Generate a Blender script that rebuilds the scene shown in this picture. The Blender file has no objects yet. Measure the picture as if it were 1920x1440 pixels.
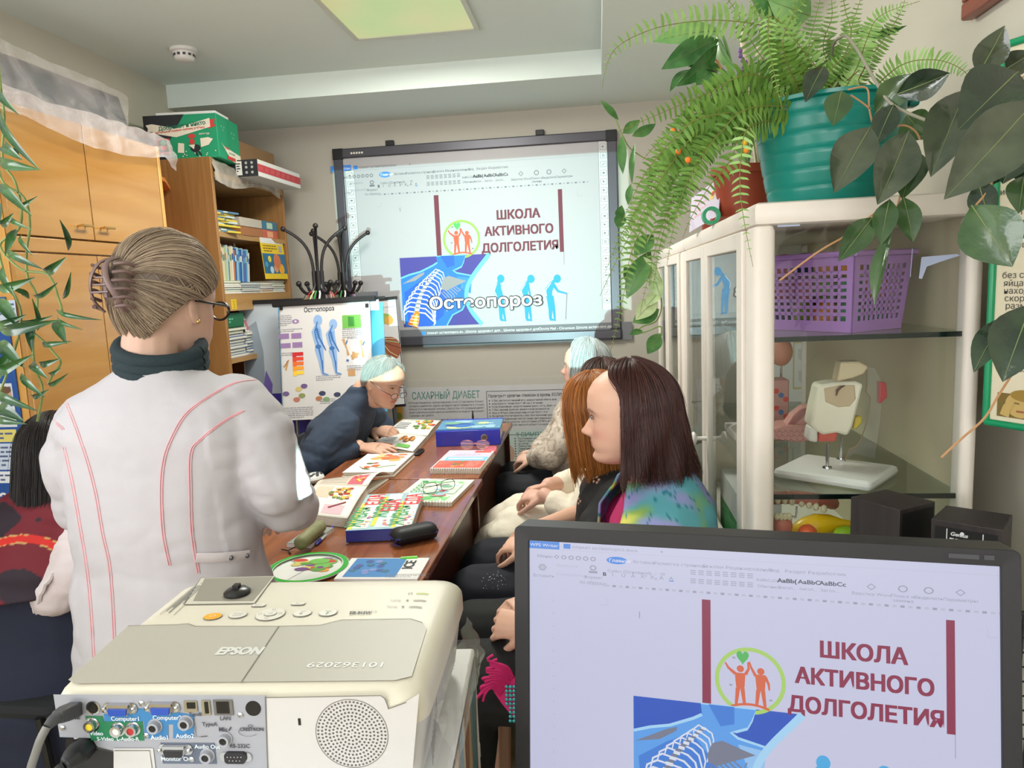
import bpy, bmesh, math, random
import numpy as np
from mathutils import Vector, Matrix, noise, Quaternion
random.seed(7)
rng = np.random.default_rng(7)
S = bpy.context.scene
COL = S.collection
# ------------------------------------------------------------------ camera
H, FPX = 1.42, 1360.0
def cam_axes(p, y, r):
 cy, sy, cp, sp, cr, sr = math.cos(y), math.sin(y), math.cos(p), math.sin(p), math.cos(r), math.sin(r)
 f = Vector((-sy*cp, cy*cp, -sp)); rt = Vector((cy, sy, 0)); up = rt.cross(f)
 return cr*rt + sr*up, cr*up - sr*rt, f
CR, CU, CF = cam_axes(math.radians(7.75), math.radians(7.1), math.radians(-2.53))
cam = bpy.data.objects.new('camera', bpy.data.cameras.new('camera')); COL.objects.link(cam)
cam.matrix_world = Matrix(((CR.x, CU.x, -CF.x, 0), (CR.y, CU.y, -CF.y, 0), (CR.z, CU.z, -CF.z, H), (0, 0, 0, 1)))
cam.data.sensor_width = 36.0; cam.data.lens = FPX/1920*36; cam.data.clip_start = 0.02
S.camera = cam
def at(x, y, X=None, Y=None, Z=None):
 """world point seen at pixel x, y of the 1920x1440 photograph, on the plane X=, Y= or Z= of the room"""
 d = CR*((x-960)/FPX) - CU*((y-720)/FPX) + CF
 t = X/d.x if X is not None else Y/d.y if Y is not None else (Z-H)/d.z
 return Vector((d.x*t, d.y*t, H+d.z*t))
# ------------------------------------------------------------------ light and exposure
S.view_settings.view_transform = 'Standard'; S.view_settings.look = 'None'
S.view_settings.gamma = 1.0; S.view_settings.use_curve_mapping = False
S.view_settings.exposure = 0.34
W = bpy.data.worlds.new('sky'); S.world = W; W.use_nodes = True
W.node_tree.nodes['Background'].inputs[0].default_value = (0.75, 0.87, 1.0, 1)
W.node_tree.nodes['Background'].inputs[1].default_value = 1.0
def area_light(name, loc, rot, sx, sy, power, color):
 l = bpy.data.lights.new(name, 'AREA'); l.shape = 'RECTANGLE'; l.size = sx; l.size_y = sy
 l.energy = power; l.color = color
 o = bpy.data.objects.new(name, l); COL.objects.link(o); o.location = loc; o.rotation_euler = rot
 return o
# daylight through the window in the wall behind the camera, and fill added as an unseen second window on the left
area_light('window_daylight', (-0.75, -3.40, 1.62), (math.radians(142), 0, 0), 2.6, 1.35, 105, (1.0, 0.965, 0.95))
area_light('side_window_daylight', (-2.10, -0.15, 1.60), (math.radians(140), 0, math.radians(-90)), 2.0, 1.25, 36, (1.0, 0.975, 0.96))
# overhead fill added: behind the camera, and under the ceiling lamp panel
area_light('rear_fill_light', (-0.8, -0.9, 2.50), (0, 0, 0), 0.6, 1.2, 8, (1.0, 0.98, 0.93))
area_light('far_fill_light', (-0.75, 2.775, 2.498), (0, 0, 0), 0.5, 0.88, 34, (1.0, 1.0, 0.90))  # added to brighten the far half of the room
# light of the projector: a rectangular beam out of its lens
LENS = Vector((-0.435, 0.86, 1.03))
sp = bpy.data.lights.new('projector_beam', 'SPOT'); sp.energy = 335; sp.spot_size = math.radians(70); sp.spot_blend = 0.0
sp.shadow_soft_size = 0.006; sp.color = (0.60, 1.0, 0.95)
spo = bpy.data.objects.new('projector_beam', sp); COL.objects.link(spo); spo.location = LENS; spo.rotation_euler = (math.radians(90), 0, 0)
sp.use_nodes = True
nt = sp.node_tree; em = nt.nodes['Emission']
tc = nt.nodes.new('ShaderNodeTexCoord'); sx = nt.nodes.new('ShaderNodeSeparateXYZ'); nt.links.new(tc.outputs['Normal'], sx.inputs[0])
def mnode(nt, op, a, b=None, clamp=False):
 n = nt.nodes.new('ShaderNodeMath'); n.operation = op; n.use_clamp = clamp
 for i, v in enumerate((a, b)):
  if v is None: continue
  if isinstance(v, (int, float)): n.inputs[i].default_value = v
  else: nt.links.new(v, n.inputs[i])
 return n.outputs[0]
az = mnode(nt, 'ABSOLUTE', sx.outputs[2])
tx = mnode(nt, 'DIVIDE', sx.outputs[0], az); ty = mnode(nt, 'DIVIDE', sx.outputs[1], az)
def edge(v, lo, hi, w=0.0015):
 a = mnode(nt, 'DIVIDE', mnode(nt, 'SUBTRACT', v, lo), w, True)
 b = mnode(nt, 'DIVIDE', mnode(nt, 'SUBTRACT', hi, v), w, True)
 return mnode(nt, 'MULTIPLY', a, b)
msk = mnode(nt, 'MULTIPLY', edge(tx, -0.3265, 0.181), edge(ty, 0.012, 0.326))
nt.links.new(mnode(nt, 'MULTIPLY', msk, 1.0), em.inputs['Strength'])
# ------------------------------------------------------------------ materials
MATS = {}
def pbsdf(m): return m.node_tree.nodes['Principled BSDF']
def lin(c):
 return tuple(((v/255)/12.92 if v/255 <= 0.04045 else ((v/255+0.055)/1.055)**2.4) for v in c)
def mat(name, c, rough=0.6, metal=0.0, emit=0.0, coat=0.0, trans=0.0, ior=1.45, alpha=1.0, vary=0.0, vscale=30.0, bump=0.0, bscale=200.0, spec=0.5, sss=0.0):
 """c is an sRGB 0-255 colour"""
 if name in MATS: return MATS[name]
 m = bpy.data.materials.new(name); m.use_nodes = True; MATS[name] = m
 b = pbsdf(m); nt = m.node_tree; c4 = (*lin(c), 1)
 b.inputs['Base Color'].default_value = c4; b.inputs['Roughness'].default_value = rough; b.inputs['Metallic'].default_value = metal
 b.inputs['Coat Weight'].default_value = coat; b.inputs['Transmission Weight'].default_value = trans; b.inputs['IOR'].default_value = ior
 b.inputs['Alpha'].default_value = alpha; b.inputs['Specular IOR Level'].default_value = spec
 if sss:
  b.inputs['Subsurface Weight'].default_value = sss; b.inputs['Subsurface Radius'].default_value = (0.012, 0.005, 0.003); b.inputs['Subsurface Scale'].default_value = 1.0
 if emit:
  b.inputs['Emission Color'].default_value = c4; b.inputs['Emission Strength'].default_value = emit
  b.inputs['Base Color'].default_value = (0.02, 0.02, 0.02, 1)
 if vary:
  tc = nt.nodes.new('ShaderNodeTexCoord'); n = nt.nodes.new('ShaderNodeTexNoise'); n.inputs['Scale'].default_value = vscale; n.inputs['Detail'].default_value = 4
  nt.links.new(tc.outputs['Object'], n.inputs['Vector'])
  r = nt.nodes.new('ShaderNodeValToRGB'); r.color_ramp.elements[0].position = 0.3; r.color_ramp.elements[1].position = 0.7
  r.color_ramp.elements[0].color = (*[v*(1-vary) for v in c4[:3]], 1); r.color_ramp.elements[1].color = (*[min(1, v*(1+vary)) for v in c4[:3]], 1)
  nt.links.new(n.outputs[0], r.inputs[0]); nt.links.new(r.outputs[0], b.inputs['Base Color'])
 if bump:
  tc = nt.nodes.new('ShaderNodeTexCoord'); n = nt.nodes.new('ShaderNodeTexNoise'); n.inputs['Scale'].default_value = bscale; n.inputs['Detail'].default_value = 3
  nt.links.new(tc.outputs['Object'], n.inputs['Vector'])
  bn = nt.nodes.new('ShaderNodeBump'); bn.inputs['Strength'].default_value = bump; bn.inputs['Distance'].default_value = 0.002
  nt.links.new(n.outputs[0], bn.inputs['Height']); nt.links.new(bn.outputs[0], b.inputs['Normal'])
 return m
def glow(name, c, s=1.0):
 return mat(name, c, rough=0.4, emit=s)
def wood(name, c1, c2, axis='Z', scale=6.0, rough=0.35, coat=0.0, stretch=14.0, dist=2.0):
 if name in MATS: return MATS[name]
 m = mat(name, c1, rough=rough, coat=coat); nt = m.node_tree; b = pbsdf(m)
 tc = nt.nodes.new('ShaderNodeTexCoord'); mp = nt.nodes.new('ShaderNodeMapping'); nt.links.new(tc.outputs['Object'], mp.inputs[0])
 s = {'X': (1, stretch, stretch), 'Y': (stretch, 1, stretch), 'Z': (stretch, stretch, 1)}[axis]
 mp.inputs['Scale'].default_value = s
 n = nt.nodes.new('ShaderNodeTexNoise'); n.inputs['Scale'].default_value = scale*0.25; n.inputs['Detail'].default_value = 6; n.inputs['Distortion'].default_value = dist
 nt.links.new(mp.outputs[0], n.inputs['Vector'])
 r = nt.nodes.new('ShaderNodeValToRGB'); r.color_ramp.elements[0].position = 0.32; r.color_ramp.elements[1].position = 0.68
 r.color_ramp.elements[0].color = (*lin(c1), 1); r.color_ramp.elements[1].color = (*lin(c2), 1)
 nt.links.new(n.outputs[0], r.inputs[0]); nt.links.new(r.outputs[0], b.inputs['Base Color'])
 return m
def glass(name, tint=(1, 1, 1), ior=1.5, rough=0.0):
 """thin pane: mostly clear with a Fresnel reflection"""
 if name in MATS: return MATS[name]
 m = bpy.data.materials.new(name); m.use_nodes = True; MATS[name] = m; nt = m.node_tree; nt.nodes.clear()
 o = nt.nodes.new('ShaderNodeOutputMaterial'); mx = nt.nodes.new('ShaderNodeMixShader'); fr = nt.nodes.new('ShaderNodeFresnel'); fr.inputs['IOR'].default_value = ior
 ge = nt.nodes.new('ShaderNodeNewGeometry'); fc = mnode(nt, 'MULTIPLY', fr.outputs[0], mnode(nt, 'SUBTRACT', 1.0, ge.outputs['Backfacing']))
 t = nt.nodes.new('ShaderNodeBsdfTransparent'); t.inputs[0].default_value = (*tint, 1); g = nt.nodes.new('ShaderNodeBsdfGlossy'); g.inputs['Roughness'].default_value = rough
 nt.links.new(fc, mx.inputs[0]); nt.links.new(t.outputs[0], mx.inputs[1]); nt.links.new(g.outputs[0], mx.inputs[2]); nt.links.new(mx.outputs[0], o.inputs[0])
 return m
def film(name, c, a, rough=0.25):
 """thin plastic film: part clear, part milky gloss"""
 if name in MATS: return MATS[name]
 m = bpy.data.materials.new(name); m.use_nodes = True; MATS[name] = m; nt = m.node_tree; b = pbsdf(m)
 b.inputs['Base Color'].default_value = (*lin(c), 1); b.inputs['Roughness'].default_value = rough
 tc = nt.nodes.new('ShaderNodeTexCoord'); n = nt.nodes.new('ShaderNodeTexNoise'); n.inputs['Scale'].default_value = 7; n.inputs['Detail'].default_value = 3; n.inputs['Distortion'].default_value = 1.0
 nt.links.new(tc.outputs['Object'], n.inputs['Vector']); mr = nt.nodes.new('ShaderNodeMapRange'); nt.links.new(n.outputs[0], mr.inputs[0])
 for i, v in zip((1, 2, 3, 4), (0.32, 0.70, a*0.55, a*1.5)): mr.inputs[i].default_value = v
 nt.links.new(mr.outputs[0], b.inputs['Alpha'])
 return m
def attr_mat(name, rough=0.5, bump=0.0, bscale=300.0, sss=0.0, spec=0.5, coat=0.0):
 """colour read from the mesh's own colour attribute (pattern of the thing itself)"""
 if name in MATS: return MATS[name]
 m = mat(name, (128, 128, 128), rough=rough, bump=bump, bscale=bscale, sss=sss, spec=spec, coat=coat); nt = m.node_tree
 a = nt.nodes.new('ShaderNodeAttribute'); a.attribute_name = 'Col'; nt.links.new(a.outputs['Color'], pbsdf(m).inputs['Base Color'])
 return m
# ------------------------------------------------------------------ mesh builder
WM = {}                                                  # world matrix of each object as placed here
def wm(o): return WM.get(o.name, Matrix.Identity(4)) if o else Matrix.Identity(4)
def thing(name, label, cat, loc=(0, 0, 0), rz=0.0, group=None, kind=None):
 o = bpy.data.objects.new(name, None); COL.objects.link(o); o.empty_display_size = 0.05
 o.location = loc; o.rotation_euler = (0, 0, rz); WM[o.name] = Matrix.Translation(Vector(loc)) @ Matrix.Rotation(rz, 4, 'Z')
 return tag(o, label, cat, group, kind)
def tag(o, label=None, cat=None, group=None, kind=None):
 for k, v in (('label', label), ('category', cat), ('group', group), ('kind', kind)):
  if v: o[k] = v
 return o
def frame(o, x, y):
 """4x4 from origin and two axis directions (x along, y up on the surface)"""
 x = Vector(x).normalized(); n = x.cross(Vector(y)).normalized(); y = n.cross(x)
 return Matrix(((x.x, y.x, n.x, o[0]), (x.y, y.y, n.y, o[1]), (x.z, y.z, n.z, o[2]), (0, 0, 0, 1)))
def TR(x, y, z): return Matrix.Translation(Vector((x, y, z)))
def RZ(a): return Matrix.Rotation(a, 4, 'Z')
def RX(a): return Matrix.Rotation(a, 4, 'X')
def RY(a): return Matrix.Rotation(a, 4, 'Y')
_fonts = {}
def text_mesh(s, bold):
 k = (s, bold)
 if k in _fonts: return _fonts[k]
 cu = bpy.data.curves.new('t', 'FONT'); cu.body = s; cu.size = 1.0; cu.offset = bold; cu.resolution_u = 3
 ob = bpy.data.objects.new('t', cu); COL.objects.link(ob)
 bpy.context.view_layer.update()
 me = bpy.data.meshes.new_from_object(ob.evaluated_get(bpy.context.evaluated_depsgraph_get()))
 v = [tuple(p.co) for p in me.vertices]; f = [tuple(p.vertices) for p in me.polygons]
 bpy.data.objects.remove(ob); bpy.data.curves.remove(cu); bpy.data.meshes.remove(me)
 _fonts[k] = (v, f); return _fonts[k]
class MB:
 def __init__(s, xf=None): s.v = []; s.f = []; s.m = []; s.mats = []; s.xf = xf or Matrix.Identity(4); s.cur = 0; s.col = None; s.eps = 0.0
 def use(s, m):
  if m not in s.mats: s.mats.append(m)
  s.cur = s.mats.index(m); return s
 def add(s, vs, fs):
  b = len(s.v); x = s.xf
  s.v += [x @ Vector(p) for p in vs]; s.f += [tuple(b+i for i in f) for f in fs]; s.m += [s.cur]*len(fs); return s
 def box(s, a, b, m=None):
  """box between two corners"""
  if m: s.use(m)
  (x0, y0, z0), (x1, y1, z1) = [min(p, q) for p, q in zip(a, b)], [max(p, q) for p, q in zip(a, b)]
  return s.add([(x0, y0, z0), (x1, y0, z0), (x1, y1, z0), (x0, y1, z0), (x0, y0, z1), (x1, y0, z1), (x1, y1, z1), (x0, y1, z1)],
      [(0, 3, 2, 1), (4, 5, 6, 7), (0, 1, 5, 4), (1, 2, 6, 5), (2, 3, 7, 6), (3, 0, 4, 7)])
 def bbox(s, a, b, r, m=None, n=2):
  """box with rounded vertical edges of radius r (in xy) and small top/bottom chamfer"""
  if m: s.use(m)
  (x0, y0, z0), (x1, y1, z1) = [min(p, q) for p, q in zip(a, b)], [max(p, q) for p, q in zip(a, b)]
  c = min(r, (z1-z0)/2.01)
  rings = []
  for z, ins in [(z0, c)] + [(z0+c*(1-math.cos(t)), c*(1-math.sin(t))) for t in (math.pi/4, math.pi/2)] + [(z1-c*(1-math.cos(t)), c*(1-math.sin(t))) for t in (math.pi/2, math.pi/4)] + [(z1, c)]:
   ring = []
   for cx, cy, a0 in ((x1-r, y1-r, 0), (x0+r, y1-r, 90), (x0+r, y0+r, 180), (x1-r, y0+r, 270)):
    for k in range(n+1):
     t = math.radians(a0+90*k/n); rr = max(r-ins, 0.0001); ring.append((cx+rr*math.cos(t), cy+rr*math.sin(t), z))
   rings.append(ring)
  return s.loft(rings, cap=True)
 def loft(s, rings, cap=True, close=True, m=None):
  if m: s.use(m)
  n = len(rings[0]); vs = [p for r in rings for p in r]; fs = []
  for i in range(len(rings)-1):
   for j in range(n if close else n-1):
    k = (j+1) % n; fs.append((i*n+j, i*n+k, (i+1)*n+k, (i+1)*n+j))
  if cap: fs += [tuple(range(n))[::-1], tuple((len(rings)-1)*n+j for j in range(n))]
  return s.add(vs, fs)
 def lathe(s, prof, n=24, c=(0, 0, 0), m=None, cap=True):
  """profile of (r, z) turned round the z axis at c"""
  if m: s.use(m)
  return s.loft([[(c[0]+r*math.cos(2*math.pi*k/n), c[1]+r*math.sin(2*math.pi*k/n), c[2]+z) for k in range(n)] for r, z in prof], cap)
 def tube(s, pts, r, n=8, m=None, cap=True, flat=1.0, up=None):
  """tube along a path; r one radius or one per point"""
  if m: s.use(m)
  P = [Vector(p) for p in pts]; rs = r if isinstance(r, (list, tuple)) else [r]*len(P); rings = []; last = None
  for i, p in enumerate(P):
   t = (P[min(i+1, len(P)-1)]-P[max(i-1, 0)])
   t = t.normalized() if t.length > 1e-9 else Vector((0, 0, 1))
   if last is None:
    a = Vector(up) if up else (Vector((0, 0, 1)) if abs(t.z) < 0.9 else Vector((1, 0, 0)))
    a = (a-t*a.dot(t)).normalized()
   else:
    a = last-t*last.dot(t); a = a.normalized() if a.length > 1e-6 else t.orthogonal().normalized()
   last = a; b = t.cross(a)
   rings.append([tuple(p+(a*math.cos(2*math.pi*k/n)*flat+b*math.sin(2*math.pi*k/n))*rs[i]) for k in range(n)])
  return s.loft(rings, cap)
 def ell(s, c, r, n=16, k=10, rot=None, m=None):
  if m: s.use(m)
  rot = rot or Matrix.Identity(3); c = Vector(c); rings = []
  for i in range(k+1):
   t = math.pi*i/k; t = min(max(t, 0.02), math.pi-0.02)
   rings.append([tuple(c+rot @ Vector((r[0]*math.sin(t)*math.cos(2*math.pi*j/n), r[1]*math.sin(t)*math.sin(2*math.pi*j/n), -r[2]*math.cos(t)))) for j in range(n)])
  return s.loft(rings, True)
 def grid(s, fn, nu, nv, m=None):
  if m: s.use(m)
  vs = [tuple(fn(i/nu, j/nv)) for j in range(nv+1) for i in range(nu+1)]
  return s.add(vs, [(j*(nu+1)+i, j*(nu+1)+i+1, (j+1)*(nu+1)+i+1, (j+1)*(nu+1)+i) for j in range(nv) for i in range(nu)])
 def prism(s, pts, z0, z1, m=None):
  if m: s.use(m)
  n = len(pts)
  return s.add([(x, y, z0) for x, y in pts]+[(x, y, z1) for x, y in pts],
      [tuple(range(n))[::-1], tuple(range(n, 2*n))]+[(i, (i+1) % n, n+(i+1) % n, n+i) for i in range(n)])
 # flat artwork in the xy plane of xf; each layer lies a little further out
 def lay(s, z): s.eps = (s.eps+7e-6) % 2.4e-4; return z+s.eps
 def rect(s, x0, y0, x1, y1, m=None, z=0.0):
  if m: s.use(m)
  if not getattr(s, 'flat', 0): z = s.lay(z)
  return s.add([(x0, y0, z), (x1, y0, z), (x1, y1, z), (x0, y1, z)], [(0, 1, 2, 3)])
 def poly(s, pts, m=None, z=0.0):
  if m: s.use(m)
  z = s.lay(z)
  return s.add([(x, y, z) for x, y in pts], [tuple(range(len(pts)))])
 def disc(s, cx, cy, r, m=None, z=0.0, n=28, ry=None):
  return s.poly([(cx+r*math.cos(2*math.pi*k/n), cy+(ry or r)*math.sin(2*math.pi*k/n)) for k in range(n)], m, z)
 def ring(s, cx, cy, r0, r1, m=None, z=0.0, n=40, a0=0.0, a1=360.0, sy=1.0):
  if m: s.use(m)
  z = s.lay(z)
  vs = []
  for k in range(n+1):
   t = math.radians(a0+(a1-a0)*k/n)
   vs += [(cx+r0*math.cos(t), cy+sy*r0*math.sin(t), z), (cx+r1*math.cos(t), cy+sy*r1*math.sin(t), z)]
  return s.add(vs, [(2*k, 2*k+1, 2*k+3, 2*k+2) for k in range(n)])
 def line(s, pts, w, m=None, z=0.0):
  """flat stroke along points; w one width or one per point"""
  if m: s.use(m)
  z = s.lay(z)
  ws = w if isinstance(w, (list, tuple)) else [w]*len(pts); vs = []
  for i, p in enumerate(pts):
   a = pts[max(i-1, 0)]; b = pts[min(i+1, len(pts)-1)]; d = Vector((b[0]-a[0], b[1]-a[1])); d = d.normalized() if d.length else Vector((1, 0))
   vs += [(p[0]-d.y*ws[i]/2, p[1]+d.x*ws[i]/2, z), (p[0]+d.y*ws[i]/2, p[1]-d.x*ws[i]/2, z)]
  return s.add(vs, [(2*i, 2*i+1, 2*i+3, 2*i+2) for i in range(len(pts)-1)])
 def text(s, t, x, y, size, m=None, z=0.0, bold=0.0, align='L', width=None, slant=0.0, rot=0.0):
  """lettering with its baseline from x, y; width squeezes or stretches it to that length"""
  if m: s.use(m)
  v, f = text_mesh(t, min(bold, 0.014))
  if not v: return s
  xs = [p[0] for p in v]; w = max(xs)-min(xs); kx = size if width is None else width/max(w, 1e-6); x0 = min(xs)
  off = {'L': 0, 'C': -w*kx/2, 'R': -w*kx}[align]; cr, sr = math.cos(rot), math.sin(rot); e = max(0, bold-0.014)*size
  for dx, dy in ([(0, 0)] if e <= 0 else [(-e, -e*0.6), (e, -e*0.6), (-e, e*0.6), (e, e*0.6), (0, 0)] if e < 0.035*size else [(e*math.cos(k*0.7854), e*math.sin(k*0.7854)) for k in range(8)]+[(0, 0)]):
   vs = []; zz = s.lay(z)
   for p in v:
    a = (p[0]-x0)*kx+off+slant*p[1]*size+dx; b = p[1]*size+dy
    vs.append((x+a*cr-b*sr, y+a*sr+b*cr, zz))
   s.add(vs, f)
  return s
 def lines(s, x0, y0, x1, n, pitch, h, m=None, z=0.0, last=0.6, rnd=None):
  """rows of small unreadable print as word-long dashes"""
  if m: s.use(m)
  rr = rnd or random
  for i in range(n):
   y = y0-i*pitch; xe = x1 if i < n-1 else x0+(x1-x0)*last; x = x0
   while x < xe-h:
    w = min(rr.uniform(1.5, 6)*h, xe-x); s.rect(x, y-h, x+w, y, None, z); x += w+h*0.9
  return s
 def build(s, name, parent=None, m=None, smooth=False, bevel=0.0, seg=2, label=None, solid=0.0, sub=0, angle=40):
  me = bpy.data.meshes.new(name); inv = wm(parent).inverted()
  vs = np.array([tuple(inv @ p) for p in s.v], dtype=np.float64).reshape(-1, 3)
  me.from_pydata(vs.tolist(), [], s.f)
  if m and not s.mats: s.mats = [m]
  for k in s.mats: me.materials.append(k)
  if len(s.mats) > 1: me.polygons.foreach_set('material_index', s.m)
  if s.col is not None:
   a = me.color_attributes.new('Col', 'FLOAT_COLOR', 'POINT'); a.data.foreach_set('color', np.asarray(s.col, dtype=np.float32).ravel())
  o = bpy.data.objects.new(name, me); COL.objects.link(o)
  if smooth:
   me.polygons.foreach_set('use_smooth', [True]*len(me.polygons))
   if angle and angle < 180: me.set_sharp_from_angle(angle=math.radians(angle))
  if solid:
   md = o.modifiers.new('solid', 'SOLIDIFY'); md.thickness = solid; md.offset = 0
  if bevel:
   md = o.modifiers.new('bevel', 'BEVEL'); md.width = bevel; md.segments = seg; md.limit_method = 'ANGLE'; md.angle_limit = math.radians(50)
   if not smooth: me.polygons.foreach_set('use_smooth', [True]*len(me.polygons)); me.set_sharp_from_angle(angle=math.radians(50))
  if sub:
   md = o.modifiers.new('sub', 'SUBSURF'); md.levels = sub; md.render_levels = sub
  if parent: o.parent = parent; WM[o.name] = wm(parent)
  if label: o['label'] = label
  return o
def one(name, label, cat, mb, group=None, **k):
 """a thing that is a single mesh"""
 return tag(mb.build(name, **k), label, cat, group)
def structure(name, mb, **k):
 o = mb.build(name, **k); o['kind'] = 'structure'; return o
def copy_tree(o, parent=None):
 c = o.copy(); COL.objects.link(c); WM[c.name] = wm(o)
 if parent: c.parent = parent
 for ch in [x for x in bpy.data.objects if x.parent == o]: copy_tree(ch, c)
 return c
def lerp(a, b, t): return a+(b-a)*t
def bez(p0, p1, p2, p3, n=12):
 P = [Vector(p) for p in (p0, p1, p2, p3)]
 return [P[0]*(1-t)**3+P[1]*3*t*(1-t)**2+P[2]*3*t*t*(1-t)+P[3]*t**3 for t in [i/n for i in range(n+1)]]
def spline(pts, n=6):
 """Catmull-Rom through the points"""
 P = [Vector(p) for p in pts]; out = []
 for i in range(len(P)-1):
  a, b, c, d = P[max(i-1, 0)], P[i], P[i+1], P[min(i+2, len(P)-1)]
  for k in range(n):
   t = k/n; out.append(0.5*((2*b)+(c-a)*t+(2*a-5*b+4*c-d)*t*t+(3*b-a-3*c+d)*t**3))
 return out+[P[-1]]
# ------------------------------------------------------------------ room
XL, XR, YF, YB, ZC, ZS = -2.19, 0.80, 4.30, -3.50, 2.52, 2.405
paint = mat('wall_paint', (203, 198, 184), rough=0.75, bump=0.08, bscale=120)
paint_far = mat('wall_paper', (190, 184, 174), rough=0.8, bump=0.15, bscale=400)
white = mat('ceiling_paint', (222, 232, 228), rough=0.8, bump=0.05, bscale=90)
lino = mat('linoleum', (186, 170, 134), rough=0.45, vary=0.08, vscale=14)
T = 0.08
structure('floor', MB().box((XL-T, YB-T, -T), (XR+T, YF+T, 0), lino))
ly0_, ly1_, lz0_, lz1_ = -1.25, 0.95, 0.9, 2.3
structure('wall_left', MB().use(paint).box((XL-T, YB, 0), (XL, ly0_, ZC+T)).box((XL-T, ly1_, 0), (XL, YF, ZC+T)).box((XL-T, ly0_, 0), (XL, ly1_, lz0_)).box((XL-T, ly0_, lz1_), (XL, ly1_, ZC+T)))
structure('wall_right', MB().box((XR, YB, 0), (XR+T, YF, ZC+T), paint))
structure('wall_far', MB().box((XL-T, YF, 0), (XR+T, YF+T, ZC+T), paint_far))
b = MB().use(paint); wx0, wx1, wz0, wz1 = -2.05, 0.55, 0.95, 2.3
b.box((XL-T, YB-T, 0), (wx0, YB, ZC+T)).box((wx1, YB-T, 0), (XR+T, YB, ZC+T)).box((wx0, YB-T, 0), (wx1, YB, wz0)).box((wx0, YB-T, wz1), (wx1, YB, ZC+T))
structure('wall_back', b)
b = MB().use(mat('window_white', (235, 235, 232), rough=0.4))
for x in (wx0, (wx0+wx1)/2-0.02, wx1-0.05): b.box((x, YB-0.06, wz0), (x+0.05, YB-0.01, wz1))
b.box((wx0, YB-0.06, wz0), (wx1, YB-0.01, wz0+0.05)).box((wx0, YB-0.06, wz1-0.05), (wx1, YB-0.01, wz1))
structure('window_1', b, bevel=0.004)
b = MB().use(MATS['window_white'])
for y in (ly0_, (ly0_+ly1_)/2, ly1_-0.05): b.box((XL-0.06, y, lz0_), (XL-0.01, y+0.05, lz1_))
b.box((XL-0.06, ly0_, lz0_), (XL-0.01, ly1_, lz0_+0.05)).box((XL-0.06, ly0_, lz1_-0.05), (XL-0.01, ly1_, lz1_))
structure('window_2', b, bevel=0.004)  # unseen window added for the fill from the left
# ceiling: raised field, dropped box along the far wall and along the right wall
b = MB().use(white)
b.box((XL, YB, ZC), (0.04, 3.685, ZC+T)).box((XL, 3.685, ZS), (0.04, YF, ZC+T)).box((0.04, YB, ZS), (XR, YF, ZC+T))
structure('ceiling', b)
b = MB().use(mat('skirting', (120, 84, 56), rough=0.4)).box((XL, YF-0.015, 0), (XR, YF, 0.07))
structure('baseboard_far', b)
# ceiling lamp panel
lamp = thing('ceiling_lamp', 'square pale green plastic light panel set in the ceiling', 'ceiling lamp', (-0.75, 2.7, ZC))
lx0, lx1, ly0, ly1 = -1.03, -0.475, 2.30, 3.25
b = MB().use(mat('lamp_frame', (205, 208, 196), rough=0.4)); w = 0.022
b.box((lx0, ly0, ZC-0.014), (lx0+w, ly1, ZC)).box((lx1-w, ly0, ZC-0.014), (lx1, ly1, ZC)).box((lx0+w, ly0, ZC-0.014), (lx1-w, ly0+w, ZC)).box((lx0+w, ly1-w, ZC-0.014), (lx1-w, ly1, ZC))
b.build('frame', lamp, bevel=0.003)
m = mat('lamp_diffuser', (212, 226, 158), rough=0.3, emit=0.55)
nt = m.node_tree; bs = pbsdf(m); n = nt.nodes.new('ShaderNodeTexNoise'); tc = nt.nodes.new('ShaderNodeTexCoord'); n.inputs['Scale'].default_value = 2.2; n.inputs['Detail'].default_value = 1
nt.links.new(tc.outputs['Object'], n.inputs['Vector']); r = nt.nodes.new('ShaderNodeValToRGB')
r.color_ramp.elements[0].position = 0.35; r.color_ramp.elements[1].position = 0.65
r.color_ramp.elements[0].color = (*lin((200, 226, 150)), 1); r.color_ramp.elements[1].color = (*lin((232, 224, 160)), 1)
nt.links.new(n.outputs[0], r.inputs[0]); nt.links.new(r.outputs[0], bs.inputs['Emission Color'])
MB().box((lx0+w, ly0+w, ZC-0.010), (lx1-w, ly1-w, ZC-0.001), m).build('diffuser', lamp)
# smoke detector
sm = thing('smoke_detector', 'small round white smoke detector on the ceiling above the wardrobe', 'smoke detector', (-1.80, 3.2, ZC))
wp = mat('white_plastic', (226, 224, 222), rough=0.35)
MB(TR(-1.80, 3.2, ZC)).lathe([(0.058, 0), (0.058, -0.012), (0.052, -0.016), (0.0, -0.016)][::-1], m=wp).build('mounting_base', sm, smooth=True)
b = MB(TR(-1.80, 3.2, ZC)).lathe([(0.001, -0.052), (0.030, -0.051), (0.040, -0.045), (0.044, -0.034), (0.046, -0.016)], m=wp)
b.use(mat('dark_slot', (70, 70, 74)))
for k in range(12):
 a = k*math.pi/6; b.xf = TR(-1.80, 3.2, ZC) @ RZ(a); b.box((0.0405, -0.006, -0.034), (0.0462, 0.006, -0.024))
b.build('sensing_head', sm, smooth=True)
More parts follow.
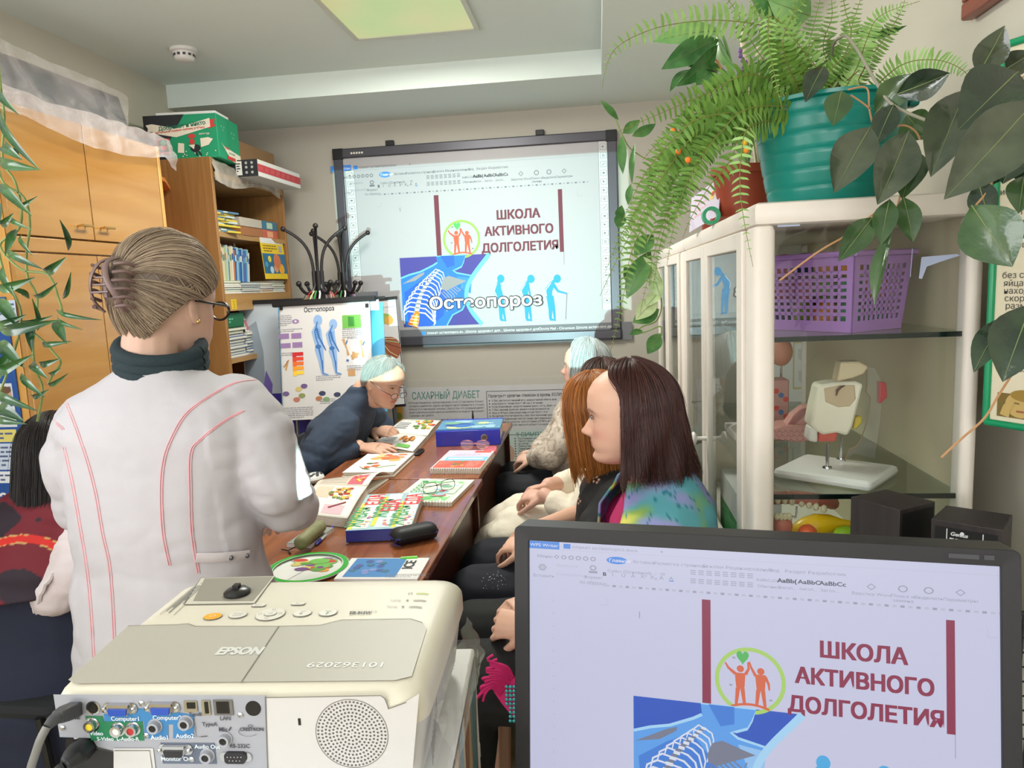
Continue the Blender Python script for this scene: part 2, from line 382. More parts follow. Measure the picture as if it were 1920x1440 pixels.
# ------------------------------------------------------------------ interactive board with the projected page
brd = thing('interactive_whiteboard', 'large grey framed interactive whiteboard lit by the projector on the far wall', 'whiteboard', (-0.71, YF, 1.09))
bx0, bx1, bz0, bz1 = -1.535, 0.122, 1.085, 2.258
fg = mat('board_frame', (84, 82, 90), rough=0.35, metal=0.3)
bw = mat('board_white', (182, 180, 184), rough=0.45)
fb = 0.055
MB().box((bx0+fb-0.002, YF-0.020, bz0+fb-0.002), (bx1-fb+0.002, YF-0.004, bz1-fb+0.002), bw).build('writing_surface', brd)
b = MB().use(fg)
b.box((bx0, YF-0.035, bz1-fb), (bx1, YF-0.002, bz1)).box((bx0, YF-0.035, bz0+fb), (bx0+fb, YF-0.002, bz1-fb)).box((bx1-fb, YF-0.035, bz0+fb), (bx1, YF-0.002, bz1-fb)).box((bx0, YF-0.045, bz0), (bx1, YF-0.002, bz0+fb))
fr = b.build('frame', brd, bevel=0.006)
b = MB().use(mat('black_plastic', (24, 24, 27), rough=0.45))
for cx, cz in ((bx0, bz0), (bx1-0.06, bz0), (bx0, bz1-0.06), (bx1-0.06, bz1-0.06)):
 MB().box((cx-0.002, YF-0.037, cz-0.002), (cx+0.062, YF-0.030, cz+0.062), MATS['black_plastic']).build('corner_cap', brd, bevel=0.004)
for x in (-1.19, -0.31):
 MB().box((x-0.024, YF-0.03, bz1), (x+0.024, YF, bz1+0.03), MATS['black_plastic']).build('wall_bracket', brd, bevel=0.003)
b = MB(frame((bx0+0.115, YF-0.0355, bz1-0.04), (1, 0, 0), (0, 0, 1))); b.use(mat('logo_silver', (228, 222, 214), rough=0.3))
for i in range(5): b.disc(0.016*i, 0.010, 0.0065, z=0.0002, n=10)
b.build('maker_mark', fr)
BF = frame((-1.558, YF-0.0205, 2.165), (1, 0, 0), (0, 0, 1))
def dp(x, y):
 p = at(x, y, Y=YF-0.0205); return (p.x+1.558, p.z-2.165)
def toolbar(px):
 b = MB(BF); g = mat('toolbar_grey', (120, 122, 126)); w2 = mat('toolbar_white', (212, 212, 214))
 x, z = px; hh = 0.93
 b.rect(x-0.026, z-hh, x+0.026, z+0.02, w2, 0.0006)
 b.line([(x-0.027, z+0.02), (x-0.027, z-hh)], 0.002, g, 0.0009); b.line([(x+0.027, z+0.02), (x+0.027, z-hh)], 0.002, g, 0.0009); b.line([(x-0.027, z+0.02), (x+0.027, z+0.02)], 0.002, g, 0.0009)
 for i in range(19):
  cz = z-0.012-i*0.048
  for sx_ in (-1, 1): b.line([(x+sx_*0.017, cz+0.015), (x+sx_*0.017, cz-0.015)], 0.0016, g, 0.0009)
  for sz_ in (-1, 1): b.line([(x-0.017, cz+sz_*0.015), (x+0.017, cz+sz_*0.015)], 0.0016, g, 0.0009)
  k = i % 5
  if k == 0: b.rect(x-0.007, cz-0.004, x+0.003, cz+0.005, g, 0.0009)
  elif k == 1: b.ring(x, cz, 0.004, 0.007, z=0.0009, n=14)
  elif k == 2: b.line([(x-0.008, cz-0.007), (x+0.008, cz+0.007)], 0.003, None, 0.0009)
  elif k == 3: b.disc(x, cz, 0.007, None, 0.0009, 10, 0.005)
  else: b.poly([(x-0.006, cz-0.006), (x+0.006, cz), (x-0.006, cz+0.007)], None, 0.0009)
 return b
toolbar((dp(652, 325)[0]+0.012, -0.05)).build('icon_strip', brd)
toolbar((dp(1131, 290)[0], 0.02)).build('icon_strip', brd)
def page(b, K, P, z0=0.0, part='all'):
 """the word-processor page with its slide: the same picture stands on the board and on the monitor.
 K scales metres on the board; P(name) gives the material of a colour."""
 T_ = 0.0003*max(K, 0.35)
 def z(i): return z0+i*T_
 def R(x0, y0, x1, y1, c, i): b.rect(x0*K, y0*K, x1*K, y1*K, P(c), z(i))
 def TX(t, x, y, s, c, i=3, **k):
  if 'width' in k: k['width'] *= K
  b.text(t, x*K, y*K, s*K, P(c), z(i), **k)
 def PL(p, c, i): b.poly([(x*K, y*K) for x, y in p], P(c), z(i))
 def LN(p, w, c, i): b.line([(x*K, y*K) for x, y in p], [q*K for q in w] if isinstance(w, list) else w*K, P(c), z(i))
 # title bar, menu and ribbon
 R(0, -0.034, 0.125, 0, 'tab', 2); TX('WPS Writer', 0.018, -0.024, 0.020, 'pale')
 R(0.14, -0.028, 0.165, -0.006, 'tab', 2); TX('плакат остеопороз.docx', 0.172, -0.025, 0.020, 'grey')
 TX('+', 0.475, -0.026, 0.024, 'grey'); R(0.0, -0.036, 1.743, -0.0345, 'faint', 1)
 TX('Меню', 0.045, -0.075, 0.020, 'grey')
 for i in range(6): b.ring((0.115+0.026*i)*K, -0.068*K, 0.006*K, 0.010*K, P('grey'), z(3), n=4+i*2)
 b.disc(0.328*K, -0.068*K, 0.036*K, P('tab'), z(2), 28, 0.0165*K); TX('Главная', 0.302, -0.075, 0.019, 'pale', bold=0.01)
 for t, x in (('Вставка', 0.385), ('Разметка страницы', 0.455), ('Ссылки', 0.615), ('Рецензирование', 0.69), ('Вид', 0.825), ('Раздел', 0.875), ('Разработчик', 0.945)):
  TX(t, x, -0.075, 0.0185, 'grey')
 TX('Вставить', 0.03, -0.165, 0.018, 'grey'); R(0.05, -0.135, 0.075, -0.105, 'faint', 2); b.ring(0.064*K, -0.120*K, 0.012*K, 0.016*K, P('grey'), z(3), n=4)
 TX('Вырезать', 0.115, -0.112, 0.017, 'faint'); TX('Копировать', 0.115, -0.152, 0.017, 'faint')
 b.ring(0.245*K, -0.108*K, 0.008*K, 0.013*K, P('grey'), z(3), n=6); R(0.23, -0.132, 0.26, -0.122, 'grey', 3)
 TX('Формат', 0.245, -0.157, 0.0175, 'grey', align='C'); TX('по образцу', 0.245, -0.180, 0.0175, 'grey', align='C')
 TX('Calibri (Основной)  -  10', 0.296, -0.122, 0.018, 'grey')
 for i, t in enumerate(('B', 'I', 'U', 'A', 'X²', 'X₂', 'A', 'A')):
  TX(t, 0.280+0.032*i, -0.140, 0.022, 'ink' if i == 0 else 'grey', bold=0.03 if i == 0 else 0)
 R(0.505, -0.146, 0.52, -0.142, 'tab', 3)
 for k in range(2):
  for i in range(8):
   x = 0.575+0.026*i; y = -0.092-0.038*k
   for q in range(3): R(x, y-0.008*q, x+0.018, y-0.008*q+0.003, 'grey', 3)
 for t, t2, x, bo in (('AaBbCcDd', 'Обычный', 0.785, 0), ('AaBb(', 'Загол...', 0.85, 0.03), ('AaBbC', 'Загол...', 0.913, 0.02), ('AaBbCc', 'Загол...', 0.977, 0.02)):
  TX(t, x, -0.118, 0.024 if bo else 0.016, 'ink' if bo else 'grey', bold=bo); TX(t2, x+0.004, -0.145, 0.016, 'grey')
 for t, x in (('Верстка Word', 1.13), ('Поиск и', 1.22), ('Выделить', 1.292), ('Параметры', 1.379)):
  b.ring(x*K, -0.112*K, 0.010*K, 0.014*K, P('grey'), z(3), n=4 if x < 1.2 or x > 1.3 else 14); TX(t, x, -0.148, 0.017, 'grey', align='C')
 TX('замена', 1.22, -0.166, 0.017, 'grey', align='C')
 for i in range(55): R(0.29+0.0225*i, -0.184, 0.29+0.0225*i+0.012, -0.177, 'grey' if i % 2 else 'faint', 3)
 for i in range(14): R(0.10, -0.25-0.045*i, 0.106, -0.246-0.045*i, 'faint', 2)
 # page corner marks and cursor
 LN([(0.293, -0.225), (0.293, -0.250), (0.268, -0.250)], 0.002, 'faint', 2); LN([(1.451, -0.230), (1.451, -0.255), (1.478, -0.255)], 0.002, 'faint', 2)
 LN([(0.405, -0.262), (0.405, -0.286)], 0.003, 'grey', 3)
 # heading between two dark red bars
 R(0.612, -0.560, 0.640, -0.204, 'wine', 3); R(1.339, -0.566, 1.363, -0.212, 'wine', 3); LN([(1.362, -0.566), (1.362, -0.64)], 0.002, 'grey', 3)
 TX('ШКОЛА', 1.106, -0.362, 0.070, 'wine', align='C', bold=0.040, width=0.252)
 TX('АКТИВНОГО', 1.104, -0.453, 0.070, 'wine', align='C', bold=0.040, width=0.400)
 TX('ДОЛГОЛЕТИЯ', 1.106, -0.548, 0.070, 'wine', align='C', bold=0.040, width=0.448)
 # round emblem: two figures reaching for a leaf heart
 cx, cy = 0.764, -0.464
 b.ring(cx*K, cy*K, 0.098*K, 0.111*K, P('lime'), z(3), n=60)
 for px, s_ in ((-0.030, 1.0), (0.034, 0.92)):
  x = cx+px
  b.disc(x*K, (cy+0.038*s_)*K, 0.0115*K, P('orange'), z(4), 14)
  PL([(x-0.018, cy+0.024), (x+0.016, cy+0.024), (x+0.013, cy-0.02), (x+0.010, cy-0.03), (x-0.011, cy-0.03), (x-0.014, cy-0.02)], 'orange', 4)
  LN([(x-0.008, cy-0.026), (x-0.014, cy-0.083)], [0.014, 0.009], 'orange', 4); LN([(x+0.006, cy-0.026), (x+0.013, cy-0.083)], [0.014, 0.009], 'orange', 4)
 LN([(cx-0.046, cy+0.020), (cx-0.068, cy+0.038), (cx-0.078, cy+0.055)], [0.011, 0.008, 0.005], 'orange', 4)
 LN([(cx-0.014, cy+0.020), (cx-0.004, cy+0.040), (cx-0.006, cy+0.062)], [0.011, 0.008, 0.005], 'orange', 4)
 LN([(cx+0.018, cy+0.018), (cx+0.004, cy+0.045), (cx-0.002, cy+0.064)], [0.010, 0.007, 0.005], 'orange', 4)
 LN([(cx+0.048, cy+0.018), (cx+0.058, cy-0.005), (cx+0.060, cy-0.025)], [0.010, 0.008, 0.005], 'orange', 4)
 LN([(cx-0.060+0.012*i, cy-0.090+0.0125*(1-((i-5)/5)**2)) for i in range(11)], 0.008, 'orange', 4)
 h = [(cx-0.014+0.0017*16*math.sin(t)**3*0.8, cy+0.078+0.0016*(13*math.cos(t)-5*math.cos(2*t)-2*math.cos(3*t)-math.cos(4*t))) for t in [2*math.pi*k/30 for k in range(30)]]
 b.poly([((cx-0.010+(x-cx)*0.9)*K, y*K) for x, y in h][::-1], P('leaf'), z(4))
 for x, y in ((-0.055, 0.07), (-0.065, -0.022), (0.06, -0.06)): R(cx+x, cy+y, cx+x+0.009, cy+y+0.006, 'grey', 4)
 # picture: blue torso from behind with ribs and spine
 X0, X1, Y0, Y1 = 0.383, 0.935, -0.556, -0.967
 def U(u, v): return (X0+(X1-X0)*u, Y0+(Y1-Y0)*v)
 def arcx(v): return 0.99-0.28*math.sin(math.pi*min(max((v+0.02)*0.82, 0), 1))**1.15
 edge_ = [U(arcx(i/24), i/24) for i in range(25)]
 PL([U(0, 0), U(0, 1)]+edge_[::-1], 'violet', 2)
 body = [(0.0, 0.29), (0.10, 0.245), (0.22, 0.21), (0.36, 0.13), (0.412, 0.09), (0.405, 0.0), (0.725, 0.0), (0.70, 0.10), (0.675, 0.165), (0.61, 0.20), (0.58, 0.21), (0.62, 0.25), (0.77, 0.295), (0.80, 0.40), (0.80, 0.70), (0.775, 0.72), (0.71, 0.66), (0.66, 0.78), (0.55, 0.85), (0.48, 1.0), (0.03, 1.0), (0.0, 0.9)]
 bpts = [U(min(u, arcx(v)-0.005), v) for u, v in body]
 PL(bpts, 'blue', 3)
 LN(bpts[:5], 0.010, 'sky', 4); LN(bpts[8:14], 0.009, 'sky', 4); LN(bpts[5:9][::-1], 0.005, 'sky', 4); LN(bpts[15:20], 0.008, 'sky', 4)
 PL([U(0.45, 0.0), U(0.60, 0.0), U(0.60, 0.14), U(0.52, 0.17)], 'bluedk', 4); PL([U(0.62, 0.30), U(0.78, 0.33), U(0.76, 0.55), U(0.68, 0.50)], 'bluemid', 4)
 PL([U(0.03, 0.5), U(0.2, 0.35), U(0.35, 0.25), U(0.5, 0.5), U(0.45, 0.85), U(0.3, 1.0), U(0.06, 1.0)], 'bluedk', 4)
 LN(edge_, 0.024, 'sky', 5)
 spine = [(0.42, 0.20), (0.37, 0.27), (0.31, 0.35), (0.25, 0.45), (0.205, 0.56), (0.175, 0.68), (0.15, 0.80), (0.125, 1.0)]
 def sp_at(t):
  i = min(int(t*7), 6); f = t*7-i; return (lerp(spine[i][0], spine[i+1][0], f), lerp(spine[i][1], spine[i+1][1], f))
 for i in range(12):
  t = i/13; u0, v0 = sp_at(t); k = 0.35+1.0*t; tw = 0.0045+0.003*t
  LN([U(u0, v0), U(u0-0.08*k, v0-0.02), U(max(u0-0.15*k, 0.012), v0+0.03*k), U(max(u0-0.17*k, 0.010), v0+0.14*k)], [tw, tw*1.2, tw*1.1, tw*0.7], 'bone', 5)
  LN([U(u0+0.01, v0), U(u0+0.08*k, v0+0.02), U(u0+0.14*k, v0+0.10*k), U(u0+0.17*k, min(v0+0.26*k, 0.96)), U(u0+0.15*k, min(v0+0.40*k, 0.99))], [tw, tw*1.3, tw*1.2, tw, tw*0.7], 'bone', 5)
 for i in range(7): LN([U(0.44+0.02*i, 0.52-0.02*i), U(0.50+0.025*i, 0.62-0.02*i), U(0.49+0.03*i, 0.80-0.06*i)], 0.0055, 'bonedk', 5)
 LN([U(*sp_at(i/20)) for i in range(21)], [0.010+0.0009*i for i in range(21)], 'bonedk', 6)
 for i in range(15): u0, v0 = sp_at(i/15); LN([U(u0-0.012-0.0012*i, v0-0.003), U(u0+0.014+0.001*i, v0+0.006)], 0.009+0.0004*i, 'bone', 7)
 LN([U(0.165, 0.78), U(0.14, 0.86), U(0.10, 0.995)], [0.022, 0.050, 0.066], 'fire', 8); LN([U(0.155, 0.82), U(0.12, 0.995)], [0.010, 0.026], 'yellow', 9)
 for i in range(4): LN([U(0.09-0.008*i, 0.84+0.045*i), U(0.18-0.008*i, 0.86+0.045*i)], 0.005, 'bone', 10)
 PL([U(0.47, 0.315), U(0.53, 0.285), U(0.66, 0.345), U(0.72, 0.37), U(0.63, 0.42), U(0.50, 0.495), U(0.45, 0.48), U(0.44, 0.42)], 'bonedk', 7)
 PL([U(0.01, 0.375), U(0.20, 0.245), U(0.265, 0.215), U(0.26, 0.25), U(0.16, 0.335)], 'bonedk', 7)
 # three ageing figures in profile
 def person(x, y, bend, stick):
  hh = 0.265; c = 'cyan'
  sp_ = [(x, y+0.135), (x-0.012+bend*0.010, y+0.175), (x-0.006+bend*0.028, y+0.215)]
  LN([(x+0.002, y+0.14), (x+0.006, y+0.07), (x+0.004, y+0.004)], [0.034, 0.024, 0.015], c, 6)
  LN([(x+0.002, y+0.004), (x+0.036, y-0.004)], [0.016, 0.006], c, 6); LN([(x+0.014, y+0.14), (x+0.018+bend*0.006, y+0.07), (x+0.030, y+0.002)], [0.026, 0.018, 0.010], c, 6)
  LN(sp_, [0.036, 0.044, 0.030], c, 6); b.disc((x+0.006+bend*0.040)*K, (y+0.245-bend*0.006)*K, 0.0215*K, P(c), z(6), 18, 0.024*K)
  LN([(sp_[2][0]-0.002, sp_[2][1]+0.002), (x+0.004+bend*0.037, y+0.236)], [0.020, 0.018], c, 6)
  LN([(sp_[0][0]-0.014, sp_[0][1]+0.004), (sp_[1][0]-0.018, sp_[1][1]), (sp_[2][0]-0.012, sp_[2][1])], 0.005, 'pale', 7)
  if stick:
   LN([(sp_[2][0]+0.004, sp_[2][1]-0.012), (x+0.055, y+0.165), (x+0.105, y+0.150)], [0.018, 0.013, 0.008], c, 6); LN([(x+0.106, y+0.152), (x+0.094, y+0.0)], 0.003, 'grey', 6)
  else: LN([(sp_[2][0]+0.002, sp_[2][1]-0.01), (x+0.012+bend*0.02, y+0.16), (x+0.016+bend*0.02, y+0.115)], [0.014, 0.010, 0.008], c, 6)
 person(0.972, -0.948, 0.2, False); person(1.126, -0.953, 0.8, False); person(1.266, -0.957, 1.15, True)
 TX('Остеопороз', 0.547, -0.866, 0.098, 'ink', 12, bold=0.075, width=0.680); TX('Остеопороз', 0.5505, -0.866, 0.098, 'pale', 13, bold=0.022, width=0.673)
 # task bar
 R(0.0, -1.09, 1.743, -0.985, 'bar', 2); R(0.49, -1.018, 0.515, -0.998, 'tab', 3)
 for t, x in (('плакат остеопороз.do...', 0.525), ('Школа здоровья для...', 0.76), ('Школа здоровья для...', 0.99), ('Почта Mail - Chromium', 1.20), ('Школа активного дол...', 1.42)):
  TX(t, x, -1.015, 0.021, 'pale')
PAGE = dict(tab=(66, 140, 232), pale=(250, 250, 252), grey=(150, 150, 158), faint=(206, 208, 216), ink=(60, 60, 66), wine=(140, 38, 72), lime=(150, 196, 84), orange=(222, 92, 62),
   leaf=(84, 190, 96), violet=(72, 66, 150), blue=(44, 120, 232), bluedk=(40, 96, 214), bluemid=(60, 140, 244), sky=(110, 190, 255), bone=(226, 224, 218), bonedk=(150, 150, 152), fire=(244, 140, 40), yellow=(255, 224, 90), cyan=(44, 160, 230), bar=(120, 122, 128))
PAGE_B = dict(PAGE); PAGE_B.update(faint=(158, 162, 172), grey=(112, 114, 122), wine=(112, 46, 62), ink=(40, 42, 50))
def Pboard(c): return mat('slide_'+c, PAGE_B[c], rough=0.6)
b = MB(BF); page(b, 1.0, Pboard)  # projected picture painted into the surface colour; the beam carries no image
b.build('projected_page', brd, label='projected page with emblem, heading and blue skeleton picture')
# ------------------------------------------------------------------ wardrobe on the left wall
lacq = wood('lacquered_veneer', (172, 122, 62), (186, 140, 80), 'Y', 5, rough=0.13, coat=0.5, stretch=10, dist=1.0)
lacq_e = wood('veneer_edge', (206, 150, 78), (218, 166, 96), 'Z', 5, rough=0.25)
dark_gap = mat('dark_gap', (52, 34, 20), rough=0.8)
WX, WY0, WY1, WZ = -1.75, 2.03, 2.845, 2.035
wr = thing('wardrobe', 'tall glossy honey coloured wardrobe on the left wall behind the standing woman', 'wardrobe', (-1.97, 2.44, 0))
b = MB().use(lacq_e)
b.box((XL+0.01, WY0, 0), (WX-0.02, WY0+0.02, WZ)).box((XL+0.01, WY1-0.02, 0), (WX+0.002, WY1, WZ)).box((XL+0.01, WY0+0.02, WZ-0.02), (WX-0.02, WY1-0.02, WZ)).box((XL+0.01, WY0+0.02, 0.0), (WX-0.02, WY1-0.02, 0.08))
b.box((XL+0.01, WY0+0.02, 0.08), (XL+0.02, WY1-0.02, WZ-0.02)).box((XL+0.02, WY0+0.02, 1.585), (WX-0.021, WY1-0.02, 1.64))
b.build('carcass', wr, bevel=0.002)
MB().box((WX-0.02, WY0+0.004, 1.590), (WX, WY1-0.022, 1.634), lacq).build('middle_rail', wr, bevel=0.002)
ym = 2.402; brass = mat('brass', (214, 176, 110), rough=0.25, metal=0.9)
for (y0, y1, z0, z1, hy, hz) in ((WY0+0.003, ym-0.002, 1.640, WZ-0.003, ym-0.06, 1.685), (ym+0.002, WY1-0.022, 1.640, WZ-0.003, ym+0.055, 1.685), (WY0+0.003, ym-0.002, 0.085, 1.585, ym-0.06, 1.0), (ym+0.002, WY1-0.022, 0.085, 1.585, ym+0.055, 1.0)):
 d = MB().box((WX-0.019, y0, z0), (WX, y1, z1), lacq).build('door', wr, bevel=0.0015)
 b = MB().use(brass)
 b.tube([(WX+0.022, hy-0.028, hz), (WX+0.022, hy+0.028, hz)], 0.0042, 10)
 for s_ in (-0.018, 0.018): b.tube([(WX, hy+s_, hz), (WX+0.022, hy+s_, hz)], 0.003, 8)
 b.build('handle', d, smooth=True)
# small open corner shelves between wardrobe and bookcase
cs = thing('corner_shelf', 'small orange wooden corner shelves between the wardrobe and the bookcase', 'shelf', (-2.05, 3.07, 1.6))
owd = wood('orange_wood', (186, 104, 46), (204, 122, 60), 'X', 5, rough=0.4)
for z in (1.93, 1.655):
 MB(TR(0, 0, 0)).prism([(XL+0.005, WY1+0.004), (-1.80, WY1+0.004), (-1.86, 3.05), (-1.985, 3.292), (XL+0.005, 3.292)], z, z+0.018, owd).build('shelf_board', cs, bevel=0.002)
MB().box((XL+0.004, WY1+0.02, 1.3), (XL+0.02, 3.29, 2.05), lacq_e).build('back_board', cs)
cb = MB().use(mat('grey_cable', (196, 190, 182), rough=0.5))
cb.tube(spline([(-2.02, 3.03, 1.683), (-1.95, 2.98, 1.70), (-1.89, 2.98, 1.705), (-1.86, 3.01, 1.69), (-1.90, 3.05, 1.684), (-1.98, 3.06, 1.683)], 5), 0.006, 8)
cb.ell((-2.0, 3.04, 1.689), (0.035, 0.03, 0.015))
one('adapter_cable', 'pale cable loop with adapter lying on the lower orange corner shelf', 'cable', cb, smooth=True)
# dark framed panel lying against the wall on the wardrobe, wrapped in clear film
dp_ = thing('dark_picture', 'dark grey panel leaning on the left wall on top of the wardrobe', 'panel', (-2.1, 2.44, WZ))
b = MB(frame((-2.02, 1.96, WZ+0.002), (0, 1, 0), (-0.25, 0, 1)))
b.bbox((0.0, 0.0, 0.0), (1.13, 0.275, 0.03), 0.01, mat('panel_dark', (66, 70, 72), rough=0.35))
b.build('panel_board', dp_)
b = MB(frame((-2.02, 1.96, WZ+0.002), (0, 1, 0), (-0.25, 0, 1))).rect(0.03, 0.03, 1.10, 0.245, mat('panel_face', (92, 100, 104), rough=0.15), 0.0306)
b.build('panel_face', dp_)
fm = film('clear_film', (236, 226, 228), 0.30, 0.16)
def filmy(u, v):
 y = lerp(1.90, 2.90, u); yy = y+0.24*max(0, 1-v*2.2)*u               # the back edge reaches further along the panel
 top = 2.335+0.03*(1-u)-0.02*u*u
 low = 1.985-0.035*math.sin(max(0, min(1, (y-2.1)/0.75))*math.pi)+0.05*max(0, 2.2-y)
 if u > 0.9: low -= 0.10*(u-0.9)/0.1*max(0, v-0.6)
 if v < 0.42:
  t = v/0.42; x = lerp(-2.075, -1.965, t)+0.022; z = lerp(top, WZ+0.03, t**0.8)
 elif v < 0.70:
  t = (v-0.42)/0.28; x = lerp(-1.943, WX+0.012, t); z = WZ+0.03+0.012*math.sin(t*3.1)
 else:
  t = (v-0.70)/0.30; x = WX+0.012+0.022*math.sin(t*1.6); z = lerp(WZ+0.03, low, t)
 d = y*4.0+v*5.0
 nz = noise.noise(Vector((d, v*2.0-y*2, 1.3)))*0.024+abs(noise.noise(Vector((d*1.7, v*2-y, 5.1))))*0.026
 return (x+abs(nz)*0.8, yy, z+abs(nz)*0.6*(1 if v < 0.9 else 0.5))
f_ = MB().grid(filmy, 130, 90, fm)
one('plastic_film', 'crumpled clear plastic film draped over the dark panel and wardrobe top', 'plastic film', f_, smooth=True, angle=180)
# ------------------------------------------------------------------ bookcase
BX, BY0, BY1 = -1.78, 3.30, 4.09
bwood = wood('bookcase_wood', (150, 106, 60), (166, 122, 74), 'Z', 6, rough=0.42)
bwood_y = wood('bookcase_shelf_wood', (168, 126, 76), (182, 142, 90), 'Y', 6, rough=0.4)
bdark = wood('bookcase_back', (120, 76, 46), (134, 88, 54), 'Z', 6, rough=0.6)
bk = thing('bookcase', 'open light brown wooden bookcase in the far left corner', 'bookcase', (-1.98, 3.7, 0))
MB().box((XL+0.005, BY0, 0), (BX, BY0+0.022, 2.075), bwood).build('side_panel', bk, bevel=0.002)
MB().box((XL+0.005, BY1-0.022, 0), (BX, BY1, 2.02), bwood).build('side_panel', bk, bevel=0.002)
MB().box((XL+0.005, BY0+0.022, 0), (XL+0.015, BY1-0.022, 2.0), bdark).build('back_panel', bk)
MB().box((XL+0.005, BY0+0.022, 1.985), (BX, BY1-0.022, 2.012), bwood_y).build('top_board', bk)
yi0, yi1 = BY0+0.022, BY1-0.022
for z in (0.20, 0.62, 1.100, 1.415, 1.712):
 n = 16; pts = [(XL+0.016, yi0), ] + [(BX-0.006-0.03*math.sin(math.pi*k/n)*(1 if z > 1.7 else 0), lerp(yi0, yi1, k/n)) for k in range(n+1)] + [(XL+0.016, yi1)]
 MB().prism(pts, z, z+0.024, bwood_y).build('shelf_board', bk)
MB().box((BX-0.02, yi0, 1.355), (BX, yi1, 1.415), bwood_y).build('shelf_rail', bk)
MB().box((BX-0.02, yi0, 0), (BX, yi1, 0.2), bwood).build('plinth', bk)
b = MB(frame((BX+0.0006, 3.395, 1.386), (0, 1, 0), (0, 0, 1)))
b.rect(-0.028, -0.024, 0.028, 0.026, mat('tag_yellow', (222, 186, 44), rough=0.5)); b.use(mat('tag_ink', (130, 100, 30)))
for i in range(3): b.ring(0, 0.014-0.014*i, 0.004, 0.006, z=0.0004, n=10, sy=0.8)
b.build('yellow_tag', bk, label='small yellow label on the rail')
# film hanging over the bookcase top edge
def film2(u, v):
 y = lerp(3.31, 4.02, u); t = v
 if t < 0.35: x = lerp(-1.86, BX+0.006, t/0.35); z = 2.016+0.06*(1-u)*(1 if t < .3 else 1)
 else: x = BX+0.008; z = 2.016-(t-0.35)/0.65*(0.045+0.02*math.sin(u*7))
 k = abs(noise.noise(Vector((y*14, v*6, 2))))*0.014
 return (x+k, y, max(z, 1.94)+k*0.3)
one('plastic_strip', 'strip of milky film taped along the bookcase top edge', 'plastic film', MB().grid(film2, 40, 14, film('milky_film', (206, 196, 184), 0.55, 0.3)), smooth=True, angle=180)
# boxes on the bookcase
gb = thing('green_box', 'green gift carton with a ribbon banner on top of the bookcase', 'box', (-1.93, 3.42, 2.076))
Mg = frame((-2.095, 3.305, 2.077), (1, 0.10, 0), (0, 0, 1))     # near face of the carton
gw, gh, gd = 0.345, 0.20, 0.26
green = mat('carton_green', (28, 150, 106), rough=0.5)
b = MB(Mg); b.box((0, 0, -gd), (gw, gh, 0), green); b.build('carton', gb, bevel=0.003)
b = MB(Mg)
blk, red, crm = mat('ink_black', (36, 38, 44), rough=0.5), mat('print_red', (204, 62, 58), rough=0.5), mat('print_cream', (232, 224, 206), rough=0.5)
b.poly([(0, 0), (0.13, 0), (0.10, 0.06), (0.195, gh), (0, gh)], blk, 0.001)
b.poly([(0.015, 0.125), (0.04, 0.128), (0.04, 0.162), (0.01, 0.158), (0.02, 0.142)], crm, 0.0015)
b.poly([(0.04, 0.120), (0.15, 0.098), (0.315, 0.138), (0.315, 0.178), (0.15, 0.138), (0.04, 0.162)], crm, 0.002)
b.poly([(0.300, 0.130), (0.340, 0.140), (0.332, 0.155), (0.340, 0.174), (0.315, 0.170)], red, 0.0013)
b.text('Доброкот и никто', 0.070, 0.130, 0.026, mat('print_green', (30, 110, 84)), 0.0025, bold=0.03, width=0.225, rot=0.09)
b.text('идеальный подарок любому ребёнку', 0.055, 0.118, 0.012, red, 0.0025, bold=0.03, width=0.235, rot=0.07)
b.line([(0.055, 0.03), (0.055, 0.092), (0.115, 0.092), (0.115, 0.03), (0.055, 0.03)], 0.007, red, 0.002)
b.disc(0.085, 0.055, 0.015, red, 0.002); b.disc(0.085, 0.075, 0.013, mat('print_teal', (90, 170, 140)), 0.0022)
b.poly([(0.150, 0.028), (0.180, 0.025), (0.184, 0.068), (0.156, 0.072)], crm, 0.002)
b.poly([(0.262, 0.048), (0.30, 0.058), (0.322, 0.083), (0.300, 0.092), (0.262, 0.088)], crm, 0.002)
b.text('золотое чудо', 0.258, 0.105, 0.012, crm, 0.0022, bold=0.02, width=0.05)
b.disc(0.236, 0.045, 0.024, blk, 0.002, ry=0.018); b.disc(0.222, 0.075, 0.013, red, 0.002); b.disc(0.223, 0.100, 0.018, red, 0.0018, ry=0.010)
b.line([(0.236, 0.03), (0.243, 0.010)], 0.008, blk, 0.002); b.line([(0.250, 0.03), (0.262, 0.010)], 0.008, blk, 0.002)
b.poly([(0.205, 0.06), (0.235, 0.062), (0.228, 0.04)], crm, 0.0024)
for i in range(14): b.disc(0.13+rng.uniform(0, 0.2), 0.006+rng.uniform(0, 0.03), 0.003, crm, 0.0016, 8)
b.build('front_print', gb)
Ms = Mg @ TR(gw, 0, 0) @ RY(math.pi/2)
b = MB(Ms)
b.poly([(0.03, 0.075), (0.06, 0.06), (gd, 0.045), (gd, 0.003), (0.16, 0.003), (0.10, 0.03)], crm, 0.001); b.rect(0.09, 0.006, 0.19, 0.022, red, 0.0015)
b.text('Новый', 0.07, 0.052, 0.016, red, 0.0015, bold=0.02); b.text('ужин герой', 0.11, 0.034, 0.014, mat('print_green', (30, 110, 84)), 0.0015)
for x, y in ((0.05, 0.15), (0.08, 0.15), (0.065, 0.135), (0.17, 0.14), (0.20, 0.14), (0.185, 0.12)): b.disc(x, y, 0.006, mat('print_mint', (120, 190, 160)), 0.001, 10)
b.line([(0.13, 0), (0.13, gh)], 0.0015, mat('carton_crease', (18, 116, 82)), 0.0008)
b.build('side_print', gb)
b = MB(Mg).box((0.06, gh, -0.16), (gw-0.005, gh+0.012, -0.006), mat('sheet_white', (226, 226, 224), rough=0.6))
one('paper_stack', 'white papers lying on the green gift carton', 'paper', b)
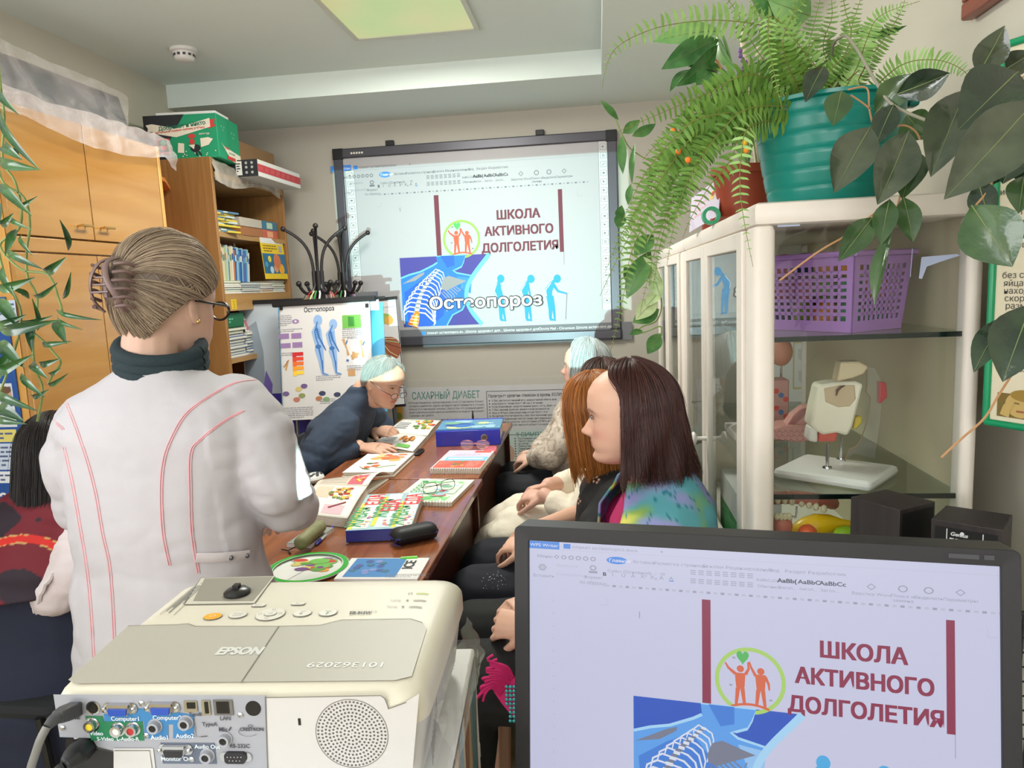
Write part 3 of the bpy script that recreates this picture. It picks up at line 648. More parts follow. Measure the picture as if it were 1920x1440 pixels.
bb = thing('cardboard_box', 'plain brown cardboard box at the back of the bookcase top', 'box', (-1.93, 3.8, 2.02))
card = mat('cardboard', (146, 112, 78), rough=0.8, vary=0.06, vscale=10)
MB().box((-2.12, 3.60, 2.014), (-1.81, 4.07, 2.215), card).build('carton', bb, bevel=0.004)
MB().box((-1.98, 3.598, 2.2155), (-1.95, 4.072, 2.2165), mat('card_tape', (160, 128, 92), rough=0.35)).build('tape', bb)
rb = thing('striped_box', 'long white and red box with a black end overhanging the bookcase top', 'box', (-1.76, 3.75, 2.013))
Mr = TR(-1.80, 3.545, 2.014)
b = MB(Mr).box((0, 0, 0), (0.135, 0.52, 0.082), mat('box_white', (224, 222, 218), rough=0.45)); b.build('carton', rb, bevel=0.002)
b = MB(Mr @ frame((0.1352, 0, 0), (0, 1, 0), (0, 0, 1)))
b.rect(0, 0.022, 0.52, 0.060, mat('box_red', (196, 66, 72), rough=0.45), 0.0006)
for i in range(1, 8): b.line([(0.065*i, 0.022), (0.065*i+0.004, 0.060)], 0.003, mat('box_red_dark', (164, 48, 56)), 0.001); b.lines(0.065*i-0.05, 0.048, 0.065*i-0.012, 2, 0.010, 0.004, mat('box_red_pale', (214, 110, 110)), 0.001)
b.build('side_print', rb)
b = MB(Mr @ frame((0, -0.0002, 0), (1, 0, 0), (0, 0, 1)))
b.rect(0, 0, 0.135, 0.082, blk, 0.0006); b.rect(0.02, 0.008, 0.052, 0.076, mat('box_white', (224, 222, 218)), 0.001); b.lines(0.024, 0.066, 0.048, 4, 0.012, 0.005, blk, 0.0014)
for x in (0.075, 0.105):
 for y in (0.02, 0.045, 0.066): b.disc(x, y, 0.007, mat('icon_grey', (170, 170, 172)), 0.001, 12)
b.build('end_print', rb)
# ------------------------------------------------------------------ books and booklets on the shelves
pal = [(64, 132, 190), (190, 206, 220), (228, 226, 214), (96, 160, 200), (180, 196, 150), (222, 206, 170), (40, 92, 160), (150, 190, 210), (200, 120, 90), (110, 150, 120), (236, 236, 230), (90, 110, 170)]
def pmat(i, prefix='cover'): c = pal[i % len(pal)]; return mat('%s_%d' % (prefix, i % len(pal)), c, rough=0.5)
pages = mat('page_edges', (226, 220, 206), rough=0.7)
def book_standing(y, z, th, h, d, i, label, x1=-1.84, tilt=0.0, group=None):
 r = thing('booklet', label, 'book', (x1, y, z), group=group)
 b = MB(TR(x1, y, z) @ RX(tilt)); b.box((-d, 0, 0), (0, th, h), pmat(i)); b.build('cover', r)
 b = MB(TR(x1, y, z) @ RX(tilt)); b.box((-d-0.0005, 0.0012, 0.002), (-0.004, th-0.0012, h+0.0006), pages)
 b.use(pmat(i+4)); b.box((-0.001, 0.0005, h*0.62), (0.0006, th-0.0005, h*0.80)); b.build('pages', r)
def book_lying(x1, y, z, w, d, th, i, label, rz=0.0, group=None, name='booklet'):
 r = thing(name, label, 'book', (x1, y, z), group=group)
 b = MB(TR(x1, y, z) @ RZ(rz)).box((-d, 0, 0), (0, w, 0.0012), pmat(i)).box((-d, 0, th-0.0012), (0, w, th)).box((-d, 0, 0.0012), (-d+0.001, w, th-0.0012)); b.build('cover', r)
 MB(TR(x1, y, z) @ RZ(rz)).box((-d+0.001, 0.001, 0.0012), (-0.0015, w-0.001, th-0.0012), pages).build('pages', r)
G1 = 'standing booklets on the middle shelf'
y = 3.335
for i in range(22):
 th = (0.014, 0.010, 0.020, 0.012)[i % 4]
 book_standing(y, 1.499, th, 0.175+0.008*((i*7) % 3)-0.001*i, 0.15, [2, 1, 0, 3, 6, 2, 5, 4, 1, 9, 5, 2, 8, 6, 7, 0, 6, 7, 11, 0, 7, 2][i], 'slim booklet standing in the row on the middle bookcase shelf', tilt=-0.02-0.006*i, group=G1)
 y += th+0.003
G2 = 'lying booklets under the standing row'
for s_, (y, n, w) in enumerate(((3.33, 6, 0.20), (3.545, 5, 0.19), (3.755, 5, 0.14), (3.90, 6, 0.15))):
 z = 1.4395
 for i in range(n):
  th = 0.0105; book_lying(-1.80-0.004*((i*5+s_) % 3), y+0.003*((i*3) % 4), z, w-0.006*(i % 2), 0.20, th, (i*3+s_*2+1), 'thin booklet lying in a pile at the front of the middle bookcase shelf', group=G2); z += th+0.0002
G3 = 'yellow and blue booklets in a pile on the top shelf'
pal[0:0] = []
z = 1.7365
ycol = [mat('cover_lemon', (226, 200, 70), rough=0.45), mat('cover_steel', (86, 126, 160), rough=0.45), mat('cover_ice', (200, 214, 222), rough=0.45)]
for i in range(11):
 r = thing('booklet', 'yellow and blue booklet in the slanting pile on the top bookcase shelf', 'book', (-1.83, 3.4, z), group=G3)
 M_ = TR(-1.80-0.008*(i % 3), 3.335+0.006*((i*5) % 4), z) @ RZ(0.05*((i*7) % 5-2))
 MB(M_).box((-0.13, 0, 0), (0, 0.20-0.012*((i*3) % 3), 0.009), ycol[i % 3]).build('cover', r)
 b = MB(M_ @ frame((0.0004, 0, 0), (0, 1, 0), (0, 0, 1))); b.rect(0.03+0.02*(i % 4), 0.001, 0.09+0.015*(i % 3), 0.008, ycol[(i+1) % 3], 0.0003); b.build('spine_print', r); z += 0.0094
y = 3.34
for i in range(9):
 book_standing(y, 1.7365, 0.022, 0.150, 0.13, [9, 0, 6, 3, 0, 11, 6, 0, 3][i], 'blue book in the row at the back of the top bookcase shelf', x1=-1.99, group='blue books at the back of the top shelf'); y += 0.0235
for i in range(9):
 book_standing(y, 1.7365, 0.034, 0.142, 0.13, [10, 2, 10, 10, 2, 10, 2, 10, 10][i], 'white book in the row at the back of the top bookcase shelf', x1=-1.99, group='white books at the back of the top shelf'); y += 0.0355
for nm, zc, c1, lab in (('lower', 1.7365, (204, 100, 84), 'thick red and orange boxed volume lying on the top bookcase shelf'), ('upper', 1.7835, (60, 120, 150), 'thick blue boxed volume lying on the red one on the top bookcase shelf')):
 r = thing('boxed_volume', lab, 'book', (-1.83, 3.8, zc))
 M_ = TR(-1.812, 3.60, zc)
 MB(M_).box((-0.22, 0.0, 0), (0, 0.245, 0.045), mat('volume_card_'+nm, (196, 186, 172) if nm == 'upper' else (170, 112, 70), rough=0.5)).build('slipcase', r, bevel=0.002)
 b = MB(M_).box((-0.221, 0.245, -0.0002), (0.001, 0.43, 0.0455), mat('volume_'+nm, c1, rough=0.4)); b.use(mat('volume_light_'+nm, (190, 214, 190) if nm == 'upper' else (236, 170, 130)))
 b.box((0.0012, 0.30, 0.006), (0.0016, 0.37, 0.038)); b.build('spine', r)
r = thing('yellow_brochure', 'yellow and blue brochure poster standing on the middle bookcase shelf', 'brochure', (-1.8, 3.96, 1.5))
Mb = frame((-1.793, 3.80, 1.512), (0.06, 1, 0), (-0.08, 0, 1))
b = MB(Mb); b.box((0, 0, -0.004), (0.25, 0.225, 0), mat('brochure_yellow', (236, 200, 40), rough=0.4)); b.build('board', r)
b = MB(Mb); b.rect(0, 0.195, 0.25, 0.225, mat('sheet_white', (226, 226, 224)), 0.0005); b.rect(0, 0.03, 0.25, 0.14, mat('brochure_blue', (50, 112, 150)), 0.0005)
b.lines(0.02, 0.185, 0.17, 3, 0.014, 0.006, mat('tag_ink', (130, 100, 30)), 0.0008); b.rect(0.19, 0.15, 0.225, 0.185, mat('icon_grey', (170, 170, 172)), 0.0008)
for (x, yy, rr, c) in ((0.07, 0.11, 0.018, (230, 214, 70)), (0.15, 0.10, 0.04, (210, 120, 80)), (0.19, 0.055, 0.03, (240, 170, 40)), (0.08, 0.05, 0.02, (190, 220, 236)), (0.13, 0.06, 0.025, (220, 150, 110)), (0.03, 0.08, 0.015, (90, 160, 200))):
 b.disc(x, yy, rr, mat('brochure_%d_%d' % (c[0], c[2]), c), 0.0008+0.0002*rr*100)
b.build('print', r)
r = thing('photo_card', 'white photo sheet standing behind the booklets on the middle bookcase shelf', 'card', (-1.9, 3.62, 1.5))
Mb = frame((-1.985, 3.56, 1.50), (0.10, 1, 0), (-0.04, 0, 1))
MB(Mb).box((0, 0, -0.003), (0.27, 0.225, 0), mat('sheet_white', (226, 226, 224))).build('sheet', r)
b = MB(Mb); b.rect(0.02, 0.16, 0.25, 0.215, mat('photo_brown', (120, 92, 92)), 0.0006)
for i in range(6): b.disc(0.04+0.036*i, 0.185+0.008*(i % 2), 0.014, mat('photo_rose', (170, 120, 110)), 0.001, 12)
b.build('print', r)
r = thing('green_carton', 'small green carton on the booklets of the lowest visible bookcase shelf', 'box', (-1.84, 3.4, 1.30))
MB().box((-1.98, 3.36, 1.274), (-1.80, 3.52, 1.345), mat('carton_forest', (24, 104, 66), rough=0.5)).build('carton', r, bevel=0.002)
MB(frame((-1.7998, 3.36, 1.274), (0, 1, 0), (0, 0, 1))).lines(0.01, 0.045, 0.05, 2, 0.014, 0.007, mat('print_mint', (120, 190, 160)), 0.0004).build('print', r)
G4 = 'booklets in piles on the lowest visible shelf'
for s_, (y, n, w) in enumerate(((3.335, 10, 0.20), (3.545, 8, 0.22), (3.78, 8, 0.22))):
 z = 1.1245
 for i in range(n):
  th = 0.0145; book_lying(-1.80-0.006*((i*5+s_) % 3), y+0.003*((i*3) % 4), z, w-0.01*(i % 3), 0.20, th, (i*5+s_*3) if i > 3 or s_ == 0 else [0, 6, 11, 0][i], 'booklet lying in a pile on the lowest visible bookcase shelf', group=G4); z += th+0.0002
r = thing('rose_leaflet', 'pink and white leaflet on the piles of the lowest visible bookcase shelf', 'leaflet', (-1.83, 3.6, 1.24))
MB(frame((-1.815, 3.56, 1.243), (0, 1, 0), (-0.25, 0, 1))).box((0, 0, -0.002), (0.20, 0.08, 0), mat('sheet_white', (226, 226, 224))).rect(0.01, 0.005, 0.10, 0.06, mat('leaflet_rose', (176, 110, 120)), 0.0006).build('sheet', r)
# ------------------------------------------------------------------ poster stands in front of the board
metal = mat('grey_metal', (96, 98, 104), rough=0.35, metal=0.7)
black = mat('black_plastic', (24, 24, 27), rough=0.45)
paperw = mat('poster_white', (216, 214, 216), rough=0.35, coat=0.3)
def stand_legs(r, M_, w, h, drop):
 b = MB(M_).use(metal)
 for x in (0.06, w-0.06): b.tube([(x, h*0.9, -0.024), (x, -drop, -0.05)], 0.011, 10)
 b.tube([(w/2, h*0.9, -0.02), (w/2, -drop, -0.22)], 0.011, 10)
 b.build('tripod_legs', r, smooth=True)
ps = thing('poster_flipchart', 'flipchart stand holding the osteoporosis poster with two blue skeleton bodies', 'flipchart', (-1.42, 3.58, 0))
p0 = at(530, 788, Y=3.38); p1 = at(513, 572, Y=3.47); p2 = at(683, 561, Y=3.47)
ux = (p2-p1).normalized(); uy = (p1-p0).normalized(); Mp = frame(p0, ux, uy); pw = (p2-p1).length; ph = (p1-p0).length
drop = p0.z/uy.z
b = MB(Mp); b.box((0, 0, -0.012), (pw, ph, -0.006), mat('board_backing', (180, 184, 190), rough=0.4)); b.build('backing_board', ps)
b = MB(Mp)
for i in range(4): b.box((0.002+0.002*i, -0.004*i+0.01, -0.006+0.0012*i), (pw-0.004+0.001*i, ph-0.006, -0.0052+0.0012*i), paperw)
b.build('poster_sheets', ps)
MB(Mp).box((-0.03, ph-0.012, -0.02), (pw+0.03, ph+0.016, 0.008), black).build('clamp_bar', ps, bevel=0.003)
b = MB(Mp).use(black)
for x, y_ in ((0.015, ph-0.02), (pw-0.012, ph-0.035)): b.box((x-0.008, y_-0.008, -0.003), (x+0.008, y_+0.012, 0.006))
b.build('binder_clip', ps, bevel=0.002)
stand_legs(ps, Mp, pw, ph, drop-0.02)
def q(px, py):                                               # poster coordinates of a photo pixel
 d = CR*((px-960)/FPX)-CU*((py-720)/FPX)+CF; n = ux.cross(uy); o = Vector((0, 0, H)); t = (p0-o).dot(n)/d.dot(n); p = o+d*t-p0
 return (p.dot(ux), p.dot(uy))
b = MB(Mp); Z0 = -0.0006
ink, gry, lav = mat('poster_ink', (52, 54, 66)), mat('poster_grey', (150, 152, 162)), mat('poster_lilac', (150, 120, 170))
x, y_ = q(598, 577); b.text('Остеопороз', x, y_-0.008, 0.032, ink, Z0, bold=0.02, align='C', width=0.155)
xb, bl2 = mat('xray_pale', (142, 176, 222)), mat('xray_blue', (58, 110, 176))
def skeleton(px, py0, py1, s_, bend):
 """translucent blue body with skeleton, from crown pixel row py0 to sole row py1"""
 x, yt = q(px, py0); _, yb = q(px+14, py1); h = yt-yb; k = h/1.0
 L = lambda p, w, m_, z_: b.line([(x+a*k, yb+c*k) for a, c in p], [v*k for v in w], m_, z_)
 L([(0.02+bend, 0.81), (0.00, 0.72), (0.02, 0.60), (0.04, 0.50), (0.03, 0.40)], [0.10, 0.17, 0.15, 0.14, 0.13], xb, Z0+0.0003)
 L([(0.03, 0.44), (0.06, 0.26), (0.07, 0.12), (0.08, 0.02)], [0.15, 0.10, 0.07, 0.04], xb, Z0+0.0003); L([(0.08, 0.025), (0.18, 0.0)], [0.05, 0.015], xb, Z0+0.0003)
 b.disc(x+(0.03+bend*1.5)*k, yb+0.90*k, 0.075*k, xb, Z0+0.0003, 20, 0.09*k); L([(0.02+bend, 0.84), (0.01+bend, 0.80)], [0.07, 0.07], xb, Z0+0.0004)
 L([(0.02+bend*1.4, 0.88), (0.0+bend*.5, 0.80), (-0.03, 0.72), (-0.01, 0.60), (0.02, 0.52), (0.01, 0.45)], [0.02]*6, bl2, Z0+0.0006)
 for i in range(6): L([(-0.03+0.01*(i/5), 0.76-0.028*i), (0.06, 0.745-0.03*i)], [0.010, 0.006], bl2, Z0+0.0006)
 L([(0.03, 0.45), (0.065, 0.25), (0.075, 0.23), (0.085, 0.03), (0.17, 0.004)], [0.03, 0.02, 0.03, 0.016, 0.01], bl2, Z0+0.0007)
 L([(0.0, 0.78), (0.04, 0.62), (0.12, 0.46), (0.15, 0.40)], [0.04, 0.03, 0.024, 0.014], bl2, Z0+0.0008)
 b.disc(x+0.02*k, yb+0.47*k, 0.05*k, bl2, Z0+0.0006, 14, 0.035*k)
skeleton(592, 586, 700, 1, 0.0); skeleton(618, 593, 697, 1, 0.02)
def qr(px0, py0, px1, py1, m_, z_=Z0+0.0002):
 a, c = q(px0, py0), q(px1, py1); b.poly([(a[0], c[1]), (c[0], c[1]), (c[0], a[1]), (a[0], a[1])], m_, z_)
qr(641, 586, 677, 607, mat('poster_green', (110, 180, 80))); qr(652, 588, 664, 605, mat('poster_green2', (60, 140, 60)), Z0+0.0005)
for px0, py0, px1, py1 in ((523, 626, 542, 634), (546, 624, 565, 632), (526, 644, 545, 651), (548, 641, 567, 649)): qr(px0, py0, px1, py1, lav)
x, y_ = q(554, 601); b.disc(x, y_, 0.018, lav, Z0+0.0002, ry=0.011); b.disc(x, y_, 0.006, paperw, Z0+0.0005)
for (px, py, w, n) in ((521, 592, 26, 6), (521, 618, 46, 2), (641, 612, 38, 5), (592, 702, 46, 3), (524, 662, 44, 2), (650, 680, 40, 3), (527, 765, 60, 6), (600, 745, 30, 3), (650, 628, 32, 1)):
 a = q(px, py); c = q(px+w, py); b.lines(a[0], a[1], c[0], n, 0.0095, 0.0035, gry, Z0+0.0002, 0.7)
cols = [(206, 40, 50), (222, 70, 50), (232, 110, 50), (240, 160, 50), (246, 206, 70)]
a, c = q(548, 660), q(570, 702)
for i in range(5):
 hh = (a[1]-c[1])/5; b.rect(a[0], a[1]-hh*(i+0.75), c[0], a[1]-hh*i, mat('poster_heat_%d' % i, cols[i]), Z0+0.0003)
 b.rect(a[0], a[1]-hh*(i+1), a[0]+0.02, a[1]-hh*i, mat('poster_heat_%d' % i, cols[i]), Z0+0.00035)
bone = mat('poster_bone', (196, 152, 104))
for pts in (((643, 630), (650, 648), (653, 660)), ((677, 631), (678, 648), (681, 663))): b.line([q(*p) for p in pts], [0.014, 0.006, 0.014], bone, Z0+0.0003)
x, y_ = q(664, 660)
for i in range(9): b.disc(x+0.016*math.cos(i*2.4)*(0.3+i/9), y_+0.014*math.sin(i*2.4)*(0.3+i/9), 0.007, bone, Z0+0.0003+0.00003*i, 9)
b.line([q(532, 688), q(540, 675), q(536, 694)], [0.01, 0.016, 0.008], bone, Z0+0.0003)
qr(652, 686, 666, 698, bone); b.line([q(651, 632), q(648, 640)], 0.006, bl2, Z0+0.0004); b.line([q(683, 633), q(680, 640)], 0.007, bl2, Z0+0.0004); b.line([q(652, 668), q(651, 672)], 0.012, bl2, Z0+0.0004)
for px, py, c in ((560, 728, (210, 190, 120)), (566, 740, (140, 150, 90)), (556, 748, (190, 120, 100)), (536, 738, (110, 90, 140)), (604, 734, (60, 66, 96)), (598, 744, (180, 120, 80)), (612, 745, (120, 160, 100)), (632, 735, (60, 60, 80)), (570, 722, (110, 130, 170))):
 x, y_ = q(px, py); b.disc(x, y_, 0.018, mat('poster_pic_%d' % c[0], c), Z0+0.0002, 12, 0.012)
b.build('poster_print', ps)
# blue sheets clipped behind it on both sides
sh = thing('blue_folder_sheets', 'light blue hanging sheets behind the osteoporosis poster', 'sheet', p0+ux*0.2+Vector((0, 0.09, 0.1)))
sky_ = mat('sheet_blue', (84, 170, 214), rough=0.3, coat=0.4)
Mq = Mp @ TR(0, 0, -0.06)
b = MB(Mq).box((-0.030, 0.02, -0.004), (0.08, ph+0.005, 0.0), sky_).box((pw-0.10, 0.02, -0.004), (pw+0.050, ph-0.012, 0.0), sky_); b.build('sheet', sh)
MB(Mq).box((-0.06, ph+0.004, -0.012), (pw+0.06, ph+0.018, 0.006), black).build('clamp_bar', sh, bevel=0.002)
MB(Mq).box((pw-0.02, ph-0.05, 0.0005), (pw+0.03, ph+0.003, 0.002), mat('sheet_white', (226, 226, 224))).build('white_tab', sh)
# roll-up banner left of it
ru = thing('rollup_banner', 'blue and violet roll up banner with letters behind the osteoporosis poster', 'banner', (-1.75, 3.60, 0))
Mr = frame(at(487, 1000, Y=3.60), (1, 0, 0), at(478, 572, Y=3.60)-at(487, 1000, Y=3.60))
hh = (at(478, 572, Y=3.60)-at(487, 1000, Y=3.60)).length
b = MB(Mr); vio, gr_ = mat('banner_violet', (66, 58, 150), rough=0.35), mat('banner_grey', (150, 160, 172), rough=0.35)
MB(Mr).box((0, 0, -0.004), (0.34, hh, 0), mat('banner_blue', (196, 204, 214), rough=0.35)).build('banner_sheet', ru)
b.rect(0.0, 0.0, 0.34, hh*0.62, vio, 0.001); b.poly([(0.0, hh*0.58), (0.07, hh*0.62), (0.11, hh*0.66), (0.115, hh*0.80), (0.09, hh*0.93), (0.03, hh*0.90), (0.01, hh*0.80)], gr_, 0.0014)
b.poly([(0.09, hh*0.62), (0.13, hh*0.56), (0.15, hh*0.66), (0.12, hh*0.72)], mat('banner_mid', (120, 100, 180)), 0.0016)
pc = mat('banner_text', (216, 216, 232))
for i, t in enumerate(('К', 'В', 'А')): b.text(t, 0.045, hh*0.345-0.065*i, 0.042, pc, 0.0016, bold=0.02)
b.build('banner_print', ru)
b = MB(Mr); b.box((-0.01, hh, -0.012), (0.35, hh+0.022, 0.010), black); b.build('top_rail', ru, bevel=0.003)
b = MB(TR(-1.55, 3.625, 0)); b.box((-0.17, -0.02, 0), (0.2, 0.06, 0.05), metal); b.tube([(0, 0, 0.05), (0, 0, 1.3)], 0.012, 10); b.build('base', ru)
# second flipchart with the heart poster, to the right
hp = thing('heart_flipchart', 'narrow flipchart with a heart vessel poster beside the osteoporosis stand', 'flipchart', (-1.2, 3.95, 0))
o_ = at(700, 762, Y=3.93); t_ = at(678, 566, Y=4.0); r_ = at(738, 560, Y=4.0)
ux2 = (r_-t_).normalized(); uy2 = (t_-o_).normalized(); w2, h2 = (r_-t_).length, (t_-o_).length; Mh = frame(o_, ux2, uy2)
MB(Mh).box((0, 0, -0.008), (w2, h2, -0.0005), paperw).build('poster_sheet', hp)
MB(Mh).box((-0.04, h2-0.004, -0.012), (w2+0.004, h2+0.012, 0.006), black).box((0, -0.014, -0.010), (w2, 0.0, 0.004)).build('clamp_bar', hp)
b = MB(Mh); b.line([(w2-0.002, 0), (w2-0.002, h2)], 0.004, black, 0.0006); b.lines(0.04, h2*0.93, w2*0.9, 2, 0.012, 0.004, gry, 0.0006)
b.disc(w2*0.55, h2*0.82, 0.05, mat('poster_olive', (150, 170, 90)), 0.0004, ry=0.03); b.disc(w2*0.72, h2*0.80, 0.025, mat('poster_amber', (220, 160, 80)), 0.0008)
hx, hy = w2*0.68, h2*0.53
b.disc(hx, hy, 0.062, mat('poster_heart', (150, 84, 58)), 0.0006, ry=0.068)
for i in range(12):
 a_ = 0.5*i; b.line([(hx-0.05, hy+0.05), (hx-0.04+0.05*math.cos(a_), hy+0.02+0.05*math.sin(a_)), (hx+0.06*math.cos(a_), hy+0.065*math.sin(a_))], 0.004, (mat('poster_vessel', (96, 52, 40)), mat('poster_sage', (150, 176, 120)), mat('poster_sand', (216, 190, 150)))[i % 3], 0.0009)
b.disc(w2*0.40, h2*0.34, 0.032, mat('poster_blue3', (70, 120, 170)), 0.0006); b.line([(w2*0.4, h2*0.34), (w2*0.75, h2*0.24)], 0.008, bone, 0.0008); b.lines(w2*0.45, h2*0.18, w2*0.95, 5, 0.014, 0.005, gry, 0.0006)
b.build('poster_print', hp)
b = MB(Mh).use(metal); b.tube([(w2*0.3, h2*0.5, -0.02), (w2*0.2, -0.70, 0.02)], 0.012, 10); b.tube([(w2*0.6, h2*0.5, -0.02), (w2*0.7, -0.70, 0.02)], 0.012, 10); b.build('stand_legs', hp, smooth=True)
MB(frame(at(668, 548, Y=4.05), (1, 0, 0), (0, 0, 1))).box((0, -0.03, -0.02), (0.12, 0.0, 0.02), mat('clip_grey', (110, 112, 118), rough=0.4)).build('top_clip', hp)
# ------------------------------------------------------------------ coat racks with coloured ribbons
def coat_rack(px, Y, label, ncol):
 p = at(px, 540, Y=Y); r = thing('coat_rack', label, 'coat rack', (p.x, Y, 0)); M_ = TR(p.x, Y, 0); zc = p.z
 bm_ = mat('rack_black', (40, 36, 38), rough=0.35)
 b = MB(M_).use(bm_)
 for a in range(4):
  t = a*math.pi/2+0.5; b.tube([(0.02*math.cos(t), 0.02*math.sin(t), 0.1), (0.02*math.cos(t), 0.02*math.sin(t), zc+0.09)], 0.0125, 8)
 b.build('pole', r, smooth=True)
 for a in range(4):
  t = a*math.pi/2+0.42; c, s_ = math.cos(t), math.sin(t)
  b = MB(M_).use(bm_); P = bez((0.02*c, 0.02*s_, zc+0.05), (0.02*c, 0.02*s_, zc+0.20), (0.05*c, 0.05*s_, zc+0.25), (0.155*c, 0.155*s_, zc+0.31), 12)
  b.tube(P, 0.0085, 8); b.ell((0.158*c, 0.158*s_, zc+0.312), (0.014, 0.014, 0.014)); b.build('upper_hook', r, smooth=True)
  b = MB(M_).use(bm_); t += 0.5; c, s_ = math.cos(t), math.sin(t)
  P = bez((0.02*c, 0.02*s_, zc+0.02), (0.04*c, 0.04*s_, zc-0.05), (0.09*c, 0.09*s_, zc-0.04), (0.115*c, 0.115*s_, zc+0.02), 10)
  b.tube(P, 0.0085, 8); b.ell((0.117*c, 0.117*s_, zc+0.025), (0.015, 0.015, 0.015)); b.build('lower_hook', r, smooth=True)
 b = MB(M_).use(bm_)
 for a in range(4):
  t = a*math.pi/2+0.5; b.tube(bez((0.02*math.cos(t), 0.02*math.sin(t), 0.35), (0.05*math.cos(t), 0.05*math.sin(t), 0.2), (0.13*math.cos(t), 0.13*math.sin(t), 0.2), (0.155*math.cos(t), 0.155*math.sin(t), 0.012), 8), 0.011, 8)
 b.build('base', r, smooth=True)
 cc = [(206, 60, 70), (226, 216, 150), (60, 150, 80), (232, 232, 226), (170, 200, 70), (120, 60, 120), (230, 150, 160)]
 for i in range(ncol):
  t = i*2.399; c, s_ = math.cos(t), math.sin(t); L = 0.075+0.03*((i*7) % 3)
  b = MB(M_); b.tube([(0.05*c, 0.05*s_, zc-0.015), (0.07*c, 0.07*s_, zc-0.03), (0.10*c+0.02*s_, 0.10*s_-0.02, zc-0.03-L)], 0.0042, 5, mat('ribbon_%d' % (i % 7), cc[i % 7], rough=0.5), flat=0.4)
  tag(b.build('ribbon', smooth=True), 'coloured ribbon hanging from the hooks of '+('the left' if px < 620 else 'the right')+' coat rack', 'ribbon', 'ribbons on the '+('left' if px < 620 else 'right')+' coat rack')
coat_rack(598, 3.76, 'black coat rack with curved hooks left, clear of the board', 16)
coat_rack(645, 4.10, 'black coat rack with curved hooks in front of the board edge', 12)
# ------------------------------------------------------------------ diabetes posters low on the far wall
dpz = thing('diabetes_poster', 'large white diabetes poster under clear film below the whiteboard', 'poster', (-0.71, YF-0.004, 0.45))
D0 = at(760, 790, Y=YF-0.004); Md = frame((D0.x, YF-0.004, 0), (1, 0, 0), (0, 0, 1))
def dq(px, py): p = at(px, py, Y=YF-0.004); return (p.x-D0.x, p.z)
pos = mat('poster_paper', (204, 202, 206), rough=0.4)
teal = mat('poster_teal', (78, 134, 124), rough=0.5)
zt = dq(900, 724)[1]; W1 = dq(1062, 716)[0]; zb = 0.30
b = MB(Md); b.box((0, zb, -0.003), (W1+0.10, zt, 0), pos); b.build('sheet', dpz)
b = MB(Md); pk = mat('poster_print_black', (74, 72, 82))
x0, y0 = dq(773, 749); x1, _ = dq(900, 746)
b.text('САХАРНЫЙ ДИАБЕТ', x0, y0, 0.062, teal, 0.0006, bold=0.016, width=x1-x0)
x0, y0 = dq(766, 756); x1, _ = dq(907, 756)
for i, t in enumerate(('В России официально зарегистрировано около 3,7 миллионов больных', 'сахарным диабетом, однако истинное число пациентов в 3-4 раза', 'больше (9-10 миллионов человек). Дело в том, что сахарный диабет', 'может длительное время никак не проявляться, и люди не подозревают', 'о наличии у них диабета.')):
 y = dq(766, 755+6*i)[1]; b.text(t, x0, y-0.008, 0.017, pk, 0.0006, bold=0.012, width=(x1-x0)*(1.0 if i < 4 else 0.33), slant=0.2)
x, y = dq(835, 789); b.text('Сахарный диабет бывает 2 типов:', x, y, 0.018, pk, 0.0006, bold=0.03, align='C', width=0.245)
x, y = dq(766, 797); b.text('1 тип - инсулинозависимый', x, y, 0.017, pk, 0.0006, bold=0.02)
xb0, yb0 = dq(912, 734); xb1 = dq(1056, 731)[0]; yb1 = dq(912, 798)[1]-0.06
for p_, q_ in (((xb0, yb0), (xb1, yb0)), ((xb0, yb1), (xb1, yb1)), ((xb0, yb0), (xb0, yb1)), ((xb1, yb0), (xb1, yb1))): b.line([p_, q_], 0.004, pk, 0.0006)
x, y = dq(916, 744); b.text('Проверьте уровень глюкозы в крови, ЕСЛИ:', x, y-0.004, 0.025, pk, 0.0006, bold=0.03, width=dq(1054, 742)[0]-x)
for i, t in enumerate(('У Вас имеются лишний вес, нарушенный обмен или', 'окружность талии более 80 см у женщин', 'Если ближайшие родственники (мать, отец, брат, сестра) имеют сахарный диабет', 'У Вас низкий уровень физической активности', 'Ваш ребёнок при рождении весил более 4 кг', 'Во время беременности у Вас был высокий уровень глюкозы в крови', 'У Вас артериальная гипертензия, артериальное давление > 140/90', 'У Вас снижен уровень холестерина (ЛПВП) менее 0,9 или повышен', 'триглицеридов (2,82 ммоль/л и более) в крови')):
 y = dq(920, 751.5+5.75*i)[1]; b.text(t, x+0.018, y-0.005, 0.0155, pk, 0.0006, bold=0.025); b.rect(x, y-0.004, x+0.008, y+0.004, pk, 0.0006)
# lower board: nine symptoms
xs, ys = dq(962, 806); xe = xs+0.52; yl = dq(962, 872)[1]
b.rect(xs-0.10, 0.302, xe, ys, mat('poster_mint', (190, 204, 202)), 0.0004); b.rect(xs-0.10, 0.302, xe, yl, teal, 0.0008)
x, y = dq(968, 815); b.text('9 СИМПТОМОВ', x, y-0.012, 0.036, teal, 0.0009, bold=0.02)
for i, t in enumerate(('Постоянная жажда, сухость во рту', 'Частое мочеиспускание в большом количестве', 'за сутки', 'Повышенная утомляемость, слабость', 'Снижение веса', 'Иногда повышенный аппетит', 'Нарушение зрения', 'Снижение иммунитета и заживления', 'Частые молочницы, грибковые', 'Воспалительные, плохо поддающиеся')):
 y = dq(968, 822+4.75*i)[1]; b.text(t, x+0.010, y-0.006, 0.0155, pk, 0.0009, bold=0.025); b.rect(x-0.012, y-0.005, x-0.004, y+0.003, pk, 0.0009)
for i in range(4): b.lines(x-0.06, yl-0.02-0.03*i, x+0.40, 1, 0.02, 0.008, mat('poster_mint', (190, 204, 202)), 0.0012)
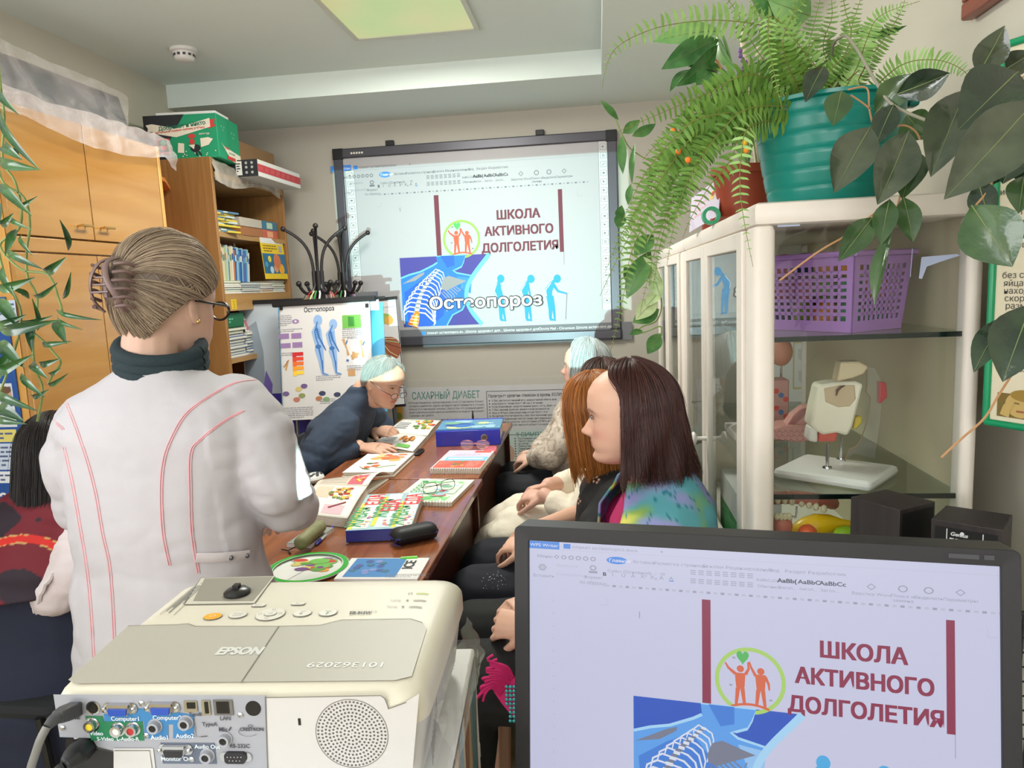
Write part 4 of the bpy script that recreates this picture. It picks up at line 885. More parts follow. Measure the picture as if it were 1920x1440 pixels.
b.disc(xs-0.03, yl+0.07, 0.035, mat('poster_skin', (190, 150, 130)), 0.0012, ry=0.055)
b.build('print', dpz)
def film3(u, v):
 x = lerp(-0.02, W1+0.12, u); z = lerp(zt+0.055, zb, v); k = noise.noise(Vector((x*6, z*7, 3)))*0.004+abs(noise.noise(Vector((x*16, z*20, 8))))*0.004
 return tuple(Md @ Vector((x, z, 0.007+abs(k))))
one('poster_film', 'wrinkled clear film taped over the diabetes poster', 'plastic film', MB().grid(film3, 80, 50, film('poster_film', (225, 225, 228), 0.10, 0.15)), smooth=True, angle=180)
op = thing('orange_poster', 'narrow orange and yellow poster on the far wall beside the diabetes poster', 'poster', (-1.25, YF-0.003, 0.5))
a = at(737, 752, Y=YF-0.003); c = at(762, 800, Y=YF-0.003)
MB().box((a.x, YF-0.003, 0.35), (D0.x-0.012, YF-0.0005, a.z), mat('poster_gold', (206, 150, 60), rough=0.4)).build('sheet', op)
b = MB(frame((a.x, YF-0.0032, 0.35), (1, 0, 0), (0, 0, 1)))
for i in range(5): b.disc(0.03+0.02*(i % 3), 0.30-0.05*i, 0.022, mat('poster_leaf%d' % (i % 2), ((120, 130, 60), (220, 180, 80))[i % 2]), 0.0006)
b.build('print', op)
wp_ = MB().box((at(712, 750, Y=YF).x, YF-0.010, 0.40), (at(736, 750, Y=YF).x, YF-0.001, at(720, 752, Y=YF).z), mat('sheet_white', (226, 226, 224)))
one('white_sheet', 'white sheet on the wall below the heart vessel poster', 'paper', wp_)
# ------------------------------------------------------------------ the two tables
twood = wood('table_wood', (122, 70, 42), (150, 88, 54), 'Y', 5, rough=0.22, coat=0.25, stretch=12)
tdark = wood('table_panel', (66, 36, 26), (84, 48, 34), 'Z', 6, rough=0.35)
tedge = mat('table_edge', (92, 54, 38), rough=0.4)
def table(y0, y1, x0, x1, label, ov):
 t = thing('desk_table', label, 'table', ((x0+x1)/2, (y0+y1)/2, 0))
 MB().box((x0, y0, 0.727), (x1, y1, 0.75), twood).build('tabletop', t, bevel=0.0025)
 MB().box((x1-0.05-ov, y0+0.04, 0.12), (x1-0.032-ov, y1-0.04, 0.727), tdark).build('modesty_panel', t)
 for y in (y0+0.03, y1-0.048): MB().box((x0+0.04, y, 0), (x1-0.012, y+0.018, 0.727), tdark).build('end_panel', t, bevel=0.002)
 return t
table(2.462, 3.48, -1.028, -0.441, 'brown wooden desk at the far end, with the blue binder on it', 0.0)
table(1.47, 2.452, -1.022, -0.425, 'brown wooden desk nearer the projector, with the spectacle case on it', 0.0)
TZ = 0.7502
def on(px, py, z=TZ): return at(px, py, Z=z)
def flatframe(bl, br, tl, z=TZ):
 """frame of a sheet lying flat from three corner pixels; returns matrix, width, depth"""
 a, c, d = on(*bl, z), on(*br, z), on(*tl, z); ux = c-a; uy = d-a; n = ux.cross(uy).normalized()
 w = ux.length; uxn = ux/w; uyp = n.cross(uxn); return frame(a, ux, uyp), w, uy.dot(uyp)
pap = mat('paper', (228, 224, 216), rough=0.6)
def foods(b, x0, y0, x1, y1, n, z, seed, cols=((196, 60, 50), (226, 150, 50), (120, 160, 60), (230, 200, 90), (150, 90, 60), (200, 110, 90))):
 r = random.Random(seed)
 for i in range(n):
  c = cols[r.randrange(len(cols))]; s_ = min(x1-x0, y1-y0)*r.uniform(0.10, 0.26)
  b.disc(r.uniform(x0+s_, x1-s_), r.uniform(y0+s_*0.6, y1-s_*0.6), s_, mat('food_%d_%d' % (c[0], c[1]), c, rough=0.5), z+0.0001*(i % 4), 12, s_*r.uniform(0.45, 0.9))
# open spiral cookery magazine in front of the reading man
om = thing('open_magazine', 'open spiral cookery magazine under the hands of the reading man', 'magazine', on(770, 830))
Mo, w, d = flatframe((715, 852), (779, 856), (757, 797))
def leaf(x0, x1, bow, zt):
 return lambda u, v: tuple(Mo @ Vector((lerp(x0, x1, u)*w*1.5, v*d*1.05, zt+bow*math.sin(math.pi*u)*0.5+bow*(1-u)*0.0)))
Mo, w, d = flatframe((700, 850), (778, 858), (770, 800)); dd = on(826, 797); 
A, B_, C_, D_ = on(697, 846), on(775, 858), on(828, 797), on(757, 795)
def quadp(u, v, z): p = (A*(1-u)+B_*u)*(1-v)+(D_*(1-u)+C_*u)*v; return (p.x, p.y, z)
b = MB().use(pap)
b.grid(lambda u, v: quadp(u, v*0.44, TZ+0.024+0.004*math.sin(u*3)), 10, 6).grid(lambda u, v: quadp(u, 0.46+v*0.54, TZ+0.024+0.006*math.sin(v*3)), 10, 6)
b.build('page', om, smooth=True, solid=0.0012)
b = MB().use(pages)
for z in (0.003, 0.008, 0.013, 0.018): b.grid(lambda u, v: quadp(u*0.995, v*0.44, TZ+z), 4, 2).grid(lambda u, v: quadp(u*0.995, 0.46+v*0.54, TZ+z), 4, 2)
b.build('page_block', om, solid=0.0045)
b = MB()
def opp(u0, v0, u1, v1, m, z=0.0305): b.use(m).add([quadp(u0, v0, TZ+z), quadp(u1, v0, TZ+z), quadp(u1, v1, TZ+z), quadp(u0, v1, TZ+z)], [(0, 1, 2, 3)])
opp(0.1, 0.05, 0.45, 0.09, mat('food_196_60', (196, 60, 50))); opp(0.55, 0.04, 0.85, 0.12, mat('poster_green', (110, 180, 80)))
for i in range(4): opp(0.08, 0.16+0.04*i, 0.4, 0.175+0.04*i, gry); opp(0.06, 0.6+0.06*i, 0.36, 0.62+0.06*i, gry, 0.0322)
rr = random.Random(3)
for i in range(26):
 u, v = rr.uniform(0.42, 0.9), rr.uniform(0.6, 0.9); c = ((196, 60, 50), (226, 150, 50), (120, 160, 60), (230, 200, 90), (90, 130, 50))[i % 5]
 opp(u, v, u+0.09, v+0.05, mat('food_%d_%d' % c[:2], c), 0.0322+0.0001*(i % 9))
for i in range(10):
 u, v = 0.48+0.03*i, 0.22+0.04*math.sin(i); opp(u, v, u+0.06, v+0.10, mat('food_150_90', (150, 90, 60)) if i % 3 else mat('food_226_150', (226, 150, 50)), 0.0312+0.0001*i)
b.build('page_print', om)
# phone
Mf, w, d = flatframe((722, 856), (787, 855), (730, 846))
ph_ = thing('mobile_phone', 'black mobile phone lying beside the open cookery magazine', 'phone', on(757, 851))
MB(Mf).bbox((0, 0, 0.0), (w, max(d, 0.07), 0.0095), 0.009, black).build('phone_body', ph_, smooth=True, angle=60)
MB(Mf).rect(0.004, 0.004, w-0.004, max(d, 0.07)-0.004, mat('phone_glass', (14, 15, 18), rough=0.06), 0.0097).build('screen', ph_)
# blue lever arch binder
bi = thing('lever_binder', 'blue lever arch binder lying at the end of the far desk', 'binder', on(880, 838))
P0, P1, P2 = on(818, 838), on(939, 834), on(824, 804); ux = (P1-P0); wB = ux.length; Mb = frame(P0, ux, (0, 0, 1)); hB = 0.066; dB = 0.28
bc = mat('binder_blue', (48, 56, 178), rough=0.3)
b = MB(Mb); b.box((0, 0, -0.003), (wB, hB, 0), bc).box((0, hB-0.003, -dB), (wB, hB, -0.003)).box((0, 0, -dB), (wB, 0.003, -0.003)); b.build('cover', bi, bevel=0.002)
MB(Mb).box((0.006, 0.004, -dB+0.012), (wB-0.006, hB-0.006, -0.008), pages).build('papers', bi)
b = MB(Mb); b.ring(wB*0.75, hB*0.52, 0.009, 0.015, mat('chrome', (200, 200, 204), rough=0.15, metal=1.0), 0.0012, 28); b.disc(wB*0.75, hB*0.52, 0.009, mat('hole_grey', (84, 80, 76)), 0.0006); b.build('finger_ring', bi)
MB(Mb).rect(wB*0.09, 0.006, wB*0.60, hB-0.006, mat('binder_label', (60, 62, 172), rough=0.12), 0.0006).build('spine_pocket', bi)
# brochure lying on the binder, and a black pen tip standing behind it
bt = thing('blue_brochure', 'blue glossy brochure lying on top of the blue binder', 'brochure', Mb @ Vector((0.1, hB, -0.1)))
b = MB(Mb @ TR(0.004, hB+0.0008, -0.012) @ RX(-math.pi/2)); b.box((0, 0, 0), (wB-0.004, 0.20, 0.006), mat('brochure_cyan', (94, 150, 190), rough=0.25)); b.build('sheets', bt)
b = MB(Mb @ TR(0.004, hB+0.0068, -0.012) @ RX(-math.pi/2)); foods(b, 0.01, 0.01, wB-0.02, 0.19, 24, 0.0004, 5, ((60, 110, 180), (150, 190, 210), (200, 210, 150), (40, 80, 150), (120, 170, 140))); b.build('print', bt)
bp = Mb @ Vector((wB*0.55, 0, -dB-0.02)); bh = at(887, 789, Y=bp.y)
one('black_pen', 'black pen standing upright behind the blue binder', 'pen', MB().tube([(bh.x, bp.y, TZ), (bh.x, bp.y, TZ+0.07), (bh.x, bp.y, max(bh.z, TZ+0.10))], [0.005, 0.005, 0.002], 10, black), smooth=True)
# pink spectacles, pink case
def spectacles(M_, s_, rim, lens, parent_name, label, temples='back', lab2=None):
 """glasses standing on rims: x across, y towards the temples, z up"""
 r = thing(parent_name, label, 'glasses', M_.translation)
 for sx_ in (-1, 1):
  b = MB(M_).use(rim); P = []
  for k in range(25):
   t = 2*math.pi*k/24; c, s2 = math.cos(t), math.sin(t); P.append((s_*(sx_*0.034+0.027*math.copysign(abs(c)**0.7, c)), 0, s_*(0.02+0.019*math.copysign(abs(s2)**0.75, s2))))
  b.tube(P, 0.0011*s_, 6, cap=False); b.build('rim', r, smooth=True)
  b = MB(M_).use(lens); b.add([(x, 0.0003, z) for x, _, z in P[:-1]], [tuple(range(24))]); b.build('lens', r)
  b = MB(M_).use(rim); hx = sx_*0.063*s_
  if temples == 'fold': b.tube([(hx, 0, 0.026*s_), (hx, 0.006, 0.026*s_), (hx-sx_*0.03*s_, 0.010+0.004*(sx_+1), 0.024*s_), (-hx*0.75, 0.012+0.004*(sx_+1), 0.016*s_)], 0.0011*s_, 6)
  else: b.tube([(hx, 0, 0.026*s_), (hx, 0.07*s_, 0.024*s_), (hx, 0.115*s_, 0.020*s_), (hx*0.96, 0.14*s_, 0.0*s_)], 0.0011*s_, 6)
  b.build('temple', r, smooth=True)
 b = MB(M_).use(rim); b.tube([(-0.008*s_, 0, 0.026*s_), (0, -0.002, 0.030*s_), (0.008*s_, 0, 0.026*s_)], 0.0011*s_, 6); b.build('bridge', r, smooth=True)
 return r
rose = mat('rim_rose', (196, 130, 120), rough=0.25, metal=0.6)
p = on(893, 850); spectacles(frame((p.x, p.y-0.02, TZ+0.021), (1, -0.05, 0), (0, 1, 0)), 0.95, rose, film('lens_pink', (240, 216, 214), 0.25, 0.05), 'pink_spectacles', 'pink rimmed spectacles lying on the red calendar booklet', 'fold')
Mk, w, d = flatframe((908, 852), (932, 851), (912, 843)); pc_ = MB(Mk).bbox((0, -0.03, 0), (w, 0.055, 0.022), 0.008, mat('case_pink', (204, 96, 106), rough=0.35))
one('pink_case', 'small pink case at the desk edge behind the spectacles', 'case', pc_, smooth=True)
# red and blue spiral calendar booklet
def spiral_pad(name, label, bl, br, tl, th, cover, prt, n=22):
 M_, w, d = flatframe(bl, br, tl); r = thing(name, label, 'notebook', M_.translation)
 MB(M_).box((0, 0.006, 0.0), (w, d, th), pages).build('page_block', r); MB(M_).box((0, 0.004, th), (w, d, th+0.0012), cover).build('cover', r)
 b = MB(M_).use(mat('spiral_white', (222, 220, 216), rough=0.3))
 for i in range(n):
  x = w*(i+0.5)/n; P = [(x, 0.008+0.010*math.cos(a)-0.004, th/2+0.001+(th/2+0.004)*math.sin(a)) for a in [2*math.pi*k/12 for k in range(13)]]; b.tube(P, 0.0011, 5)
 b.build('spiral', r, smooth=True)
 b = MB(M_); prt(b, w, d, th+0.0014); b.build('cover_print', r)
 return r, M_, w, d
def cal(b, w, d, z):
 b.rect(0.005, 0.015, w-0.003, d*0.42, mat('cal_red', (216, 92, 76)), z); b.rect(0.02, d*0.42, w-0.003, d*0.62, mat('cal_sky', (120, 186, 228)), z); b.rect(0.03, d*0.50, w*0.9, d*0.56, pap, z+0.0002)
 b.rect(w*0.04, d*0.62, w-0.003, d-0.003, mat('cal_lilac', (200, 190, 210)), z); foods(b, w*0.34, d*0.10, w*0.62, d*0.42, 16, z+0.0003, 8, ((90, 140, 70), (220, 190, 70), (60, 110, 60), (200, 90, 60)))
 b.lines(w*0.06, d*0.36, w*0.3, 3, 0.016, 0.006, mat('cal_rose', (236, 150, 136)), z+0.0003); b.lines(w*0.66, d*0.38, w*0.95, 6, 0.014, 0.007, mat('cal_rose', (236, 150, 136)), z+0.0003); b.rect(w*0.60, d*0.85, w-0.01, d-0.01, mat('cal_red', (216, 92, 76)), z+0.0001)
 for k in range(5): b.line([(w*(0.2+0.1*k), d*0.66), (w*(0.35+0.1*k), d*0.78), (w*(0.25+0.12*k), d*0.74)], 0.002, mat('cal_line', (150, 160, 186)), z+0.0003)
spiral_pad('calendar_booklet', 'red and blue spiral bound calendar booklet at the right desk edge', (806, 889), (900, 889), (837, 853), 0.018, mat('cal_cover', (226, 206, 200), rough=0.3), cal)
def grn(b, w, d, z):
 b.rect(0.004, 0.012, w-0.012, d-0.004, mat('pad_mint', (200, 226, 200)), z)
 r = random.Random(4)
 for i in range(60):
  c = ((130, 210, 130), (170, 226, 160), (110, 190, 110), (220, 236, 214))[i % 4]; b.disc(r.uniform(0.02, w-0.03), r.choice((r.uniform(0.02, d*0.35), r.uniform(d*0.75, d-0.01), r.uniform(0.02, d-0.01))), r.uniform(0.006, 0.018), mat('pad_%d' % c[0], c), z+0.0002+0.00002*i, 10)
 b.rect(w*0.06, d*0.35, w*0.9, d*0.8, mat('pad_pale', (208, 226, 206)), z+0.0016)
 for i, t in enumerate(('Здоровая', 'еда')): b.text(t, w*0.24+w*0.14*i, d*0.16, 0.042, mat('pad_text', (70, 140, 90)), z+0.0019, bold=0.01, rot=math.pi/2, slant=0.15)
 foods(b, w*0.42, d*0.2, w*0.85, d*0.75, 12, z+0.0019, 12, ((214, 130, 120), (150, 190, 110), (190, 100, 100), (120, 170, 90)))
_, Mg2, wg, dg = spiral_pad('green_notebook', 'green and white spiral notebook with spectacles lying on it', (734, 948), (846, 951), (751, 904), 0.012, pap, grn, 20)
b = MB()
rimd = mat('rim_dark', (58, 34, 34), rough=0.25, metal=0.4)
spectacles(Mg2 @ TR(wg*0.62, dg*0.42, 0.0142) @ RZ(0.75) , 0.92, rimd, film('lens_clear', (235, 235, 235), 0.12, 0.05), 'dark_spectacles', 'thin dark rimmed spectacles folded on the green notebook', 'fold')
# pile of two closed cookery booklets
cb_ = thing('cookbook_pile', 'white cookery booklet with a picture of a cut meal near the left desk edge', 'book', on(700, 880))
M_, w, d = flatframe((641, 897), (739, 896), (683, 860)); 
for nm, z0, z1, off in (('lower_block', 0.0, 0.009, 0.0), ('upper_block', 0.0095, 0.020, 0.004)):
 MB(M_).box((off, off, z0), (w-off, d-off, z1), pages).build(nm, cb_, bevel=0.002)
MB(M_).box((0.002, 0.002, 0.020), (w-0.002, d-0.002, 0.0215), mat('paper_white', (232, 230, 230), rough=0.35)).build('cover', cb_)
b = MB(M_); foods(b, w*0.2, d*0.55, w*0.9, d*0.95, 22, 0.022, 21, ((220, 170, 90), (206, 120, 70), (236, 200, 130), (190, 80, 60))); foods(b, w*0.25, d*0.12, w*0.6, d*0.5, 10, 0.022, 22, ((170, 60, 50), (90, 110, 60), (200, 110, 60)))
b.line([(w*0.55, d*0.2), (w*0.75, d*0.3), (w*0.9, d*0.33)], 0.006, mat('food_120_160', (120, 160, 60)), 0.0225); b.line([(w*0.2, d*0.28), (w*0.4, d*0.12)], 0.003, mat('food_150_90', (150, 90, 60)), 0.0225); b.build('cover_print', cb_)
# big open magazine
ob = thing('open_recipe_book', 'thick open recipe magazine with curled pages beside the white sleeve', 'magazine', on(640, 930))
A2, B2, C2, D2 = on(566, 980), on(653, 990), on(690, 928), on(592, 925)
E2, F2 = on(733, 897), on(612, 910)
def qa(u, v, z): p = (A2*(1-u)+B2*u)*(1-v)+(D2*(1-u)+C2*u)*v; return Vector((p.x, p.y, TZ+z))
def qb(u, v, z): p = (D2*(1-u)+C2*u)*(1-v)+(F2*(1-u)+E2*u)*v; return Vector((p.x, p.y, TZ+z))
def za(u, v): return 0.028+0.006*math.sin(v*3.0)
def zb_(u, v): return 0.028+0.010*math.sin(v*2.6)-0.020*v*v+0.03*u*v*(1-v)*2
b = MB().use(pap).grid(lambda u, v: tuple(qa(u, v, za(u, v))), 10, 10).grid(lambda u, v: tuple(qb(u, v, zb_(u, v))), 10, 10); b.build('page', ob, smooth=True, solid=0.0012)
b = MB().use(pages)
for i in range(7): b.grid(lambda u, v: tuple(qa(u*(1-0.002*i), v, 0.002+0.0038*i+0.0008*math.sin(v*3+i))), 5, 5)
for i in range(3): b.grid(lambda u, v: tuple(qb(u*(1-0.002*i), v*0.9, 0.002+(0.004*i)*(1-v*0.7))), 5, 5)
b.build('page_block', ob, smooth=True, solid=0.0034)
b = MB()
def pr(fn, zf, u0, v0, u1, v1, m, k=0): b.use(m).grid(lambda u, v: tuple(fn(lerp(u0, u1, u), lerp(v0, v1, v), zf(lerp(u0, u1, u), lerp(v0, v1, v))+0.0010+0.00008*k)), 6, 6)
pk_ = mat('page_pink', (214, 176, 186)); tan = mat('page_tan', (206, 190, 170)); pr(qb, zb_, 0.05, 0.05, 0.62, 0.9, tan); pr(qb, zb_, 0.60, 0.05, 0.88, 0.45, mat('page_rose', (196, 96, 110)), 1)
for i in range(9): pr(qb, zb_, 0.08, 0.12+0.075*i, 0.56, 0.14+0.075*i, gry, 2)
pr(qa, za, 0.40, 0.06, 0.82, 0.30, pk_, 1); pr(qa, za, 0.08, 0.5, 0.4, 0.95, tan)
rr = random.Random(9)
for i in range(46):
 u, v = rr.uniform(0.36, 0.86), rr.uniform(0.44, 0.86); c = ((180, 60, 50), (226, 150, 50), (110, 130, 60), (230, 200, 120), (110, 60, 44), (214, 170, 90))[i % 6]
 if (u-0.62)**2/0.07+(v-0.64)**2/0.05 < 1: pr(qa, za, u, v, u+0.07, v+0.06, mat('food_%d_%d' % c[:2], c), 3+i % 20)
for i in range(12): u, v = rr.uniform(0.64, 0.84), rr.uniform(0.08, 0.40); pr(qb, zb_, u, v, u+0.05, v+0.05, mat('food_%d_%d' % ((196, 60), (230, 200))[i % 2], ((196, 60, 50), (230, 200, 90))[i % 2]), 3+i)
for i in range(10): pr(qa, za, 0.50+0.03*i, 0.20+0.018*i, 0.54+0.03*i, 0.23+0.018*i, mat('page_wine', (150, 50, 60)), 24)
b.build('page_print', ob)
# wrapped recipe books with big lettering
zh = thing('wrapped_recipe_books', 'glossy recipe book set with large green and red lettering on the near desk', 'book', on(725, 990))
M_, w, d = flatframe((650, 1018), (772, 1012), (684, 948)); th = 0.034
MB(M_).box((0.003, 0.003, 0.0), (w-0.003, d-0.003, th), pages).build('page_block', zh, bevel=0.002)
MB(M_).box((0, -0.004, 0.002), (w, 0.0, th+0.001), mat('book_spine', (54, 62, 150), rough=0.15)).build('spine', zh, bevel=0.001)
MB(M_).box((0, -0.003, th), (w, d, th+0.0015), mat('cover_sky', (170, 206, 214), rough=0.12)).build('cover', zh)
b = MB(M_); z = th+0.0018; yel, gl, rl, wht = mat('cover_yellow', (226, 212, 70)), mat('cover_green', (60, 150, 96)), mat('cover_red', (206, 60, 66)), mat('cover_white', (236, 236, 226))
for k in range(3):
 x0 = w*(0.0+0.335*k); b.rect(x0+0.002, 0.004+0.02*(k == 1), x0+w*0.075, d*0.72+0.06*(k == 1), yel, z); b.rect(x0+w*0.08, 0.01, x0+w*0.315, d*0.97, wht if k != 1 else mat('cover_pale', (206, 226, 226)), z)
 b.text('ЖИВАЯ', x0+w*0.20, d*(0.06, 0.28, 0.06)[k], 0.058, gl, z+0.0003, bold=0.03, rot=math.pi/2, width=d*0.52); b.text('ЕДА', x0+w*0.31, d*(0.66, 0.46, 0.62)[k], 0.060, rl, z+0.0004, bold=0.04, rot=math.pi/2, width=d*0.32)
 foods(b, x0+w*0.16, d*0.03, x0+w*0.325, d*0.34, 10, z+0.0006, 30+k, ((216, 120, 150), (240, 150, 120), (150, 110, 170), (236, 200, 190)))
foods(b, w*0.93, d*0.1, w*0.995, d*0.95, 12, z+0.0006, 40, ((90, 140, 190), (220, 120, 130), (240, 200, 90)))
b.build('cover_print', zh)
# black zip spectacle case
cs_ = thing('spectacle_case', 'black hard spectacle case with blue zip at the right edge of the near desk', 'case', on(785, 1025))
Pa, Pb = on(742, 1030), on(826, 1012); ux = Pb-Pa; M_ = frame(Pa, ux, Vector((0, 0, 1)).cross(ux)); L = ux.length*1.03
blk2 = mat('case_black', (20, 20, 24), rough=0.55, bump=0.2, bscale=500)
MB(M_).bbox((0, 0, 0.0), (L, 0.068, 0.043), 0.024, blk2, 6).build('shell', cs_, smooth=True, angle=70); MB(M_).bbox((-0.0004, -0.0004, 0.0210), (L+0.0004, 0.0684, 0.0226), 0.024, mat('seam_black', (8, 8, 10)), 6).build('seam', cs_)
b = MB(M_).use(mat('zip_blue', (44, 50, 150), rough=0.4)); r_ = 0.0235
P = [(L-r_+r_*math.cos(a), 0.034+0.0345*math.sin(a), 0.0218) for a in [math.radians(-70+k*14) for k in range(11)]]; b.tube(P, 0.0018, 6)
P = [(r_-r_*math.cos(a), 0.034+0.0345*math.sin(a), 0.0218) for a in [math.radians(-70+k*14) for k in range(11)]]; b.tube(P, 0.0018, 6); b.tube([(0.004, 0.0, 0.024), (-0.002, 0.004, 0.012), (0.012, -0.003, 0.006)], 0.0014, 6); b.build('zip', cs_, smooth=True)
# round vegetable card
vp = thing('vegetable_plate_card', 'round card with green rim and small vegetable pictures behind the projector', 'card', on(585, 1065))
cpl = on(578, 1068); rx_ = (on(655, 1058)-cpl).length; M_ = TR(cpl.x, cpl.y, TZ)
MB(M_).lathe([(0.001, 0.001), (rx_*0.9, 0.001), (rx_, 0.006), (rx_, 0.0075), (rx_*0.9, 0.0028), (0.001, 0.0025)], 48, m=mat('card_white', (232, 234, 230), rough=0.2)).build('disc', vp, smooth=True)
b = MB(M_); b.ring(0, 0, rx_*0.86, rx_*0.985, mat('card_green', (60, 176, 66), rough=0.2), 0.0081, 48); b.ring(0, 0, rx_*0.84, rx_*0.86, mat('card_white', (232, 234, 230)), 0.0083, 48)
for a in (0.9, 2.5, 4.4): b.line([(0, 0), (rx_*0.84*math.cos(a), rx_*0.84*math.sin(a))], 0.002, gry, 0.0032)
foods(b, -rx_*0.62, -rx_*0.2, rx_*0.62, rx_*0.66, 34, 0.0035, 51, ((110, 180, 80), (196, 60, 50), (226, 150, 60), (110, 70, 130), (90, 150, 60), (200, 190, 110))); b.disc(rx_*0.12, rx_*0.45, 0.026, mat('food_110_180', (110, 180, 80)), 0.0045, ry=0.018)
b.text('Овощи, фрукты', rx_*0.30, rx_*0.58, 0.012, gry, 0.0046, slant=0.2); b.build('print', vp)
# booklet with blue photo and small green pen beneath
bo = thing('blue_white_booklet', 'white booklet with a blue photograph behind the projector', 'booklet', on(720, 1062))
M_, w, d = flatframe((640, 1074), (792, 1074), (668, 1055)); d = max(d, 0.11)
MB(M_ @ TR(0, -0.05, 0)).box((0, 0, 0), (w, d+0.02, 0.006), mat('paper_white', (232, 230, 230))).build('sheets', bo)
b = MB(M_ @ TR(0, -0.05, 0.0064)); b.rect(w*0.08, 0.01, w*0.72, d+0.016, mat('photo_blue', (64, 128, 190)), 0); 
for i in range(14): b.disc(w*rng.uniform(0.14, 0.64), d*rng.uniform(0.3, 1.05), 0.010, (mat('photo_deep', (66, 90, 150)), mat('photo_lilac', (120, 140, 200)), mat('photo_teal', (60, 110, 140)))[i % 3], 0.0003+0.00003*i, 6)
b.text('ICE', w*0.86, d*0.55, 0.036, mat('ink_black', (36, 38, 44)), 0.0004, bold=0.03, rot=math.pi/2); b.build('cover_print', bo)
p, p2 = on(752, 1052), on(783, 1050); one('green_pen', 'bright green pen behind the blue and white booklet', 'pen', MB().tube([p+Vector((0, 0, .006)), p2+Vector((0, 0, .006))], 0.005, 10, mat('pen_green', (110, 214, 60), rough=0.3)), smooth=True)
# ballpoint pen, notepad with olive case
p, p2 = on(593, 1025), on(624, 992)
pn = thing('ballpoint_pen', 'white and blue ballpoint pen lying on the near desk', 'pen', p)
dv = (p2-p); up = Vector((0, 0, 0.0055)); b = MB().tube([p+dv*0.25+up, p+dv*0.8+up], 0.0045, 10, mat('pen_white', (226, 226, 232), rough=0.2)); b.build('barrel', pn, smooth=True)
b = MB().use(mat('pen_blue', (50, 50, 160), rough=0.3)); b.tube([p+up, p+dv*0.06+up, p+dv*0.25+up], [0.001, 0.004, 0.0052], 10); b.build('grip', pn, smooth=True); MB().tube([p+dv*0.8+up, p+dv+up], 0.0048, 10, mat('pen_blue', (50, 50, 160))).build('cap', pn, smooth=True)
npd = thing('notepad', 'white notepad under the olive case by the white sleeve', 'notepad', on(575, 1010))
M_, w, d = flatframe((538, 1026), (583, 1028), (572, 994)); MB(M_).box((0, 0, 0), (w*1.0, d, 0.010), mat('paper_white', (232, 230, 230))).build('sheets', npd); MB(M_).box((0, 0, 0.010), (w, d, 0.0112), mat('pad_cover', (140, 146, 140), rough=0.4)).build('cover', npd)
oc = thing('olive_case', 'olive green soft cylindrical case on the white notepad', 'case', on(588, 1000))
pa, pb = on(560, 1022, TZ+0.03), on(603, 984, TZ+0.03); b = MB().use(mat('olive_cloth', (130, 130, 92), rough=0.6, vary=0.1, vscale=40))
dv = pb-pa; b.tube([pa+dv*t for t in (0, 0.03, 0.08, 0.5, 0.92, 0.97, 1.0)], [0.004, 0.014, 0.0185, 0.0185, 0.0185, 0.014, 0.004], 18); b.build('roll', oc, smooth=True)
p = on(540, 1035); b = MB().use(black); b.tube([p+Vector((0, 0, .004)), on(556, 1024, TZ+0.01)], 0.002, 6); b.tube([on(528, 1030, TZ+.005), p+Vector((0, 0, .004)), on(545, 1038, TZ+.003)], 0.002, 6)
one('thin_cord', 'thin dark cord lying on the desk beside the notepad', 'cord', b, smooth=True)
# checked cloth item near the sleeve
p = on(590, 905); b = MB().use(mat('mono_cloth', (206, 206, 204), rough=0.7)); b.ell((p.x, p.y, TZ+0.018), (0.035, 0.045, 0.018), 16, 8)
ck = tag(b.build('cloth_pouch', smooth=True), 'black and white patterned pouch at the left desk edge', 'pouch')
b = MB().use(mat('ink_black', (36, 38, 44)))
for i in range(16):
 a = i*2.4; e = 0.35+0.55*((i*7) % 10)/10; q_ = Vector((p.x+0.035*math.cos(a)*e, p.y+0.045*math.sin(a)*e, TZ+0.018+0.018*math.sqrt(max(0.02, 1-e*e)))); b.ell(q_, (0.006, 0.009, 0.003), 8, 4)
o = b.build('pattern', ck, smooth=True)
